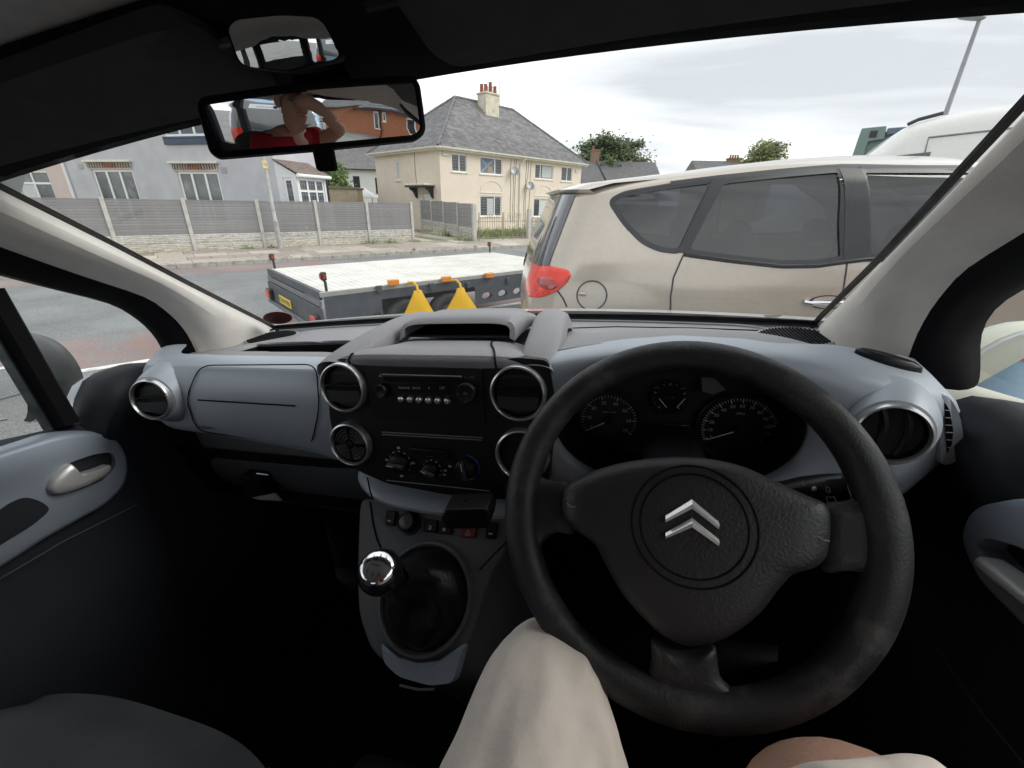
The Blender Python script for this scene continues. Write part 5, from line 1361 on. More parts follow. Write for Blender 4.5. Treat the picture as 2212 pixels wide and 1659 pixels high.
# ---- body shell around the cabin (right-hand side windows are what the mirror looks through)
sh = part('body_shell', van)
for sg in (-1, 1):
    w_ = MB()
    for x0, x1, z0, z1 in ((-2.6, .95, -1.25, -.36), (-2.6, .5, .17, .27)):
        w_.box((min(sg * .80, sg * .84), x0, z0), (max(sg * .80, sg * .84), x1, z1))
    for y0, y1 in ((-.70, -.58), (-1.62, -1.45), (-2.6, -2.35)):
        w_.box((min(sg * .795, sg * .83), y0, -.36), (max(sg * .795, sg * .83), y1, .17))
    vb(w_, 'side_panel', M_doorp, sh, smooth=0)
bk = MB().box((-.80, -2.62, -1.25), (.80, -2.58, -.25)).box((-.80, -2.62, .15), (.80, -2.58, .3)).box((-.80, -2.62, -.25), (-.62, -2.58, .15)).box((.62, -2.62, -.25), (.80, -2.58, .15))
vb(bk, 'tail_panel', M_doorp, sh, smooth=0)
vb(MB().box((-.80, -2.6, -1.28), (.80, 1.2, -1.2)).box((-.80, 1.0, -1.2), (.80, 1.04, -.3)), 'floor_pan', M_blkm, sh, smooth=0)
vb(MB().grid(lambda u, v: Vec((lerp(-.62, .62, u), -2.6, lerp(-.25, .15, v))), 2, 2), 'rear_window', M_sg, sh)

# ---- dashboard top with the passenger tray
def z_top(dx, y):
    yb = base_l(dx).y; t = sstep(.62, yb, y)
    z = lerp(-.222, -.247, t) - .018 * sstep(.50, .72, abs(dx))
    b = max(0, 1 - ((dx - .37) / .25) ** 2)
    z += .047 * b ** .8 * (1 - sstep(.62, .93, y))
    return z
def z_tray(dx, y):
    m_ = sstep(-.535, -.515, dx) * (1 - sstep(-.135, -.115, dx)) * sstep(.672, .682, y) * (1 - sstep(.775 + (dx + .3) * .12, .785 + (dx + .3) * .12, y))
    return z_top(dx, y) - .075 * m_
dt = MB(); dt.grid(lambda u, v: (lambda x, y: Vec((x, y, z_tray(x, y))))(lerp(-1, 1, u) * lerp(.690, .725, sstep(0, .35, v)), lerp(.60 + .085 * sstep(.60, .72, abs(lerp(-.725, .725, u))), base_l(lerp(-.725, .725, u)).y + .01, v)), 180, 90)
vb(dt, 'dashboard_top', M_dash)
tl_ = MB(); yb_ = lambda x: .773 + (x + .3) * .12
tl_.loft([[Vec((x, yb_(x) + o, z)) for x in [lerp(-.522, -.128, i / 10) for i in range(11)]] for o, z in ((.004, -.2335), (-.004, -.236), (-.004, -.300), (-.095, -.300))])
for x in (-.5215, -.1285): tl_.add([Vec((x, .685, -.300)), Vec((x, yb_(x), -.300)), Vec((x, yb_(x), -.236)), Vec((x, .685, -.232))], [(0, 1, 2, 3)])
vb(tl_, 'tray_shade_lining', M_blkm, smooth=0)  # black walls put the shade inside the tray into the colour
vb(MB().grid(lambda u, v: Vec((lerp(-.51, -.13, u), lerp(.683, .765, v), -.297)), 2, 2), 'tray_floor_shade', M_blkm)  # black sheet, stands for the shade on the tray floor
# panel joint of the driver-side top cover and the corner loudspeaker
def top_at(u, v, o=.0005):
    z = -.22
    for _ in range(8): p = vq(u, v, z=z); z = z_top(p.x, p.y) + o
    return p
jl = MB(); jp = [(1235, 709), (1330, 706), (1500, 709), (1690, 716), (1735, 722), (1775, 752), (1796, 769)]
jj = [(lerp(a[0], b[0], t / 6), lerp(a[1], b[1], t / 6)) for a, b in zip(jp, jp[1:]) for t in range(6)] + [jp[-1]]
jl.tube([top_at(*p) for p in jj], .0016, 5); vb(jl, 'cover_joint', M_blkm)
for sg in (1, -1):
    c = Vec((sg * .595, .86, 0)); c.z = z_top(c.x, c.y)
    lsp = part('dash_loudspeaker', van)
    vb(MB().lathe([(.062, -.004), (.066, .003), (.062, .006), (.058, .004), (0, .004)], Matrix.Translation(c), 32), 'grille_rim', M_dash, lsp)
    gl_ = MB()
    for i in range(19):
        x = -.054 + .006 * i; h = math.sqrt(max(0, .057 ** 2 - x * x))
        gl_.box((c.x + x - .0012, c.y - h, c.z + .004), (c.x + x + .0012, c.y + h, c.z + .007))
    vb(gl_, 'grille_bars', M_blkm, lsp, smooth=0, kind='stuff')

# ---- blue-silver fascia, passenger side
FP = [(-.226, .655), (-.214, .61), (-.222, .578), (-.25, .559), (-.29, .552), (-.33, .556), (-.362, .568)]
FT = [(-.40, .60), (-.362, .568), (-.33, .556), (-.29, .552), (-.25, .559), (-.222, .578)]
def f_end(dx): return .075 * sstep(.615, .725, abs(dx)) ** 1.5
def zb_(dx): return tab([(-.72, -.35), (-.66, -.385), (-.5, -.402), (-.3, -.425), (-.13, -.47)], dx)
pf = MB(); rings = []
for i in range(61):
    dx = lerp(-.718, -.125, i / 60); e = f_end(dx); zb = zb_(dx); k = (zb + .40) / -.04
    r = [Vec((dx, y + e, z)) for z, y in FP]
    r += [Vec((dx, lerp(.568, .60, .6) + e, lerp(-.362, zb, .6))), Vec((dx, .605 + e, zb + .004)), Vec((dx, .63 + e, zb)), Vec((dx, .68 + e, zb + .01))]
    rings.append(r)
pf.loft(rings); vb(pf, 'fascia', M_silv, sub=1)
def fy(z): return tab(FT, z)
def fq(u, v, o=0.):
    y = .556
    for _ in range(10):
        p = vq(u, v, y=y); y = fy(p.z) + f_end(p.x) - o
    return p
ab = part('airbag_cover', van)
gp_ = roundpoly([(432, 789), (683, 787), (690, 880), (672, 966), (425, 931), (401, 860)], 26, 5, 14)
vb(MB().tube([fq(p.x, p.y, .0012) for p in gp_], .0012, 5, closed=True), 'cover_joint', M_blkm, ab)
vb(MB().tube([fq(lerp(428, 637, i / 12), lerp(864, 877, i / 12), .0005) for i in range(13)], .0015, 5), 'tear_line', M_blkm, ab)
a0, a1 = fq(430, 923), fq(462, 925); w_ = (a1 - a0).length
tv, tf = text_geo('AIRBAG', 1); tw = max(p[0] for p in tv) - min(p[0] for p in tv)
vb(MB().text('AIRBAG', w_ / tw, lambda a, b: fq(446, 924, .0006) + Vec((a, 0, b)) + Vec((0, (fy(fq(446, 924).z + b) - fy(fq(446, 924).z)), 0))), 'airbag_lettering', M_blkm, ab, smooth=0)
# glovebox lid below, with recessed catch
gv = part('glovebox', van)
vb(MB().loft([[Vec((dx, .645 + f_end(dx) * .6, zb_(dx) + .012)), Vec((dx, .625 + f_end(dx) * .6, zb_(dx) - .02)), Vec((dx, .63 + f_end(dx) * .6, -.52)), Vec((dx, .68, -.62)), Vec((dx, .76, -.70))] for dx in [lerp(-.70, -.14, i / 20) for i in range(21)]]), 'lid', pm('charcoal_plastic', (.055, .057, .062), .6, var=.1, vs=10, bump=.3, bs=700), gv)
gc = vq(560, 1045, y=.618)
vb(MB().box((gc.x - .03, .60, gc.z - .026), (gc.x + .03, .64, gc.z + .03)), 'catch_recess', M_blkm, gv, bevel=.006)
vb(MB().add([vq(545, 1075, y=.60), vq(595, 1065, y=.60), vq(612, 1082, y=.595), vq(560, 1080, y=.59)], [(0, 1, 2, 3)]), 'catch_lip', M_dash, gv, solid=.003)
vb(MB().tube([vq(555, 1023, y=.597), vq(580, 1026, y=.597)], .0018, 5), 'catch_bar', M_ring, gv)

# ---- round air vents
def vent(c, nrm, r, up=(0, 0, 1), flap=True, name='air_vent', sx=1., slats=False, grille=False):
    v_ = part(name, van); nrm = Vec(nrm).normalized(); x = Vec(up).cross(nrm).normalized(); M = frame(c, x, nrm.cross(x))
    S_ = Matrix.Diagonal((sx, 1, 1, 1)); M = M @ S_
    vb(MB().lathe([(r * 1.0, -.012), (r * 1.0, .004), (r * .97, .008), (r * .92, .009), (r * .875, .006), (r * .865, -.01)], M, 40), 'ring', M_ring, v_)
    vb(MB().lathe([(r * .87, .002), (r * .82, -.003), (r * .8, -.006), (0, -.008)], M, 32), 'bowl', M_blk, v_)
    if flap:
        vb(MB().loft([[M @ Vec((r * .74 * a, r * lerp(-.62, .62, j / 10) * (1 - .18 * abs(a) ** 2), .001 - .010 * (lerp(-1, 1, j / 10)) ** 2 * 0 + (.004 if j < 5 else -.006) * (1 - abs(j - 5) / 5 * .2))) for a in [lerp(-1, 1, i / 12) for i in range(13)]] for j in range(11)]), 'flap', pm('vent_flap', (.030, .031, .033), .4, var=.1, spec=.45), v_)
        vb(MB().tube([M @ Vec((r * .74 * lerp(-1, 1, i / 12), r * .05 + r * .12 * (1 - (lerp(-1, 1, i / 12)) ** 2), .006)) for i in range(13)], .0016, 5), 'flap_edge', M_blk, v_)
    if slats:
        for a in (-.35, .25):
            vb(MB().tube([M @ Vec((r * (a + .2 * (1 - (lerp(-1, 1, i / 12)) ** 2)), r * .78 * lerp(-1, 1, i / 12), -.006)) for i in range(13)], .004, 6), 'vane', M_blk, v_)
    if grille:
        for q in (.28, .42, .56, .70):
            for s_ in range(4):
                vb(MB().tube([M @ Vec((r * q * cos(a), r * q * sin(a), .003)) for a in [rad(s_ * 90 + lerp(8, 82, i / 8)) for i in range(9)]], .0022, 5), 'grille_bar', pm('grille_grey', (.045, .046, .048), .5) if not bpy.data.materials.get('grille_grey') else bpy.data.materials['grille_grey'], v_)
        vb(MB().lathe([(r * .16, -.004), (r * .15, .004), (0, .005)], M, 16), 'grille_boss', M_blk, v_)
    return v_
# passenger-end vent in its silver pod, mirrored at the driver's end
for u, v, sg, r, sx in ((330, 862, -1, .041, 1), (1926, 936, 1, .0365, 1.0)):
    c = vq(u, v, y=.532); n0 = Vec((-sg * .22, -1, .12))
    pod = MB(); ring_ = []
    Mv = frame(c, Vec((0, 0, 1)).cross(n0).normalized() * 1, n0.cross(Vec((0, 0, 1)).cross(n0).normalized()))
    pod.lathe([(r * 1.55, -.055), (r * 1.42, -.03), (r * 1.22, -.012), (r * 1.08, -.002), (r * 1.0, -.001), (r * .95, -.01)], Mv @ Matrix.Diagonal((sx, 1, 1, 1)), 40)
    vb(pod, 'vent_pod', M_silv)
    vent(c, n0, r, flap=(sg < 0), slats=(sg > 0), sx=sx)

# ---- centre stack
def ys(z): return .558 + .13 * (z + .2)
def SP(dx, z, o=0.): return Vec((dx, ys(z) - o, z + o * .12))
def sq(u, v): p = v_on(u, v, (0, .558, -.2), (0, 1, -.13)); return (p.x, p.z)
stp = roundpoly([sq(*p) for p in [(706, 792), (735, 772), (800, 790), (1046, 788), (1110, 772), (1185, 778), (1197, 850), (1192, 960), (1184, 1050), (1095, 1080), (960, 1068), (835, 1044), (775, 1018), (730, 985), (712, 900)]], .012, 4, .03)
vb(MB().prism([(p.x, p.y) for p in stp], lambda p: SP(p[0], p[1], -.04), lambda p: SP(p[0], p[1], .0)), 'centre_stack', M_blk, bevel=.004)
for u, v, r, kw in ((746, 835, .0425, {}), (1121, 847, .0425, {}), (762, 956, .039, dict(flap=False, grille=True)), (1130, 979, .042, dict(flap=False))):
    a = sq(u, v); vent(SP(*a, .004), (0, -1, .13), r, name=('air_vent' if 'grille' not in kw else 'loudspeaker'), **kw)
# silver strip sweeping under the stack
vb(MB().loft([[Vec((dx, .60, -.425 - .02 * (1 - (dx / .19) ** 2))), Vec((dx, .540 + .05 * (dx / .19) ** 4, -.432 - .016 * (1 - (dx / .19) ** 2))), Vec((dx, .524 + .05 * (dx / .19) ** 4, -.445 - .016 * (1 - (dx / .19) ** 2))), Vec((dx, .53 + .05 * (dx / .19) ** 4, -.462 - .014 * (1 - (dx / .19) ** 2))), Vec((dx, .58, -.478 - .012 * (1 - (dx / .19) ** 2)))] for dx in [lerp(-.19, .19, i / 20) for i in range(21)]]), 'lower_strip', M_silv, sub=1)
vb(MB().tube([SP(*sq(795, 1030), .002), vq(800, 1062, y=.522), vq(806, 1078, y=.527)], .0014, 5), 'strip_joint', M_blkm)
# radio
rd_ = part('radio', van)
fz0, fz1 = sq(806, 900), sq(1042, 796)
vb(MB().prism(rrect(fz0[0], fz0[1], fz1[0], fz1[1], .004), lambda p: SP(p[0], p[1], -.002), lambda p: SP(p[0], p[1], .003)), 'faceplate', pm('radio_black', (.010, .010, .012), .3, var=.1, spec=.4), rd_, bevel=.001)
a, b = sq(832, 813), sq(1002, 818)
vb(MB().box((a[0], ys(a[1]) - .0075, a[1] - .0055), (b[0], ys(a[1]) - .002, a[1] + .0055)), 'disc_slot', M_blk, rd_, bevel=.002)
vb(MB().tube([SP(lerp(a[0], b[0], i / 10), lerp(a[1], b[1], i / 10) + .0052, .0075) for i in range(11)], .0012, 5), 'slot_lip', M_printd, rd_)
for u, v, r in ((830, 841, .0115), (1012.5, 845, .0165)):
    q = sq(u, v); M = frame(SP(*q, .003), (1, 0, 0), (0, .13, 1))
    vb(MB().lathe([(r, 0), (r * .97, .009), (r * .85, .011), (r * .3, .0095), (0, .0095)], M, 24), 'knob', M_blk, rd_, smooth=50)
for a_ in range(8):
    q = sq(1012.5, 845); aa = a_ * pi / 4
    if a_ % 2 == 0: vb(MB().text('\u25b2' if False else '-', .008, lambda x, y, aa=aa: SP(q[0] + .012 * cos(aa) + x, q[1] + .012 * sin(aa) + y, .0145)), 'key_mark', M_print, rd_, smooth=0)
vb(MB().text('OK', .0045, lambda x, y: SP(sq(1012.5, 845)[0] + x, sq(1012.5, 845)[1] + y, .0135)), 'key_mark', M_print, rd_, smooth=0)
for x in (871, 890, 909.5, 929.5, 949.5, 970):
    q = sq(x, 859.5 + (x - 871) * .04); vb(MB().lathe([(.0056, .002), (.0054, .007), (.004, .0095), (0, .0105)], frame(SP(*q, .001), (1, 0, 0), (0, .13, 1)), 14), 'preset_button', M_ring, rd_)
a, b = sq(865, 844), sq(974, 828)
vb(MB().box((a[0], ys(a[1]) - .0045, a[1]), (b[0], ys(a[1]) - .001, b[1])), 'key_strip', M_blk, rd_, bevel=.001)
for u, t in ((877, 'SOURCE'), (904, 'BAND'), (930, '\u266b'), (959, 'LIST')):
    q = sq(u, 836); vb(MB().text(t, .0052, lambda x, y, q=q: SP(q[0] + x, q[1] + y, .0062)), 'key_lettering', M_print, rd_, smooth=0)
q = sq(825, 810); vb(MB().add([SP(q[0] - .003, q[1] - .002, .0045), SP(q[0] + .003, q[1] - .002, .0045), SP(q[0], q[1] + .003, .0045)], [(0, 1, 2)]), 'eject_mark', M_print, rd_)
q = sq(1016, 814); vb(MB().text('TA / PTY', .0048, lambda x, y: SP(q[0] + x, q[1] + y, .0045)), 'key_lettering', M_printd, rd_, smooth=0)
for u0, v0, u1, v1 in ((806, 794, 1042, 797), (826, 933, 1043, 945), (836, 1037, 1057, 1060), (817, 870, 880, 873), (826, 938, 1041, 950)):
    vb(MB().tube([SP(*sq(lerp(u0, u1, i / 8), lerp(v0, v1, i / 8)), .001) for i in range(9)], .0011, 4), 'trim_line', M_printd, rd_)
# open cubby under the radio
a, b = sq(818, 932), sq(1042, 880)
# heater controls
ht = part('heater_controls', van)
for i, (u, v, r) in enumerate(((865, 998, .0235), (934, 1013, .019), (1009, 1009, .024))):
    q = sq(u, v); M = frame(SP(*q, .0), (1, 0, 0), (0, .13, 1))
    vb(MB().lathe([(r * .72, .0), (r * .70, .012), (r * .6, .014), (0, .0145)], M, 28), 'dial', M_blk, ht, smooth=50)
    ang = (pi * .97, pi * .86, pi * .54)[i]
    vb(MB().tube([M @ Vec((r * .62 * cos(ang), r * .62 * sin(ang), .0165)), M @ Vec((-r * .6 * cos(ang), -r * .6 * sin(ang), .0165))], .0042 if i < 2 else .0035, 6), 'dial_grip', pm('dial_grip_grey', (.05, .05, .052), .4) if i == 0 else bpy.data.materials['dial_grip_grey'], ht)
    vb(MB().tube([M @ Vec((r * .62 * cos(ang), r * .62 * sin(ang), .0208)), M @ Vec((r * .1 * cos(ang), r * .1 * sin(ang), .0208))], .0009, 4), 'pointer', M_print, ht)
    tk_ = MB(); n = 9 if i < 2 else 0
    for k in range(n):
        aa = rad(lerp(215, -35, k / (n - 1))); tk_.tube([M @ Vec((r * .86 * cos(aa + o), r * .86 * sin(aa + o), .0012)) for o in (-.09, 0, .09)], .0009, 4)
    if n: vb(tk_, 'scale_marks', M_print, ht, kind='stuff')
    else:
        for c0, c1, col, nm in ((88, -30, (.03, .06, .30), 'cold'), (200, 300, (.30, .02, .03), 'hot')):
            vb(MB().tube([M @ Vec((r * .88 * cos(rad(lerp(c0, c1, k / 10))), r * .88 * sin(rad(lerp(c0, c1, k / 10))), .001)) for k in range(11)], .0016, 4), 'temperature_arc', pm('arc_' + nm, col, .5, var=0), ht)
a, b = sq(890, 985), sq(973, 971)
vb(MB().box((a[0], ys(a[1]) - .004, a[1]), (b[0], ys(a[1]) + .001, b[1])), 'key_strip', M_blk, ht, bevel=.0015)
for u, v, t in ((902, 978, '\u21bb'), (930.5, 981, 'A/C'), (959, 983, '\u25a4')):
    q = sq(u, v); vb(MB().text(t, .0075, lambda x, y, q=q: SP(q[0] + x, q[1] + y, .0046)), 'key_lettering', M_print, ht, smooth=0)
for u, v in ((861, 967), (836, 993), (893, 1000), (868, 1028), (973, 1007), (962, 1016), (960, 1025)):
    q = sq(u, v); vb(MB().box((q[0] - .003, ys(q[1]) - .0012, q[1] - .002), (q[0] + .003, ys(q[1]), q[1] + .002)), 'air_symbol', M_print, ht, bevel=.001)

# ---- grey hump with open pod over the stack
def hy(y): return sstep(.60, .66, y)
hp = part('centre_hump', van)
def hump(u, v):
    # v: 0 at the stack's top edge -> 1 at the mouth of the pod
    w = lerp(.185, .125, sstep(.1, .9, v)); dx = lerp(-w, w, u) + .009; s = lerp(-1, 1, u)
    P = [(.0, .557, -.208), (.10, .5535, -.197), (.22, .560, -.188), (.40, .585, -.187), (.7, .63, -.192), (1, .672, -.197)]
    y = tab([(a, b) for a, b, c in P], v); z = tab([(a, c) for a, b, c in P], v); e = abs(s) ** 6
    return Vec((dx, y + .012 * e, z - .016 * e))
vb(MB().grid(hump, 40, 24), 'hump_cover', M_dash, hp)
# two arms running back beside the pod
for C_, wd_, hh in (([(-.168, .553, -.222), (-.163, .58, -.212), (-.150, .63, -.202), (-.135, .69, -.193), (-.118, .75, -.187), (-.105, .83, -.197), (-.10, .93, -.25)], .030, .022),
                    ([(.178, .556, -.222), (.178, .585, -.208), (.176, .63, -.198), (.172, .69, -.190), (.165, .75, -.186), (.158, .83, -.198), (.15, .93, -.25)], .031, .021)):
    vb(MB().loft([[Vec(c) + Vec((wd_ * cos(pi * j / 10), 0, hh * max(0, sin(pi * j / 10)) ** .6 - .012 * (j in (0, 10)))) for j in range(11)] for c in C_]), 'hump_arm', M_dash, hp, sub=1)
pc = [vq(890, 742, y=.655), vq(1092, 738, y=.655)]
zt_ = vq(985, 686, y=.684).z; zb2 = -.196; x0, x1 = -.088, .108
hA = zt_ - zb2; xm, hw = (x0 + x1) / 2, (x1 - x0) / 2
se = lambda a, b, p_: [(xm - a * (1 if cos(t) > 0 else -1) * abs(cos(t)) ** p_, zb2 + b * abs(sin(t)) ** p_) for t in [pi * i / 28 for i in range(29)]]
arch = se(hw + .012, hA, .42)
inn = [(a, b + .004) for a, b in se(hw + .003, hA - .013, .36)]
fr3 = lambda P, y, k=0.: [Vec((a, y + k * (b - zb2), b)) for a, b in P]
vb(MB().loft([fr3([(a, zb2 - .05 + (b - zb2) * .3) for a, b in arch], .93, 0), fr3([(a, zb2 - .016 + (b - zb2) * .75) for a, b in arch], .84, 0), fr3([(a, zb2 - .004 + (b - zb2) * .97) for a, b in arch], .76, .2), fr3(arch, .70, .4), fr3([(a * .995 + .0005, b - .001) for a, b in arch], .664, .55), fr3(inn, .662, .55), fr3(inn, .69, .5), fr3(inn, .80, .0)], closed=False), 'pod_hood', M_dash, hp, smooth=50)
vb(MB().add(fr3(inn, .78, 0), [tuple(range(29))]).add([Vec((x0, .66, zb2 + .006)), Vec((x1, .66, zb2 + .006)), Vec((x1, .80, zb2 + .004)), Vec((x0, .80, zb2 + .004))], [(0, 1, 2, 3)]), 'pod_lining', M_blkm, hp, smooth=0)
vb(MB().tube([hump(.80, v / 14 * .95) + Vec((0, -.0008, .0012)) for v in range(15)], .0016, 5), 'cover_joint', M_blkm, hp)
vb(MB().tube([hump(.12, v / 14 * .25) + Vec((0, -.0008, .0012)) for v in range(15)], .0016, 5), 'cover_joint', M_blkm, hp)

# ---- driver's fascia with the instrument recess
OC = (.367, -.298)
def oval(a, k=1.): return Vec((OC[0] + .168 * k * cos(a), 0, OC[1] + .112 * k * sin(a) * (1 + .06 * sin(a))))
OUT = [(.158, -.21), (.18, -.20), (.24, -.187), (.30, -.177), (.37, -.171), (.45, -.176), (.52, -.188), (.58, -.204), (.64, -.222), (.700, -.238), (.734, -.268), (.744, -.302), (.740, -.336), (.720, -.368), (.65, -.392), (.58, -.418), (.48, -.438), (.36, -.445), (.26, -.445), (.18, -.438), (.158, -.42), (.155, -.36), (.155, -.28)]
def outer(a):
    d = Vec((cos(a), sin(a))); best = None
    for i in range(len(OUT)):
        p, q = Vec(OUT[i]), Vec(OUT[(i + 1) % len(OUT)]); e = q - p; den = d.x * e.y - d.y * e.x
        if abs(den) < 1e-9: continue
        w = p - Vec(OC); t = (w.x * e.y - w.y * e.x) / den; s = (w.x * d.y - w.y * d.x) / den
        if t > 0 and -1e-6 <= s <= 1 + 1e-6 and (best is None or t < best): best = t
    return Vec((OC[0] + d.x * best, 0, OC[1] + d.y * best))
dfm = MB(); rings = []
for s, yy in ((-.02, .60), (0.0, .578), (.04, .566), (.12, .560), (.3, .556), (.55, .556), (.78, .560), (.92, .566), (1.0, .580), (1.04, .605)):
    r = []
    for i in range(120):
        a = 2 * pi * i / 120; p = oval(a).lerp(outer(a), s); top_ = sstep(0, .8, sin(a)) * sstep(.3, 1, s)
        r.append(Vec((p.x, yy + f_end(min(p.x, .73)) * .75 + (.075 * sstep(.48, .62, p.x) * sstep(.9, 1.04, s)) * (sin(a) > 0) + .02 * sstep(-.38, -.44, p.z), p.z)))
    rings.append(r)
dfm.loft(rings, closed=True); vb(dfm, 'fascia', M_silv, smooth=60)
vb(MB().loft([[oval(2 * pi * i / 80, k) + Vec((0, y, dz * (sin(2 * pi * i / 80) > .2))) for i in range(80)] for k, y, dz in ((1.0, .577, 0), (.985, .574, 0), (.95, .585, 0), (.93, .61, 0), (.92, .648, 0))], closed=True), 'cluster_hood', M_blkm)
vb(MB().loft([[Vec((.37 + .135 * lerp(-1, 1, i / 20), y, z - (.012 * lerp(-1, 1, i / 20) ** 2))) for i in range(21)] for y, z in ((.60, -.197), (.63, -.200), (.655, -.215))]), 'cluster_brow', M_blkm)
# side demister louvre at the right end
dl = part('side_demister', van)
do_ = [vq(u, v, y=.600) for u, v in ((2016, 838), (2044, 846), (2064, 880), (2075, 932), (2070, 980), (2050, 1004), (2022, 1000))]
oc_ = (sum(p.x for p in do_) / 7, sum(p.z for p in do_) / 7)
vb(MB().dome([(p.x, p.y) for p in roundpoly([(p.x, p.z) for p in do_], .012, 4, .02)], lambda a, b, h: Vec((a, .600 - h, b)), [(1.0, -.06), (1.0, -.006), (.97, .004), (.9, .008), (0, .008)], oc_), 'louvre_housing', M_silv, dl, smooth=60)
op_ = [(2040, 868), (2052, 886), (2060, 930), (2057, 960), (2046, 982), (2042, 930)]
vb(MB().sheet([(p.x, p.y) for p in roundpoly([(lambda q: (q.x, q.z))(vq(u, v, y=.590)) for u, v in op_], .003, 3, .01)], lambda p: Vec((p[0], .5905, p[1]))), 'louvre_opening', M_blkm, dl)
for i in range(6):
    v = 886 + 16 * i; ul = tab([(868, 2040), (930, 2042), (982, 2046)], v) + 1; ur = tab([(868, 2042), (886, 2052), (930, 2060), (960, 2057), (982, 2047)], v) - 1
    vb(MB().tube([vq(ul, v, y=.589), vq(ur, v + 1, y=.589)], .0007, 4), 'louvre', M_dash, dl)
# key-fob-like black pad on the dash corner
pdc = vq(1912, 802, y=.655)
vb(MB().dome([(.036 * cos(2 * pi * i / 24) * (1 + .1 * cos(4 * pi * i / 24)), .018 * sin(2 * pi * i / 24)) for i in range(24)], lambda a, b, h: pdc + Vec((a, b * 1.0, h + .014 - a * .30)), [(1, -.004), (1.02, .0), (1, .005), (.8, .009), (.5, .008), (0, .006)]), 'phone_mount_pad', M_blk)

# ---- instruments
ic = part('instrument_cluster', van)
YI = .640
vb(MB().dome([(oval(2 * pi * i / 60, .93).x, oval(2 * pi * i / 60, .93).z) for i in range(60)], lambda a, b, h: Vec((a, YI + .008 - h, b)), [(1, 0), (0, .0)]), 'cluster_plate', pm('cluster_black', (.016, .0165, .018), .5, var=.2, vs=20), ic)
def dial(cu, cv, r, a0, a1, n, minor, labels, lr=.72, ls=.0085, ndl=None, nm='dial'):
    c = vq(cu, cv, y=YI)
    M = frame(c, (1, 0, 0), (0, 0, 1))
    vb(MB().lathe([(r * 1.16, .002), (r * 1.14, -.004 + .007), (r * 1.08, .003), (r * 1.06, .0), (0, .0)], M, 40), 'dial_face', pm('dial_face_black', (.008, .008, .009), .35, var=.1) if not bpy.data.materials.get('dial_face_black') else bpy.data.materials['dial_face_black'], ic)
    tk_ = MB()
    for k in range(n * minor + 1):
        aa = rad(lerp(a0, a1, k / (n * minor))); big = k % minor == 0; r0, r1_ = (r * .86 if big else r * .92), r
        d = Vec((cos(aa), 0, sin(aa))); t = Vec((-sin(aa), 0, cos(aa))) * (.0009 if big else .0005)
        tk_.add([c + d * r0 - t + Vec((0, -.0036, 0)), c + d * r0 + t + Vec((0, -.0036, 0)), c + d * r1_ + t + Vec((0, -.0036, 0)), c + d * r1_ - t + Vec((0, -.0036, 0))], [(0, 1, 2, 3)])
    vb(tk_, 'dial_scale', M_print, ic, smooth=0, kind='stuff')
    for k, t in labels:
        aa = rad(lerp(a0, a1, k)); p = c + Vec((cos(aa), 0, sin(aa))) * r * lr
        vb(MB().text(t, ls, lambda x, y, p=p: p + Vec((x, -.0036, y))), 'numeral', M_print, ic, smooth=0)
    if ndl is not None:
        aa = rad(ndl); d = Vec((cos(aa), 0, sin(aa))); t = Vec((-sin(aa), 0, cos(aa)))
        vb(MB().add([c - d * r * .1 - t * .0012 + Vec((0, -.006, 0)), c - d * r * .1 + t * .0012 + Vec((0, -.006, 0)), c + d * r * .92 + t * .0004 + Vec((0, -.006, 0)), c + d * r * .92 - t * .0004 + Vec((0, -.006, 0))], [(0, 1, 2, 3)]), 'needle', pm('needle_white', (.75, .76, .76), .5, var=0) if not bpy.data.materials.get('needle_white') else bpy.data.materials['needle_white'], ic)
        vb(MB().lathe([(.0075, .002), (.007, .008), (0, .009)], M, 18), 'needle_boss', M_blk, ic)
    return c
dial(1315, 906, .044, 208, -33, 7, 5, [(k / 7, str(k * 10)) for k in range(8)], ndl=209)
cR = dial(1594, 926, .052, 203, -27, 12, 4, [(k / 12, str(k * 10)) for k in range(13)], .76, .0075, ndl=204)
cT = dial(1446, 857, .024, 230, -50, 4, 3, [], .6, .006, ndl=None)
for du, dv, t, s in ((0, 0, '1/2   90', .0045), (-30, -22, '\u25a3', .006), (32, -22, '\u2021', .006)):
    p = vq(1446 + du, 857 + dv, y=YI); vb(MB().text(t, s, lambda x, y, p=p: p + Vec((x, -.004, y))), 'dial_mark', M_printd, ic, smooth=0)
for (u0, v0), (u1, v1) in (((1424, 861), (1440, 880)), ((1480, 861), (1462, 880))):
    vb(MB().tube([vq(u0, v0, y=YI - .004), vq(u1, v1, y=YI - .004)], .0007, 4), 'needle', bpy.data.materials['needle_white'], ic)
vb(MB().text('MPH', .0055, lambda x, y: cR + Vec((x, -.004, .027 + y))), 'dial_lettering', M_print, ic, smooth=0)
vb(MB().text('1/min x 100', .0045, lambda x, y: vq(1315, 888, y=YI) + Vec((x, -.004, y))), 'dial_lettering', M_print, ic, smooth=0)
p0, p1 = vq(1408, 912, y=YI - .003), vq(1485, 978, y=YI - .003)
vb(MB().box((p0.x, YI - .006, p1.z), (p1.x, YI, p0.z)), 'trip_display', pm('display_glass', (.012, .013, .014), .2, var=.05), ic, bevel=.002)
vb(MB().add([vq(1515, 815, y=YI - .008), vq(1542, 816, y=YI - .008), vq(1568, 842, y=YI - .008), vq(1540, 852, y=YI - .008), vq(1517, 845, y=YI - .008)], [(0, 1, 2, 3, 4)]), 'paper_label', pm('label_grey', (.12, .11, .11), .7), ic)
vb(MB().lathe([(.004, 0), (.004, .012), (.003, .013), (0, .013)], frame(vq(1504, 993, y=YI), (1, 0, 0), (0, 0, 1)), 12), 'reset_button', M_blk, ic)
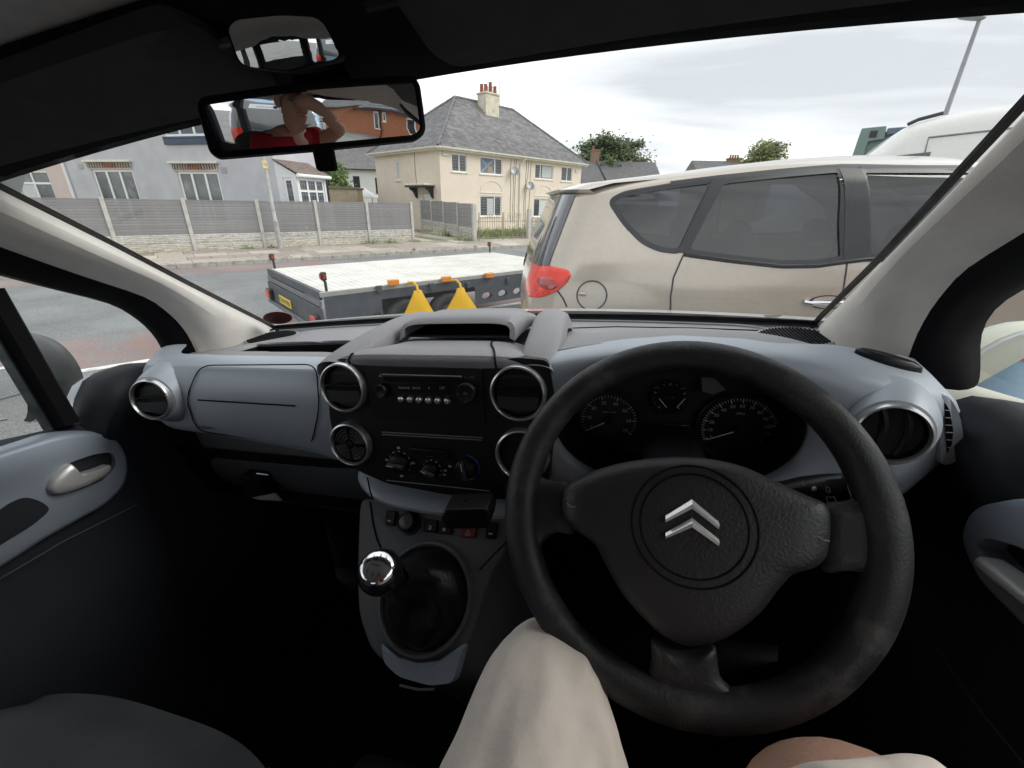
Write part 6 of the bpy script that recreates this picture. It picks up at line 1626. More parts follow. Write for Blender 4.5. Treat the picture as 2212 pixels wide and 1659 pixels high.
# ---- steering wheel
WT = rad(34.5)
WC = Vec((.37, .39, -.307)); W1 = Vec((1, 0, 0)); W2 = Vec((0, sin(WT), cos(WT))); WN = W1.cross(W2)      # WN points at the driver
def WP(a, b, h=0.): return WC + W1 * a + W2 * b + WN * h
def wq(u, v, h=0.):
    p = v_on(u, v, WC + WN * h, WN) - WC; return (p.dot(W1), p.dot(W2))
M_rub = pm('worn_wheel_rubber', (.017, .017, .0195), .5, var=.15, vs=9, bump=.3, bs=360, spec=.5, dirt=((.085, .082, .078), .51, .65), ds=21, rvar=.15)
M_pad = pm('wheel_pad_vinyl', (.020, .020, .0235), .46, var=.06, vs=9, bump=.38, bs=330, spec=.5)
stw = part('steering_wheel', van)
rr_, rt_ = .1755, .0172
rim = MB(); rings = []
for i in range(96):
    a = 2 * pi * i / 96; d = W1 * cos(a) + W2 * sin(a); r = []
    bot = max(0, -sin(a)) ** 4; k = 1 + .10 * bot + .12 * max(0, abs(cos(a)) - .80) / .2
    for j in range(16):
        q = 2 * pi * j / 16; r.append(WC + d * (rr_ + rt_ * k * cos(q)) + WN * (rt_ * 1.05 * sin(q)))
    rings.append(r)
rim.loft(rings, closed=True, loop=True); vb(rim, 'rim', M_rub, stw)
pad = [wq(*p, .03) for p in [(1212, 1052), (1232, 1036), (1270, 1018), (1330, 1000), (1400, 988), (1470, 984), (1540, 988), (1610, 1003), (1680, 1035), (1745, 1066), (1795, 1086), (1806, 1105), (1808, 1150), (1800, 1210), (1770, 1235), (1725, 1242), (1690, 1280), (1655, 1330), (1600, 1375), (1550, 1400), (1485, 1408), (1430, 1385), (1390, 1345), (1340, 1290), (1305, 1225), (1280, 1175), (1240, 1150), (1213, 1130), (1207, 1090)]]
pad = roundpoly(pad, .012, 3, .02); pc_ = wq(1505, 1165, .03)
vb(MB().dome([(p.x, p.y) for p in pad], lambda a, b, h: WP(a, b, h), [(.985, -.03), (1.0, -.004), (1.0, .012), (.985, .022), (.94, .030), (.85, .0345), (.7, .036), (.5, .0365), (.25, .037), (0, .037)], pc_), 'pad', M_pad, stw, smooth=55)
ec = wq(1497, 1135, .037)
for r0 in (.0565, .0485):
    rr2 = [ (ec[0] + r0 * 1.0 * cos(2 * pi * i / 60), ec[1] + r0 * sin(2 * pi * i / 60)) for i in range(60)]
    vb(MB().tube([WP(a, b, .0363) for a, b in rr2], .0012, 5, closed=True), 'pad_groove', M_blkm, stw)
# spokes: left, right, bottom
def spoke(P, nm='spoke'):
    vb(MB().loft([[WP(*wq(u, v, h), h) for u, v in row] for row, h in P]), nm, M_rub, stw, sub=1)
def spoke_solid(poly, th0, th1):
    Q = roundpoly([wq(*p, .004) for p in poly], .012, 4, .02)
    n = len(Q); c = sum(Q, Vec((0, 0))) / n
    vb(MB().dome([(p.x, p.y) for p in Q], lambda a, b, h: WP(a, b, h), [(.96, th0), (1.0, th0 + .006), (1.0, th1 - .010), (.93, th1 - .003), (.6, th1), (0, th1)], (c.x, c.y)), 'spoke', M_rub, stw, smooth=60)
spoke_solid([(1118, 1030), (1155, 1022), (1185, 1040), (1235, 1040), (1240, 1160), (1200, 1150), (1175, 1165), (1150, 1215), (1128, 1220), (1112, 1120)], -.014, .007)
spoke_solid([(1780, 1085), (1850, 1085), (1900, 1040), (1935, 1050), (1950, 1150), (1935, 1260), (1905, 1270), (1880, 1245), (1840, 1235), (1780, 1245)], -.014, .007)
spoke_solid([(1405, 1375), (1450, 1415), (1500, 1420), (1550, 1395), (1553, 1440), (1560, 1475), (1600, 1510), (1540, 1545), (1440, 1540), (1370, 1500), (1400, 1470), (1410, 1430)], -.014, .007)
# double chevron emblem
for k, pts in enumerate((((1437, 1113), (1494, 1077), (1552, 1126), (1552, 1143), (1495, 1100), (1437, 1129)), ((1437, 1150), (1494, 1117), (1552, 1163), (1552, 1180), (1495, 1140), (1437, 1164)))):
    Q = [wq(*p, .037) for p in pts]
    top_, bot_ = Q[:3], [Q[5], Q[4], Q[3]]
    mid = [((a[0] + b[0]) / 2, (a[1] + b[1]) / 2) for a, b in zip(top_, bot_)]
    rws = [[WP(p[0], p[1], .036) for p in top_], [WP(lerp(p[0], m_[0], .15), lerp(p[1], m_[1], .15), .0395) for p, m_ in zip(top_, mid)], [WP(m_[0], m_[1], .0425) for m_ in mid], [WP(lerp(p[0], m_[0], .15), lerp(p[1], m_[1], .15), .0395) for p, m_ in zip(bot_, mid)], [WP(p[0], p[1], .036) for p in bot_]]
    vb(MB().loft(rws), 'emblem', pm('emblem_chrome', (.82, .83, .85), .22, .55, var=0) if k == 0 else bpy.data.materials['emblem_chrome'], stw, smooth=12)
for u, v, s in ((1233, 1092, 1), (1777, 1164, -1)):
    q = wq(u, v, .033); vb(MB().tube([WP(q[0] - .004, q[1] + .002, .0335), WP(q[0], q[1] - .001, .0345), WP(q[0] + .005, q[1] - .001, .0335)], .0007, 4), 'horn_mark', M_printd, stw)
vb(MB().lathe([(.045, -.12), (.05, -.03), (.055, -.01)], frame(WC, W1, W2), 24), 'column_shroud', M_blkm, stw)
# ---- wiper stalk
sk = part('wiper_stalk', van)
s0, s1 = vq(1700, 1062, y=.475), vq(1842, 1058, y=.44)
ax = (s1 - s0).normalized(); up_ = Vec((0, .25, 1)); up_ = (up_ - ax * up_.dot(ax)).normalized(); fw_ = ax.cross(up_)
def srg(t, h, w): return [s0.lerp(s1, t) + up_ * h * cos(2 * pi * i / 20) + fw_ * w * sin(2 * pi * i / 20) for i in range(20)]
vb(MB().loft([srg(-1.0, .010, .009), srg(-.3, .011, .009), srg(.0, .013, .010), srg(.3, .0165, .012), srg(.7, .018, .013), srg(.95, .0175, .012), srg(1.0, .014, .009)], closed=True, cap=True), 'lever', pm('stalk_black', (.016, .016, .017), .3, var=.1, spec=.5), sk)
for t, tx, s, o in ((.12, '1', .006, .0), (.12, 'I', .006, -.006), (.12, '0', .006, -.010), (.75, '0', .010, .003), (.75, '\u25a1', .012, -.009), (.42, '\u2746', .008, .011)):
    c = s0.lerp(s1, t) - (fw_ if fw_.y > 0 else -fw_) * .0128 + up_ * o
    vb(MB().text(tx, s, lambda a, b, c=c: c + ax * a + up_ * b), 'stalk_mark', M_print, sk, smooth=0)
vb(MB().ball(s0.lerp(s1, .55) - (fw_ if fw_.y > 0 else -fw_) * .012 + up_ * .004, (.003, .003, .003), 10, 6), 'stalk_switch', M_print, sk)
# left stalk hidden behind the rim, ignition shroud
vb(MB().box((.33, .47, -.42), (.41, .60, -.30)), 'column_cover', M_blkm, bevel=.02)

# ---- lower console
CP0 = Vec((0, .53, -.478)); CD = Vec((0, -.16, -.15)).normalized(); CN = Vec((1, 0, 0)).cross(CD); CN = -CN if CN.z < 0 else CN
def cq(u, v, h=0.):
    p = v_on(u, v, CP0 + CN * h, CN) - CP0; return (p.x, p.dot(CD))
def CPt(a, b, h=0.): return CP0 + Vec((1, 0, 0)) * a + CD * b + CN * h
M_cons = pm('console_plastic', (.12, .122, .132), .6, var=.08, vs=12, bump=.3, bs=700, spec=.35)
M_plate = pm('console_blue_plate', (.26, .30, .36), .5, .1, var=.06, vs=10, bump=.1, bs=600)
co = part('lower_console', van)
cpoly = [cq(*p) for p in [(776, 1072), (860, 1085), (1000, 1095), (1105, 1098), (1100, 1175), (1062, 1240), (1040, 1300), (1012, 1385), (985, 1440), (900, 1465), (840, 1440), (800, 1410), (772, 1330), (769, 1240), (772, 1140)]]
vb(MB().dome([(p.x, p.y) for p in roundpoly(cpoly, .02, 4, .03)], lambda a, b, h: CPt(a, b, h) + (Vec((0, .10, -.35)) if h < -.1 else Vec()), [(1.0, -.2), (1.0, -.012), (.985, -.003), (.95, 0), (0, 0)], cq(920, 1240)), 'console_body', M_cons, co, smooth=50)
pl_ = [cq(*p, .004) for p in [(822, 1385), (850, 1415), (905, 1432), (960, 1425), (1008, 1385), (992, 1440), (982, 1476), (930, 1482), (860, 1462), (826, 1430)]]
vb(MB().dome([(p.x, p.y) for p in roundpoly(pl_, .01, 3, .02)], lambda a, b, h: CPt(a, b, h), [(1, -.012), (1, .002), (.95, .006), (0, .006)], cq(910, 1452)), 'console_nose', M_plate, co, smooth=50)
vb(MB().tube([CPt(*cq(u, v), .0008) for u, v in ((800, 1085), (806, 1130), (815, 1165), (828, 1195))], .0016, 5), 'console_joint', M_blkm, co)
vb(MB().tube([CPt(*cq(u, v), .0008) for u, v in ((1036, 1232), (1060, 1205), (1100, 1165))], .0012, 5), 'console_joint', M_blkm, co)
vb(MB().tube([CPt(*cq(u, v), .002) for u, v in ((865, 1480), (905, 1489), (940, 1488))], .002, 5), 'floor_trim', M_cons, co)
def switch(u0, v0, u1, v1, mat, nm, sym=None, ssize=.008, tilt=.004):
    s_ = part(nm, van); P = [cq(*p) for p in ((u0, v0), (u1, v0 + (u1 - u0) * .1), (u1 - (v1 - v0) * .12, v1 + (u1 - u0) * .1), (u0 - (v1 - v0) * .12, v1))]
    c = (sum(p[0] for p in P) / 4, sum(p[1] for p in P) / 4)
    vb(MB().dome([(p.x, p.y) for p in roundpoly(P, .003, 3, .02)], lambda a, b, h: CPt(a, b, h), [(1.08, -.001), (1.06, .0015), (1, .0012), (.98, .005), (.9, .0065), (0, .006)], c), 'button', mat, s_, smooth=40)
    if sym:
        vb(MB().text(sym, ssize, lambda x, y: CPt(c[0] + x, c[1] + (v1 - v0) * .00015 - y, .0072)), 'symbol', M_print, s_, smooth=0)
M_hz = pm('hazard_red', (.16, .012, .018), .4, var=.1)
switch(838, 1103, 858, 1134, M_blk, 'window_switch', '\u25b0', .008)
switch(1054, 1128, 1076, 1162, M_blk, 'window_switch', '\u25b0', .008)
switch(919, 1122, 948, 1148, M_blk, 'door_lock_switch', '\u25d1', .010)
switch(950, 1126, 980, 1152, M_blk, 'lock_switch', '\u25cf', .008)
switch(1000, 1130, 1032, 1160, M_hz, 'hazard_switch', '\u25b3', .011)
lg = part('cigar_lighter', van); q = cq(886, 1130); M = frame(CPt(*q, 0), (1, 0, 0), -CD)
vb(MB().lathe([(.021, -.002), (.0205, .003), (.0165, .004), (.0155, .018), (.014, .020), (.011, .0195), (0, .019)], M, 28), 'lighter_knob', M_blk, lg, smooth=50)
vb(MB().lathe([(.0115, .0196), (.0105, .0203), (0, .0203)], M, 24), 'lighter_cap', pm('lighter_grey', (.07, .071, .075), .4), lg)
# phone holder clipped below the stack
h_ = part('phone_holder', van)
hpq = [vq(u, v, y=.47) for u, v in ((962, 1092), (1050, 1090), (1060, 1104), (1056, 1132), (968, 1134), (954, 1114))]
vb(MB().prism([(p.x, p.z) for p in hpq], lambda p: Vec((p[0], .50, p[1])), lambda p: Vec((p[0], .465, p[1] - .004))), 'holder_plate', M_blk, h_, bevel=.003)
vb(MB().tube([vq(1010, 1090, y=.48), vq(1008, 1080, y=.515)], .008, 8), 'holder_arm', M_blk, h_)
# ---- gear lever
gl = part('gear_lever', van)
gt_, gb2, gL, gR = cq(945, 1168), cq(915, 1428), cq(822, 1288), cq(1034, 1240)
gcx, gcy = (gL[0] + gR[0]) / 2, (gt_[1] + gb2[1]) / 2; ga, gbv = (gR[0] - gL[0]) / 2, (gb2[1] - gt_[1]) / 2
el_ = lambda k, h, n=48: [CPt(gcx + ga * k * cos(2 * pi * i / n), gcy + gbv * k * sin(2 * pi * i / n), h) for i in range(n)]
vb(MB().loft([el_(1.0, -.002), el_(1.0, .008), el_(.97, .0125), el_(.92, .013), el_(.88, .008), el_(.86, -.01)], closed=True), 'surround', M_cons, gl)
kc = vq(822, 1236, y=.345)
gx0, gy0 = cq(905, 1300)
rnd = random.Random(4)
def gring(k, h, tx, ty, fold):
    r = []
    for i in range(48):
        a = 2 * pi * i / 48; f = 1 + fold * (.13 * sin(3 * a + h * 120) + .09 * sin(5 * a + 1 + h * 60) + .05 * sin(9 * a + h * 80))
        r.append(CPt(lerp(gcx, tx, 1 - k) + ga * k * f * cos(a), lerp(gcy, ty, 1 - k) + gbv * k * f * sin(a), h))
    return r
kl = kc - CP0; kx, ky, kh = kl.x, kl.dot(CD), kl.dot(CN)
vb(MB().loft([gring(.9, .002, gcx, gcy, 0), gring(.86, .010, gcx, gcy, .4), gring(.74, .030, kx * .3, gcy, 1), gring(.56, .048, kx * .5, lerp(gcy, ky, .5), 1.3), gring(.42, .056, kx * .6, lerp(gcy, ky, .7), 1.5), gring(.30, .070, kx * .8, lerp(gcy, ky, .85), 1.2), gring(.2, kh * .72, kx, ky, .6)], closed=True), 'gaiter', pm('gaiter_leather', (.014, .014, .016), .35, var=.1, vs=20, bump=.3, bs=300, spec=.5), gl, sub=1)
kd = (Vec((-MID, 0, 0)) - kc).normalized(); kd = (kd * .75 + Vec((0, .15, .75))).normalized()
base_k = CPt(lerp(gcx, kx, .8), lerp(gcy, ky, .75), kh * .45)
ka = (kc - base_k).normalized(); ka = (ka * .4 + kd * .6).normalized()
Mk = frame(kc, ka.orthogonal(), ka.cross(ka.orthogonal()))
xk = (Vec((1, 0, 0)) - ka * ka.x).normalized(); Mk = frame(kc, xk, ka.cross(xk))
R_ = .0285
vb(MB().tube([base_k, kc - ka * R_], [.017, .013], 14), 'lever_collar', M_blk, gl)
vb(MB().lathe([(.010, -R_ * 1.25), (.015, -R_ * 1.0), (R_ * .8, -R_ * .62), (R_ * .97, -R_ * .25), (R_, .0), (R_ * .96, R_ * .3), (R_ * .84, R_ * .56), (R_ * .79, R_ * .62)], Mk, 36), 'knob', pm('knob_gloss_black', (.012, .012, .013), .15, var=0, coat=.5), gl)
vb(MB().lathe([(R_ * .82, R_ * .57), (R_ * .79, R_ * .64), (R_ * .6, R_ * .76), (R_ * .3, R_ * .84), (0, R_ * .86)], Mk, 36), 'knob_cap', M_chrome, gl)
M_eng = pm('engraved_black', (.02, .02, .02), .4, var=0)
eg = MB()
capz = lambda x, y: R_ * (.86 - .30 * ((x * x + y * y) / (R_ * .79) ** 2) * .75) + .0006
for x in (-.007, 0, .007): eg.tube([Mk @ Vec((x, y, capz(x, y))) for y in ((-.006, 0, .006) if x < .006 else (0, .003, .006))], .0005, 4)
eg.tube([Mk @ Vec((x, 0, capz(x, 0))) for x in (-.007, -.003, .003, .007)], .0005, 4)
vb(eg, 'shift_pattern', M_eng, gl, kind='stuff')
for t, x, y in (('1', -.008, .011), ('3', 0, .0115), ('5', .008, .011), ('2', -.008, -.011), ('4', 0, -.0115), ('R', .008, -.011)):
    vb(MB().text(t, .0075, lambda a, b, x=x, y=y: Mk @ Vec((x + a, y + b, capz(x + a, y + b)))), 'shift_numeral', M_eng, gl, smooth=0)

# ---- doors
M_dsil = pm('door_blue_silver', (.30, .345, .41), .45, .25, var=.05, vs=8, bump=.06, bs=600)
M_sat = pm('satin_chrome_handle', (.62, .62, .62), .32, .35, var=.04)
for sg in (-1, 1):
    d = part('front_door', van)
    ysl = [.95, .74, .70, .64, .58, .53, .48, .40, .25, .0, -.3, -.56]
    def sill_z(y): return tab([(-.56, -.22), (.0, -.24), (.25, -.275), (.378, -.30), (.471, -.319), (.50, -.325), (.53, -.26), (.56, -.240), (.62, -.238), (.68, -.255), (.72, -.30), (.95, -.32)], y)
    yy = [lerp(.95, -.56, i / 60) for i in range(61)]
    rg_ = []
    for y in yy:
        z = sill_z(y) - (.022 * sstep(.50, .54, y) if sg > 0 else 0); b = sstep(.50, .54, y) * (1 - sstep(.66, .74, y))
        rg_.append([Vec((sg * .80, y, z - .02)), Vec((sg * .79, y, z - .004)), Vec((sg * (.768 - .012 * b), y, z)), Vec((sg * (.742 - .022 * b), y, z - .016)), Vec((sg * (.728 - .024 * b), y, z - .05)), Vec((sg * (.735 - .015 * b), y, z - .10)), Vec((sg * .745, y, -.46)), Vec((sg * .742, y, -.55)), Vec((sg * .725, y, -.62)), Vec((sg * .70, y, -.72)), Vec((sg * .70, y, -.95)), Vec((sg * .72, y, -1.2))])
    vb(MB().loft(rg_), 'door_panel', M_doorp, d, smooth=50)
    TX = .722 if sg < 0 else .700
    def dq(u, v, x=None):
        x = x or TX; p = vq(u, v, x=sg * x); return (p.y, p.z)
    DPt = lambda a, o, b: Vec((sg * (TX - o), a, b))
    if sg < 0:
        outl = [(-30, 1000), (60, 972), (130, 950), (190, 944), (240, 950), (264, 980), (270, 1015), (262, 1048), (225, 1085), (160, 1120), (80, 1165), (20, 1205), (-40, 1240), (-60, 1180), (-10, 1080), (-50, 1050)]
        hole = [(112, 1040), (150, 1000), (200, 982), (240, 976), (250, 990), (248, 1012), (220, 1040), (160, 1062), (122, 1066)]
        hand = [(104, 1058), (108, 1036), (130, 1014), (150, 1000), (157, 1008), (162, 1024), (185, 1021), (215, 1012), (236, 1003), (240, 1012), (225, 1028), (190, 1048), (150, 1062), (118, 1069)]
    else:
        outl = [(2078, 1165), (2092, 1125), (2120, 1105), (2170, 1098), (2240, 1102), (2300, 1125), (2330, 1250), (2300, 1420), (2230, 1360), (2160, 1290), (2110, 1240)]
        hole = [(2108, 1175), (2130, 1160), (2200, 1180), (2260, 1215), (2262, 1320), (2215, 1300), (2150, 1240), (2115, 1200)]
        hand = [(2112, 1215), (2120, 1200), (2165, 1230), (2215, 1272), (2262, 1310), (2262, 1335), (2210, 1295), (2150, 1250)]
    Q = [(p.x, p.y) for p in roundpoly([dq(*p) for p in outl], .02, 4, .03)]; Hl = [(p.x, p.y) for p in roundpoly([dq(*p) for p in hole], .008, 3, .03)]
    mb = MB(); wall_mesh(mb, DPt, Q, [Hl], .035)
    Qo = shrink(Q, -.012)
    mb.loft([[DPt(p[0], 0, p[1]) for p in Q], [DPt(p[0], -.004, p[1]) for p in shrink(Q, -.008)], [DPt(p[0], -.016, p[1]) for p in Qo], [DPt(p[0], -.05, p[1]) for p in Qo]], closed=True)
    vb(mb, 'pull_trim', M_dsil, d, smooth=50)
    vb(MB().sheet(shrink(Hl, -.004), lambda p: DPt(p[0], -.033, p[1])), 'handle_recess', M_blkm, d)
    if sg < 0:
        Pk = roundpoly([dq(*p, .72) for p in [(-30, 1128), (10, 1092), (52, 1072), (88, 1082), (112, 1100), (70, 1136), (10, 1172), (-40, 1205)]], .012, 4, .03)
        vb(MB().dome([(p.x, p.y) for p in Pk], lambda a, b, h: Vec((sg * (.7205 + h), a, b)), [(1, 0), (.9, .0), (0, .0)]), 'door_pocket', M_doorp, d)
    Hn = [(p.x, p.y) for p in roundpoly([dq(*p, TX - .007) for p in hand], .006, 3, .02)]
    vb(MB().dome(Hn, lambda a, b, h: Vec((sg * (TX - .007 - h), a, b)), [(.97, -.016), (1, -.01), (1, .002), (.9, .007), (.5, .009), (0, .009)]), 'door_handle', M_sat, d, smooth=60)
    for L_ in (([(-20, 1262), (60, 1215), (140, 1168), (300, 1088)], [(130, 1462), (250, 1420), (330, 1340), (420, 1212)]) if sg < 0 else ([(1985, 1330), (2050, 1440), (2120, 1540), (2212, 1650)], [(1870, 1480), (1900, 1560), (1925, 1640)])):
        vb(MB().tube([vq(u, v, x=sg * .712) for u, v in L_], .0012, 4), 'crease_highlight', pm('crease_highlight_grey', (.035, .038, .045), .5) if not bpy.data.materials.get('crease_highlight_grey') else bpy.data.materials['crease_highlight_grey'], d)  # tubes paler than the door paint edge highlights along its creases
    # glass, divider and rubber channels
    z0 = -.325
    def gp(y, z): return Vec((sg * (.775 - .09 * max(0, z + .25)), y, z))
    vb(MB().add([gp(.50, -.24), gp(.745, -.25), gp(.745, -.155), gp(.66, -.10), gp(.49, -.005), gp(.40, .06), gp(.40, -.24)], [tuple(range(7))]), 'quarter_glass', M_sg, d)
    vb(MB().add([gp(.46, -.32), gp(.40, .05), gp(.28, .15), gp(-.55, .17), gp(-.55, -.24), gp(.0, -.25), gp(.25, -.29)], [tuple(range(7))]), 'door_glass', M_sg, d)
    b0, b1 = (vq(138, 905, x=-.76), vq(-8, 655, x=-.755)) if sg < 0 else (Vec((.76, .478, -.31)), Vec((.755, .465, -.07)))
    bb = b1 - b0; bw = Vec((0, .026, 0))
    vb(MB().loft([[b0 + bb * t + Vec((sg * o, w_, 0)) for o, w_ in ((0.0, -.020), (-.016, -.010), (-.016, .012), (0, .021), (.02, .018), (.02, -.018))] for t in (-.05, .3, .7, 1.1)], closed=True), 'window_divider', M_blkm, d)
    vb(MB().loft([[b0 + bb * t + Vec((sg * .004, w_, 0)) for w_ in (-.034, -.021)] for t in (-.05, .5, 1.1)]), 'glass_channel', pm('wet_rubber', (.05, .06, .07), .3, var=.5, vs=40), d)
    # top frame of the door window
    fr_ = [gp(.745, -.155), gp(.66, -.095), gp(.49, -.003), gp(.40, .06), gp(.28, .14), gp(.1, .16), gp(-.55, .17)]
    vb(MB().tube(fr_, [.006, .006, .008, .012, .018, .018, .018], 8), 'door_top_frame', M_blkm, d)
    vb(MB().tube([gp(.748, -.27), gp(.748, -.16)], .005, 6), 'quarter_seal', M_blkm, d)
    # white door skin under the glass, seen outside
    vb(MB().loft([[Vec((sg * .80, y, sill_z(y) - .014 - (.022 * sstep(.50, .54, y) if sg > 0 else 0))), Vec((sg * .83, y, sill_z(y) - .016 - (.022 * sstep(.50, .54, y) if sg > 0 else 0))), Vec((sg * .86, y, sill_z(y) - .12))] for y in yy]), 'door_skin', M_vanp, d)
    # exterior mirror
    dm = part('door_mirror', van)
    mc = vq(52, 812, x=-.985) if sg < 0 else vq(2196, 812, x=.985)
    def mring(y, k, dz=0.): return [mc + Vec((.115 * k * cos(2 * pi * i / 28) * (1 if cos(2 * pi * i / 28) * sg > 0 else .92), y, dz + .10 * k * sin(2 * pi * i / 28))) for i in range(28)]
    M_msh = pm('mirror_shell_%s' % ('dark' if sg < 0 else 'pale'), (.05, .053, .056) if sg < 0 else (.62, .62, .52), .4, var=.05)  # right shell's pale yellow has caught light and glass reflection painted in
    vb(MB().loft([mring(-.035, .94), mring(-.03, 1.0), mring(-.01, 1.02), mring(.03, .95), mring(.06, .75), mring(.075, .4)], closed=True, cap=True), 'mirror_shell', M_msh, dm)
    vb(MB().loft([mring(-.036, 1.0), mring(-.038, .97)], closed=True), 'mirror_rim', M_vanp, dm)
    tilt = Vec((0, 0, 0))
    vb(MB().dome([(.106 * cos(2 * pi * i / 28), .09 * sin(2 * pi * i / 28)) for i in range(28)], lambda a, b, h: mc + Vec((a, -.042 + (sg * a * .12 if sg < 0 else -a * .10) + b * .10, b)), [(1, 0), (.5, 0), (0, 0)]), 'mirror_glass', M_mirror, dm)
    vb(MB().tube([mc + Vec((-sg * .08, .01, -.05)), Vec((sg * .80, .58, -.29))], [.035, .03], 10), 'mirror_arm', M_msh, dm)

# ---- interior mirrors
MC = vq(668, 250, y=.44); MAZ, MEL, MR = rad(40), rad(-7.5), .58
MN = Vec((sin(MAZ) * cos(MEL), -cos(MAZ) * cos(MEL), sin(MEL)))
ME1 = Vec((0, 0, 1)).cross(MN).normalized(); ME1 = -ME1 if ME1.x < 0 else ME1
ME2 = MN.cross(ME1); ME2 = -ME2 if ME2.z < 0 else ME2
def mq(u, v): p = v_on(u, v, MC, MN) - MC; return (p.dot(ME1), p.dot(ME2))
def MPt(a, b, h=0.): return MC + ME1 * a + ME2 * b + MN * h
def m_refl(u, v, dist):
    a, b = mq(u, v); p = MPt(a, b); d = (p - Vec((-MID, 0, 0))).normalized(); nn = (MN + (ME1 * a + ME2 * b) / MR).normalized()
    r = d - nn * 2 * d.dot(nn); return p + r.normalized() * dist
rv = part('rear_view_mirror', van)
mo = roundpoly([mq(*p) for p in [(414, 208), (660, 176), (902, 158), (916, 180), (929, 285), (905, 306), (690, 328), (470, 346), (448, 330)]], .012, 5, .02)
mi_ = shrink([(p.x, p.y) for p in mo], .0075)
sag = lambda a, b: -(a * a + b * b) / (2 * MR)
gm = MB(); n = len(mi_)
gm.dome(mi_, lambda a, b, h: MPt(a, b, sag(a, b) + .001), [(1, 0), (.85, 0), (.7, 0), (.55, 0), (.4, 0), (.25, 0), (.1, 0), (0, 0)]); vb(gm, 'mirror_glass', M_mirror, rv, smooth=0 or 180)
mo_ = [(p.x, p.y) for p in mo]
vb(MB().loft([[MPt(p[0], p[1], sag(*p) + .000) for p in mi_], [MPt(p[0], p[1], sag(*p) + .0045) for p in shrink(mo_, .006)], [MPt(p[0], p[1], sag(*p) + .004) for p in shrink(mo_, .002)], [MPt(p[0], p[1], sag(*p) - .004) for p in mo_], [MPt(p[0] * .98, p[1] * .96, -.018) for p in mo_], [MPt(p[0] * .8, p[1] * .7, -.03) for p in mo_]], closed=True, cap=True), 'housing', M_blkm, rv, smooth=50)
q = mq(703, 340)
vb(MB().box((-.011, -.014, -.02), (.011, .010, .004), Matrix.Translation(MPt(q[0], q[1], -.004)) @ frame((0, 0, 0), ME1, ME2)), 'dip_lever', M_blkm, rv, bevel=.004)
vb(MB().tube([MPt(0, .01, -.02), MPt(.0, .03, -.05), head_l(MC.x) + Vec((0, -.02, .0))], .012, 8), 'mirror_stem', M_blkm, rv)
# small convex passenger-watching mirror above
cmr = part('child_mirror', van)
cC = vq(610, 92, y=.415); cN = (Vec((-MID, 0, 0)) - cC).normalized(); cN = (cN * .55 + Vec((.12, -.85, -.06))).normalized()
c1 = Vec((0, 0, 1)).cross(cN).normalized(); c1 = -c1 if c1.x < 0 else c1; c2 = cN.cross(c1); c2 = -c2 if c2.z < 0 else c2
def cmq(u, v): p = v_on(u, v, cC, cN) - cC; return (p.dot(c1), p.dot(c2))
co_ = [(p.x, p.y) for p in roundpoly([cmq(*p) for p in [(486, 60), (505, 42), (610, 33), (680, 36), (700, 50), (733, 118), (722, 128), (670, 140), (620, 154), (560, 148), (515, 140)]], .008, 4, .012)]
CR_ = .22
CPm = lambda a, b, h=0.: cC + c1 * a + c2 * b + cN * (h - (a * a + b * b) / (2 * CR_))
gm = MB(); gm.dome(co_, lambda a, b, h: CPm(a, b, .002), [(.985, 0), (.85, 0), (.7, 0), (.55, 0), (.4, 0), (.25, 0), (.1, 0), (0, 0)]); vb(gm, 'mirror_glass', M_mirror, cmr, smooth=180)
vb(MB().loft([[CPm(p[0] * .98, p[1] * .98, .0) for p in co_], [CPm(p[0] * 1.02, p[1] * 1.02, .003) for p in co_], [CPm(p[0] * 1.04, p[1] * 1.04, -.003) for p in co_], [CPm(p[0], p[1], -.02) for p in co_]], closed=True, cap=True), 'housing', M_blkm, cmr, smooth=50)

# ---- tax-disc style oval sticker and maker's marks on the windscreen
def ws_at(u, v):
    p0, p1, p2 = wsp(.1, .0), wsp(.9, .0), wsp(.5, .5); n = (p1 - p0).cross(p2 - p0)
    s, t = .3, .1
    for _ in range(30):
        p = wsp(s, t); e1 = (wsp(s + .01, t) - p) / .01; e2 = (wsp(s, t + .01) - p) / .01; nn = e1.cross(e2)
        q = v_on(u, v, p, nn) - p
        a11, a12, a22 = e1.dot(e1), e1.dot(e2), e2.dot(e2); b1, b2 = q.dot(e1), q.dot(e2); D = a11 * a22 - a12 * a12
        s += (b1 * a22 - b2 * a12) / D; t += (a11 * b2 - a12 * b1) / D
    return wsp(s, t)
stc = part('windscreen_sticker', van)
ring0 = [ws_at(602 + 31 * cos(2 * pi * i / 32), 684 + 13 * sin(2 * pi * i / 32)) + Vec((0, -.004, -.002)) for i in range(32)]
c = sum(ring0, Vec()) / 32
vb(MB().add(ring0 + [c], [(i, (i + 1) % 32, 32) for i in range(32)]), 'sticker_face', pm('sticker_maroon', (.085, .014, .012), .5, var=.15, vs=60), stc, fix=False)
vb(MB().tube([p + (p - c) * .02 for p in ring0], .0008, 4, closed=True), 'sticker_edge', pm('sticker_pink', (.55, .35, .33), .5), stc)
t0, t1 = ws_at(583, 685), ws_at(623, 689)
tvx = (t1 - t0).normalized(); tvy = (ws_at(602, 678) - ws_at(602, 692)).normalized()
vb(MB().text('0845 678 1000', .0055, lambda a, b: c + Vec((0, -.0012, -.0006)) + tvx * a + tvy * b), 'sticker_lettering', pm('sticker_print', (.16, .05, .045), .5), stc, smooth=0)
for i in range(4):
    a = ws_at(1650 + 3 * i, 680 + 2.4 * i); b = ws_at(1688 - 5 * i, 680.5 + 2.4 * i); vb(MB().tube([a + Vec((0, -.002, -.001)), b + Vec((0, -.002, -.001))], .0006, 4), 'glass_marking', M_blkm, stc)
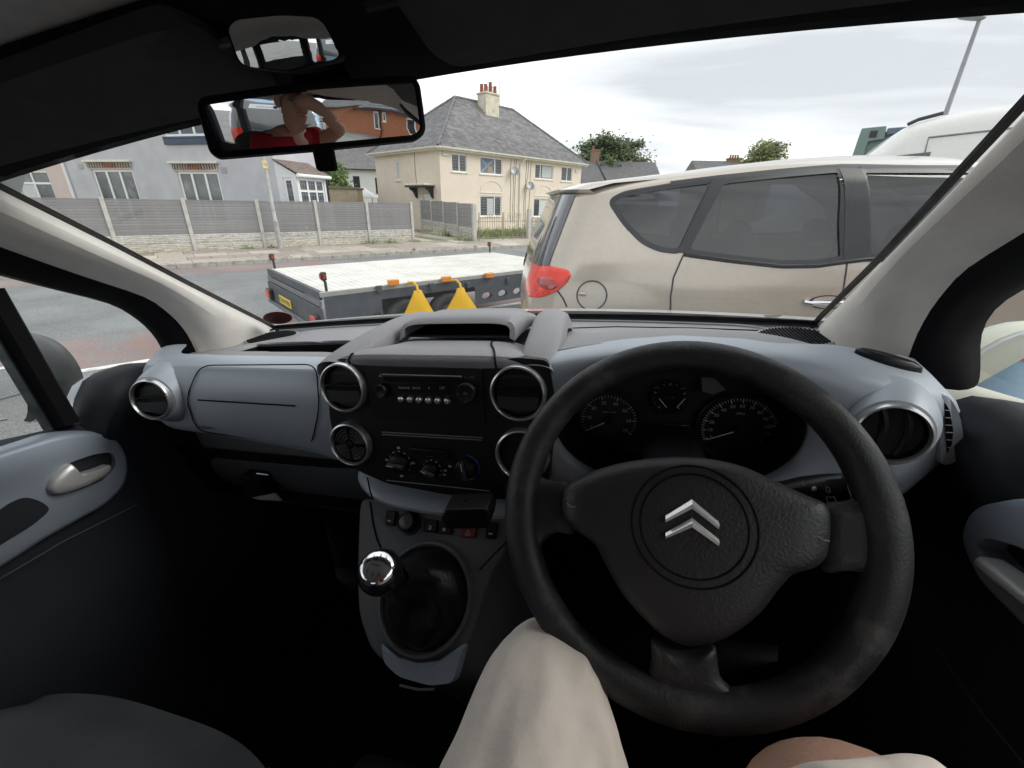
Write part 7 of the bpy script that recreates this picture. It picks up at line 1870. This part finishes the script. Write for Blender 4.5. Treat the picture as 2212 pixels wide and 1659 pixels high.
# strip of sticky-tape residue on the glass
tp = [ws_at(u, v) + Vec((0, -.003, -.002)) for u, v in ((252, 468), (308, 449), (314, 459), (262, 479))]
vb(MB().add(tp, [(0, 1, 2, 3)]), 'tape_residue', glass('tape_haze', (.97, .98, .98), .05, .10, .1, (.85, .87, .87), 40), stc)

# ---- seats
M_seat = pm('seat_cloth', (.075, .08, .086), .95, var=.22, vs=7, bump=.5, bs=500, spec=.15)
M_seat2 = pm('seat_mesh_cloth', (.075, .077, .08), .95, var=.1, vs=30, bump=.8, bs=260, spec=.15)
for cx, nm in ((-.37, 'passenger_seat'), (.37, 'driver_seat')):
    s_ = part(nm, van); k = 1 if cx < 0 else 0
    yF = .235 if k else .14
    def cush(u, v):
        a = lerp(-1, 1, u); x = cx + .265 * a; f = 1 - .10 * abs(a) ** 2.5 * k
        y = lerp(-.32, yF + .02, v); z = -.632 + .018 * abs(a) ** 2 - .02 * (1 - v) ; e = sstep(.82, 1.0, v)
        return Vec((x, y - .05 * (abs(a) ** 3) * sstep(.5, 1, v), z - .055 * e * e + .0 - .03 * sstep(.85, 1, abs(a))))
    mb = MB(); mb.grid(cush, 30, 26)
    mb.loft([[cush(u / 30, 1.0) + Vec((0, .015 * t ** .5 - .06 * t, -.16 * t)) for u in range(31)] for t in (0, .1, .3, .6, 1.0)])
    vb(mb, 'cushion', M_seat, s_, smooth=60)
    mb = MB(); mb.grid(lambda u, v: Vec((cx + (.222 + .056 * u) * 1.0, lerp(-.3, yF - .005 - .03 * u, v), -.630 - .02 * u - .05 * sstep(.8, 1, v) ** 2 + .006)), 6, 20); vb(mb, 'bolster', M_seat2, s_)
    vb(MB().loft([[Vec((cx + .25 * w_ * cos(2 * pi * i / 24), y + .07 * sin(2 * pi * i / 24) * d_, z)) for i in range(24)] for z, y, w_, d_ in ((-.72, -.36, .85, .8), (-.62, -.36, 1, 1), (-.4, -.42, 1, 1), (-.2, -.46, .98, .9), (-.12, -.485, .85, .8), (-.10, -.49, .55, .5))], closed=True, cap=True), 'backrest', M_seat, s_, smooth=60)
    vb(MB().ball((cx, -.50, -.07), (.12, .045, .045), 20, 12), 'headrest', M_seat, s_)
# carpet and handbrake hint between the seats
vb(MB().box((-.06, -.2, -.78), (.10, .30, -.70)), 'floor_tunnel', M_blkm, bevel=.03)
hb = part('handbrake', van)
vb(MB().box((-.085, .10, -.705), (-.02, .22, -.66)), 'handbrake_base', M_blk, hb, bevel=.008)
vb(MB().tube([(-.05, .2, -.68), (-.045, .0, -.60)], .014, 8), 'handbrake_grip', M_blk, hb)
# driver footwell lining
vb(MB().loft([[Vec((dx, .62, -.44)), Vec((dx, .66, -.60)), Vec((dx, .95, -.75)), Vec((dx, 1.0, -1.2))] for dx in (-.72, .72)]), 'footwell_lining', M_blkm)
# ================================================================== the driver
M_skin = pm('skin', (.46, .27, .20), .55, var=.10, vs=9, bump=.25, bs=160, spec=.4)
M_shorts = pm('cream_shorts_cotton', (.76, .68, .61), .92, var=.05, vs=30, bump=.16, bs=60, spec=.15)
M_shirt = pm('maroon_tshirt', (.25, .018, .028), .92, var=.15, vs=8, bump=.4, bs=200, spec=.15)
PM_ = Matrix.Translation(VBASE)
pe = thing('person', 'driver in maroon T-shirt and cream shorts with knees below the wheel', 'person', M=VM)
def skin_body(name, V_, E_, mat, parent, root=0, sub=2, **k):
    me = bpy.data.meshes.new(name); me.from_pydata([Vec(p[:3]) - VBASE for p in V_], E_, [])
    me.materials.append(mat); o = bpy.data.objects.new(name, me); COL.objects.link(o); o.parent = parent
    o.modifiers.new('skin', 'SKIN')
    lay = me.skin_vertices[0].data if me.skin_vertices else None
    if lay is None:
        bpy.context.view_layer.objects.active = o
        bm = bmesh.new(); bm.from_mesh(me); bm.verts.layers.skin.verify(); bm.to_mesh(me); bm.free(); lay = me.skin_vertices[0].data
    for i, p in enumerate(V_):
        r = p[3]; lay[i].radius = (r, r) if not isinstance(r, tuple) else r; lay[i].use_root = (i == root)
    s_ = o.modifiers.new('sub', 'SUBSURF'); s_.levels = sub; s_.render_levels = sub
    o.modifiers['skin'].use_smooth_shade = True
    for a, b in k.items(): o[a] = b
    return o
# pelvis, spine, neck, head, legs to the pedals, arms
KL = vq(1160, 1410, z=-.425); KR = vq(1850, 1594, z=-.345) + Vec((0, -.012, -.004))
hx = .40
VV = [(hx, -.20, -.555, .10), (hx + .02, -.24, -.38, .115), (hx + .04, -.27, -.20, .12), (hx + .055, -.27, -.075, .095), (hx + .06, -.22, .0, .05), (hx + .06, -.175, .07, .062), (hx + .06, -.16, .125, .078), (hx + .06, -.165, .17, .06),
      (hx - .08, -.14, -.54, .085), (KL.x + .02, KL.y - .11, KL.z - .055, .072), (KL.x + .012, KL.y - .035, KL.z - .045, .058), (KL.x + .0, KL.y + .07, -.75, .045), (KL.x + .02, KL.y + .14, -1.10, .035), (KL.x + .02, KL.y + .27, -1.14, .033),
      (hx + .08, -.14, -.54, .085), (KR.x, KR.y - .10, KR.z - .050, .078), (KR.x, KR.y - .006, KR.z - .036, .070), (KR.x - .0, KR.y + .06, -.76, .045), (KR.x - .0, KR.y + .10, -1.10, .035), (KR.x - .0, KR.y + .20, -1.17, .033),
      (hx - .10, -.27, -.06, .06), (hx - .16, -.22, -.18, .046), (hx - .18, -.20, -.32, .038), (hx - .14, -.16, -.44, .030), (hx - .12, -.12, -.48, .03),
      (hx + .20, -.25, -.06, .058), (hx + .235, -.15, -.055, .047), (hx + .225, -.03, .0, .040), (hx + .10, -.045, .10, .034), (hx + .02, -.05, .135, .028), (hx - .03, -.045, .12, .026)]
EE = [(0, 1), (1, 2), (2, 3), (3, 4), (4, 5), (5, 6), (6, 7), (0, 8), (8, 9), (9, 10), (10, 11), (11, 12), (12, 13), (0, 14), (14, 15), (15, 16), (16, 17), (17, 18), (18, 19), (3, 20), (20, 21), (21, 22), (22, 23), (23, 24), (3, 25), (25, 26), (26, 27), (27, 28), (28, 29), (29, 30)]
skin_body('body', VV, EE, M_skin, pe, sub=3)
# cotton shorts: one leg sleeve reaching the left knee, the other ending above the right knee
from mathutils import noise as mn
def sleeve(path, n=72, fold=.15, seed=1):
    mb = MB(); P = [(Vec(p[:3]), p[3]) for p in path]; D = []
    for i in range(len(P) - 1):
        a0, a1, a2, a3 = P[max(0, i - 1)], P[i], P[i + 1], P[min(len(P) - 1, i + 2)]
        for k in range(8):
            t = k / 8; t2, t3 = t * t, t * t * t
            f = lambda w, x, y, z: (x * 2 + (y - w) * t + (w * 2 - x * 5 + y * 4 - z) * t2 + (x * 3 - y * 3 + z - w) * t3) * .5
            D.append((f(a0[0], a1[0], a2[0], a3[0]), f(a0[1], a1[1], a2[1], a3[1])))
    D.append(P[-1]); rings = []
    for i, (p, r) in enumerate(D):
        d = (D[min(i + 1, len(D) - 1)][0] - D[max(i - 1, 0)][0]).normalized(); a = (Vec((1, 0, 0)) - d * d.x).normalized(); b = d.cross(a); ring = []
        for q in range(n):
            th = 2 * pi * q / n; o = a * cos(th) + b * sin(th); w = p + o * r
            k = mn.noise(Vec((w.x * 34 + seed, w.y * 13, w.z * 22))) * .5 + mn.noise(Vec((w.x * 70, w.y * 28 + seed, w.z * 60))) * .22
            side_ = .45 + .9 * max(0, cos(th)) ** 2
            ring.append(w + o * r * fold * k * 2.2 * side_)
        rings.append(ring)
    mb.loft(rings, closed=True); return mb
kt = vq(1168, 1382, z=-.405)
vb(sleeve([(hx - .06, -.26, -.535, .125), (hx - .085, -.12, -.505, .115), (lerp(hx - .08, KL.x + .02, .5), KL.y - .26, -.495, .105), (KL.x + .022, KL.y - .14, KL.z - .062, .094), (KL.x + .014, KL.y - .07, KL.z - .050, .082), (KL.x + .008, KL.y - .02, KL.z - .044, .070), (KL.x + .006, KL.y + .010, KL.z - .055, .060), (KL.x + .004, KL.y + .022, KL.z - .085, .056)], seed=3), 'shorts', M_shorts, pe, sub=1, smooth=180)
vb(sleeve([(hx + .06, -.26, -.535, .125), (hx + .085, -.10, -.505, .112), (lerp(hx + .08, KR.x, .6), KR.y - .19, KR.z - .07, .100), (KR.x + .01, KR.y - .095, KR.z - .050, .090), (KR.x + .012, KR.y - .022, KR.z - .049, .082), (KR.x + .012, KR.y - .020, KR.z - .049, .070)], seed=5), 'shorts', M_shorts, pe, sub=1, smooth=180)
# T-shirt: torso and two short sleeves, one surface
TS = [(hx + .005, -.21, -.56, .128), (hx + .02, -.245, -.38, .138), (hx + .04, -.275, -.20, .142), (hx + .055, -.272, -.08, .118), (hx + .058, -.245, -.03, .075), (hx - .10, -.27, -.06, .078), (hx - .155, -.225, -.165, .066), (hx + .20, -.25, -.055, .076), (hx + .235, -.165, -.055, .066)]
skin_body('t_shirt', TS, [(0, 1), (1, 2), (2, 3), (3, 4), (3, 5), (5, 6), (3, 7), (7, 8)], M_shirt, pe)
# face: brow, nose, ears, eyes, mouth; close-cropped hair
M_hair = pm('cropped_hair', (.09, .065, .05), .9, var=.3, vs=60)
hd_ = Vec((hx + .06, -.155, .125))
fd = Vec((-.45, .88, -.1)).normalized(); fr1 = fd.cross(Vec((0, 0, 1))).normalized()
vb(MB().loft([[hd_ + fd * (.088 + o) + fr1 * s * w_ + Vec((0, 0, z)) for s in (-1, -.5, 0, .5, 1)] for z, o, w_ in ((.02, -.012, .008), (.005, .004, .009), (-.015, .016, .013), (-.024, .008, .016), (-.028, -.008, .01))]), 'nose', M_skin, pe, sub=1)
for s in (-1, 1):
    vb(MB().ball(hd_ + fd * .068 + fr1 * s * .032 + Vec((0, 0, .022)), (.012, .012, .010), 12, 8), 'eye', pm('eye_white', (.22, .18, .16), .4) if s < 0 else bpy.data.materials['eye_white'], pe)
    vb(MB().ball(hd_ + fr1 * s * .082 + Vec((0, 0, .005)), (.012, .02, .032), 12, 8), 'ear', M_skin, pe)
vb(MB().tube([hd_ + fd * .080 + fr1 * s * .025 + Vec((0, 0, -.05 + .004 * abs(s))) for s in (-1, -.4, .4, 1)], .006, 6), 'mouth', pm('lip', (.34, .14, .12), .5), pe)

mb = MB(); mb.grid(lambda u, v: hd_ + Vec((0, -.008, .012)) + Vec((.084 * cos(2 * pi * u) * sin(1.25 * v + .01), .092 * sin(2 * pi * u) * sin(1.25 * v + .01) - .012, .085 * cos(1.25 * v))), 28, 10)
vb(mb, 'hair', M_hair, pe)
# ================================================================== what the mirrors look back at
def mw(u, v, d): return v2w(m_refl(u, v, d))
# pale blue car parked alongside, tail towards the driver's door
M_blue = paint('pale_blue_paint', (.36, .52, .66), .3, .3)
BB = Body([(.2, .14), (.5, .02), (.85, .0), (1.05, .03), (1.3, .12), (1.45, .19), (1.55, .3), (1.64, .7)],
          [(.2, 4.0), (.6, 4.1), (.85, 3.9), (1.0, 3.4), (1.2, 3.0), (1.45, 2.5), (1.58, 2.0), (1.64, 1.6)],
          [(.2, .80), (.5, .86), (.95, .865), (1.15, .82), (1.35, .76), (1.5, .70), (1.58, .58), (1.64, .25)], 6., (.2, 1.64))
pT = mw(600, 212, 3.0); d_ = mw(600, 250, 3.4) - mw(600, 250, 2.4); d_.z = 0; d_.normalize()
brot = math.atan2(d_.y, d_.x) + rad(8)
pc0 = mw(585, 250, 3.0)
bz = gxy(pc0.x, pc0.y)
bc = thing('hatchback', 'pale blue hatchback parked behind with dealer sticker in its rear window', 'car', (pc0.x, pc0.y, bz), brot)
BB.shell('body', M_blue, bc, nx=80, nh=40)
hz0, hz1 = 1.0, 1.42
MB().grid(lambda u, v: BB.rear(lerp(-.84, .84, u) * tab(BB.w, lerp(hz0, hz1, v)), lerp(hz0, hz1, v), .008), 30, 8).build('rear_window', pm('hatch_glass', (.16, .17, .165), .08, spec=.8, var=.3, vs=1.5), bc)
MB().grid(lambda u, v: BB.rear(lerp(-.36, .36, u), lerp(1.475, 1.515, v), .012), 12, 2).build('brake_lamp', M_redlens, bc)
sk_ = MB().grid(lambda u, v: BB.rear(lerp(-.33, .12, u), lerp(1.30, 1.385, v), .014), 10, 2).build('dealer_sticker', pm('sticker_white', (.75, .78, .8), .4, var=.03), bc)
MB().text('Freelance Autos', .05, lambda a, b: BB.rear(-.06 - a * .95, 1.342 + b, .0165)).build('sticker_lettering', pm('sticker_blue', (.12, .18, .26), .5), sk_, smooth=0)
MB().box((-.0, 0, 0), (.001, .06, .06), Matrix.Translation(BB.rear(.045, 1.312, .017))).build('sticker_square', M_dark, sk_)
MB().text('F', .05, lambda a, b: BB.rear(.07 - a, 1.342 + b, .0195)).build('sticker_initial', pm('sticker_pale', (.7, .72, .74), .5), sk_, smooth=0)
for sg in (-1, 1):
    MB().grid(lambda u, v, sg=sg: BB.rear(sg * lerp(.55, .86, u) * tab(BB.w, lerp(.78, 1.0, v)), lerp(.78, 1.0, v), .01), 10, 6).build('tail_lamp', M_redlens, bc)
    MB().grid(lambda u, v, sg=sg: BB.side(lerp(.5, 2.6, u), lerp(1.03, 1.38, v), .006, sg), 20, 6).build('side_window', pm('blue_car_glass', (.12, .13, .14), .06, spec=.9) if sg < 0 else bpy.data.materials['blue_car_glass'], bc)
    MB().tube([BB.side(lerp(.45, 2.4, i / 10), 1.5, .01, sg) + Vec((0, 0, .08)) for i in range(11)], .018, 6).build('roof_rail', M_trimblk, bc)
    for x in (.72, 3.2): wheel(bc, x, sg * .75, .31, .2, M_tyre, M_rim, sg)
MB().grid(lambda u, v: BB.rear(lerp(-.26, .26, u), lerp(.62, .73, v), .01), 4, 2).build('number_plate', pm('plate_white', (.72, .7, .3), .5), bc)
# red-brick house behind
def brick_mat():
    m = bpy.data.materials.new('red_brick'); m.use_nodes = True; t = m.node_tree; b = t.nodes['Principled BSDF']; b.inputs['Roughness'].default_value = .9
    tcn = t.nodes.new('ShaderNodeTexCoord'); mp = t.nodes.new('ShaderNodeMapping'); mp.inputs['Rotation'].default_value = (rad(90), 0, 0)
    br = t.nodes.new('ShaderNodeTexBrick'); br.inputs['Color1'].default_value = (.42, .15, .07, 1); br.inputs['Color2'].default_value = (.33, .11, .05, 1); br.inputs['Mortar'].default_value = (.36, .24, .18, 1)
    br.inputs['Scale'].default_value = 4.4; br.inputs['Mortar Size'].default_value = .012
    t.links.new(tcn.outputs['Object'], mp.inputs[0]); t.links.new(mp.outputs[0], br.inputs[0]); t.links.new(br.outputs[0], b.inputs['Base Color'])
    return m
HD = 17.
e0, e1 = mw(792, 236, HD), mw(905, 243, HD)
bz2 = gxy(e0.x, e0.y)
dx_b = (e1 - e0); dx_b.z = 0; ang = math.atan2(dx_b.y, dx_b.x)
EVb = (e0.z + e1.z) / 2 - bz2
# corner of two facades near the middle of the view; local x runs to the right in the mirror, -y away from it
cor = mw(850, 245, HD - 1.0); cor.z = bz2
bh2 = thing('brick_house', 'red brick house with slate roof seen in the mirror behind the driver', 'house', (cor.x, cor.y, bz2), ang)
bm_ = brick_mat()
cA, sA = cos(rad(28)), sin(rad(28))
dA, nA = Vec((-cA, -sA, 0)), Vec((-sA, cA, 0)); dB, nB = Vec((cA, -sA, 0)), Vec((sA, cA, 0))
WA = lambda x, o, z: dA * x + nA * o + Vec((0, 0, z))
WB = lambda x, o, z: dB * x + nB * o + Vec((0, 0, z))
wA = [(1.55, 2.15, EVb - 1.55, EVb - .2), (.75, 1.15, EVb - .85, EVb - .2)]
wB = [(1.5, 2.3, EVb - 1.7, EVb - .3)]
mb = MB(); wall_mesh(mb, WA, rect(0, -.5, 9, EVb), [rect(a, c, b, d) for a, b, c, d in wA]); wall_mesh(mb, WB, rect(0, -.5, 9, EVb), [rect(a, c, b, d) for a, b, c, d in wB])
mb.build('wall', bm_, bh2, smooth=0)
for a, b, c, d in wA: window(bh2, WA, a, b, c, d, (), fw=.1)
for a, b, c, d in wB: window(bh2, WB, a, b, c, d, (), fw=.1)
ec_ = Vec((0, .45, EVb)); eA_ = dA * 9.3 + nA * .4 + Vec((0, 0, EVb)); eB_ = dB * 9.3 + nB * .4 + Vec((0, 0, EVb)); ap_ = Vec((0, -4.2, EVb + 3.4))
rA, rB = ap_ + dA * 6, ap_ + dB * 6
r_ = part('roof', bh2)
MB().add([ec_, eA_, rA, ap_, eB_, rB], [(0, 1, 2, 3), (0, 3, 5, 4)]).build('roof_deck', M_slate[1], r_, smooth=0)
cs = MB()
for p0, q0 in ((eA_, rA), (eB_, rB)):
    for i in range(20):
        a, b = ec_.lerp(ap_, i / 20), p0.lerp(q0, i / 20); a2, b2 = ec_.lerp(ap_, (i + 1) / 20), p0.lerp(q0, (i + 1) / 20)
        u = Vec((0, .03, .04)); cs.add([a + u, b + u, b2 + u * .2, a2 + u * .2, a, b], [(0, 1, 2, 3), (4, 5, 1, 0)])
cs.build('slate_courses', M_slate[1], r_, smooth=0, kind='stuff')
for p in (eA_, eB_): MB().tube([ec_ - Vec((0, 0, .06)), p - Vec((0, 0, .06))], .08, 6).build('gutter', pm('blue_black_gutter', (.03, .04, .07), .5) if not bpy.data.materials.get('blue_black_gutter') else bpy.data.materials['blue_black_gutter'], bh2)
MB().tube([WA(1.35, .08, EVb - .1), WA(1.35, .08, -.2)], .06, 6).build('downpipe', M_dark, bh2)
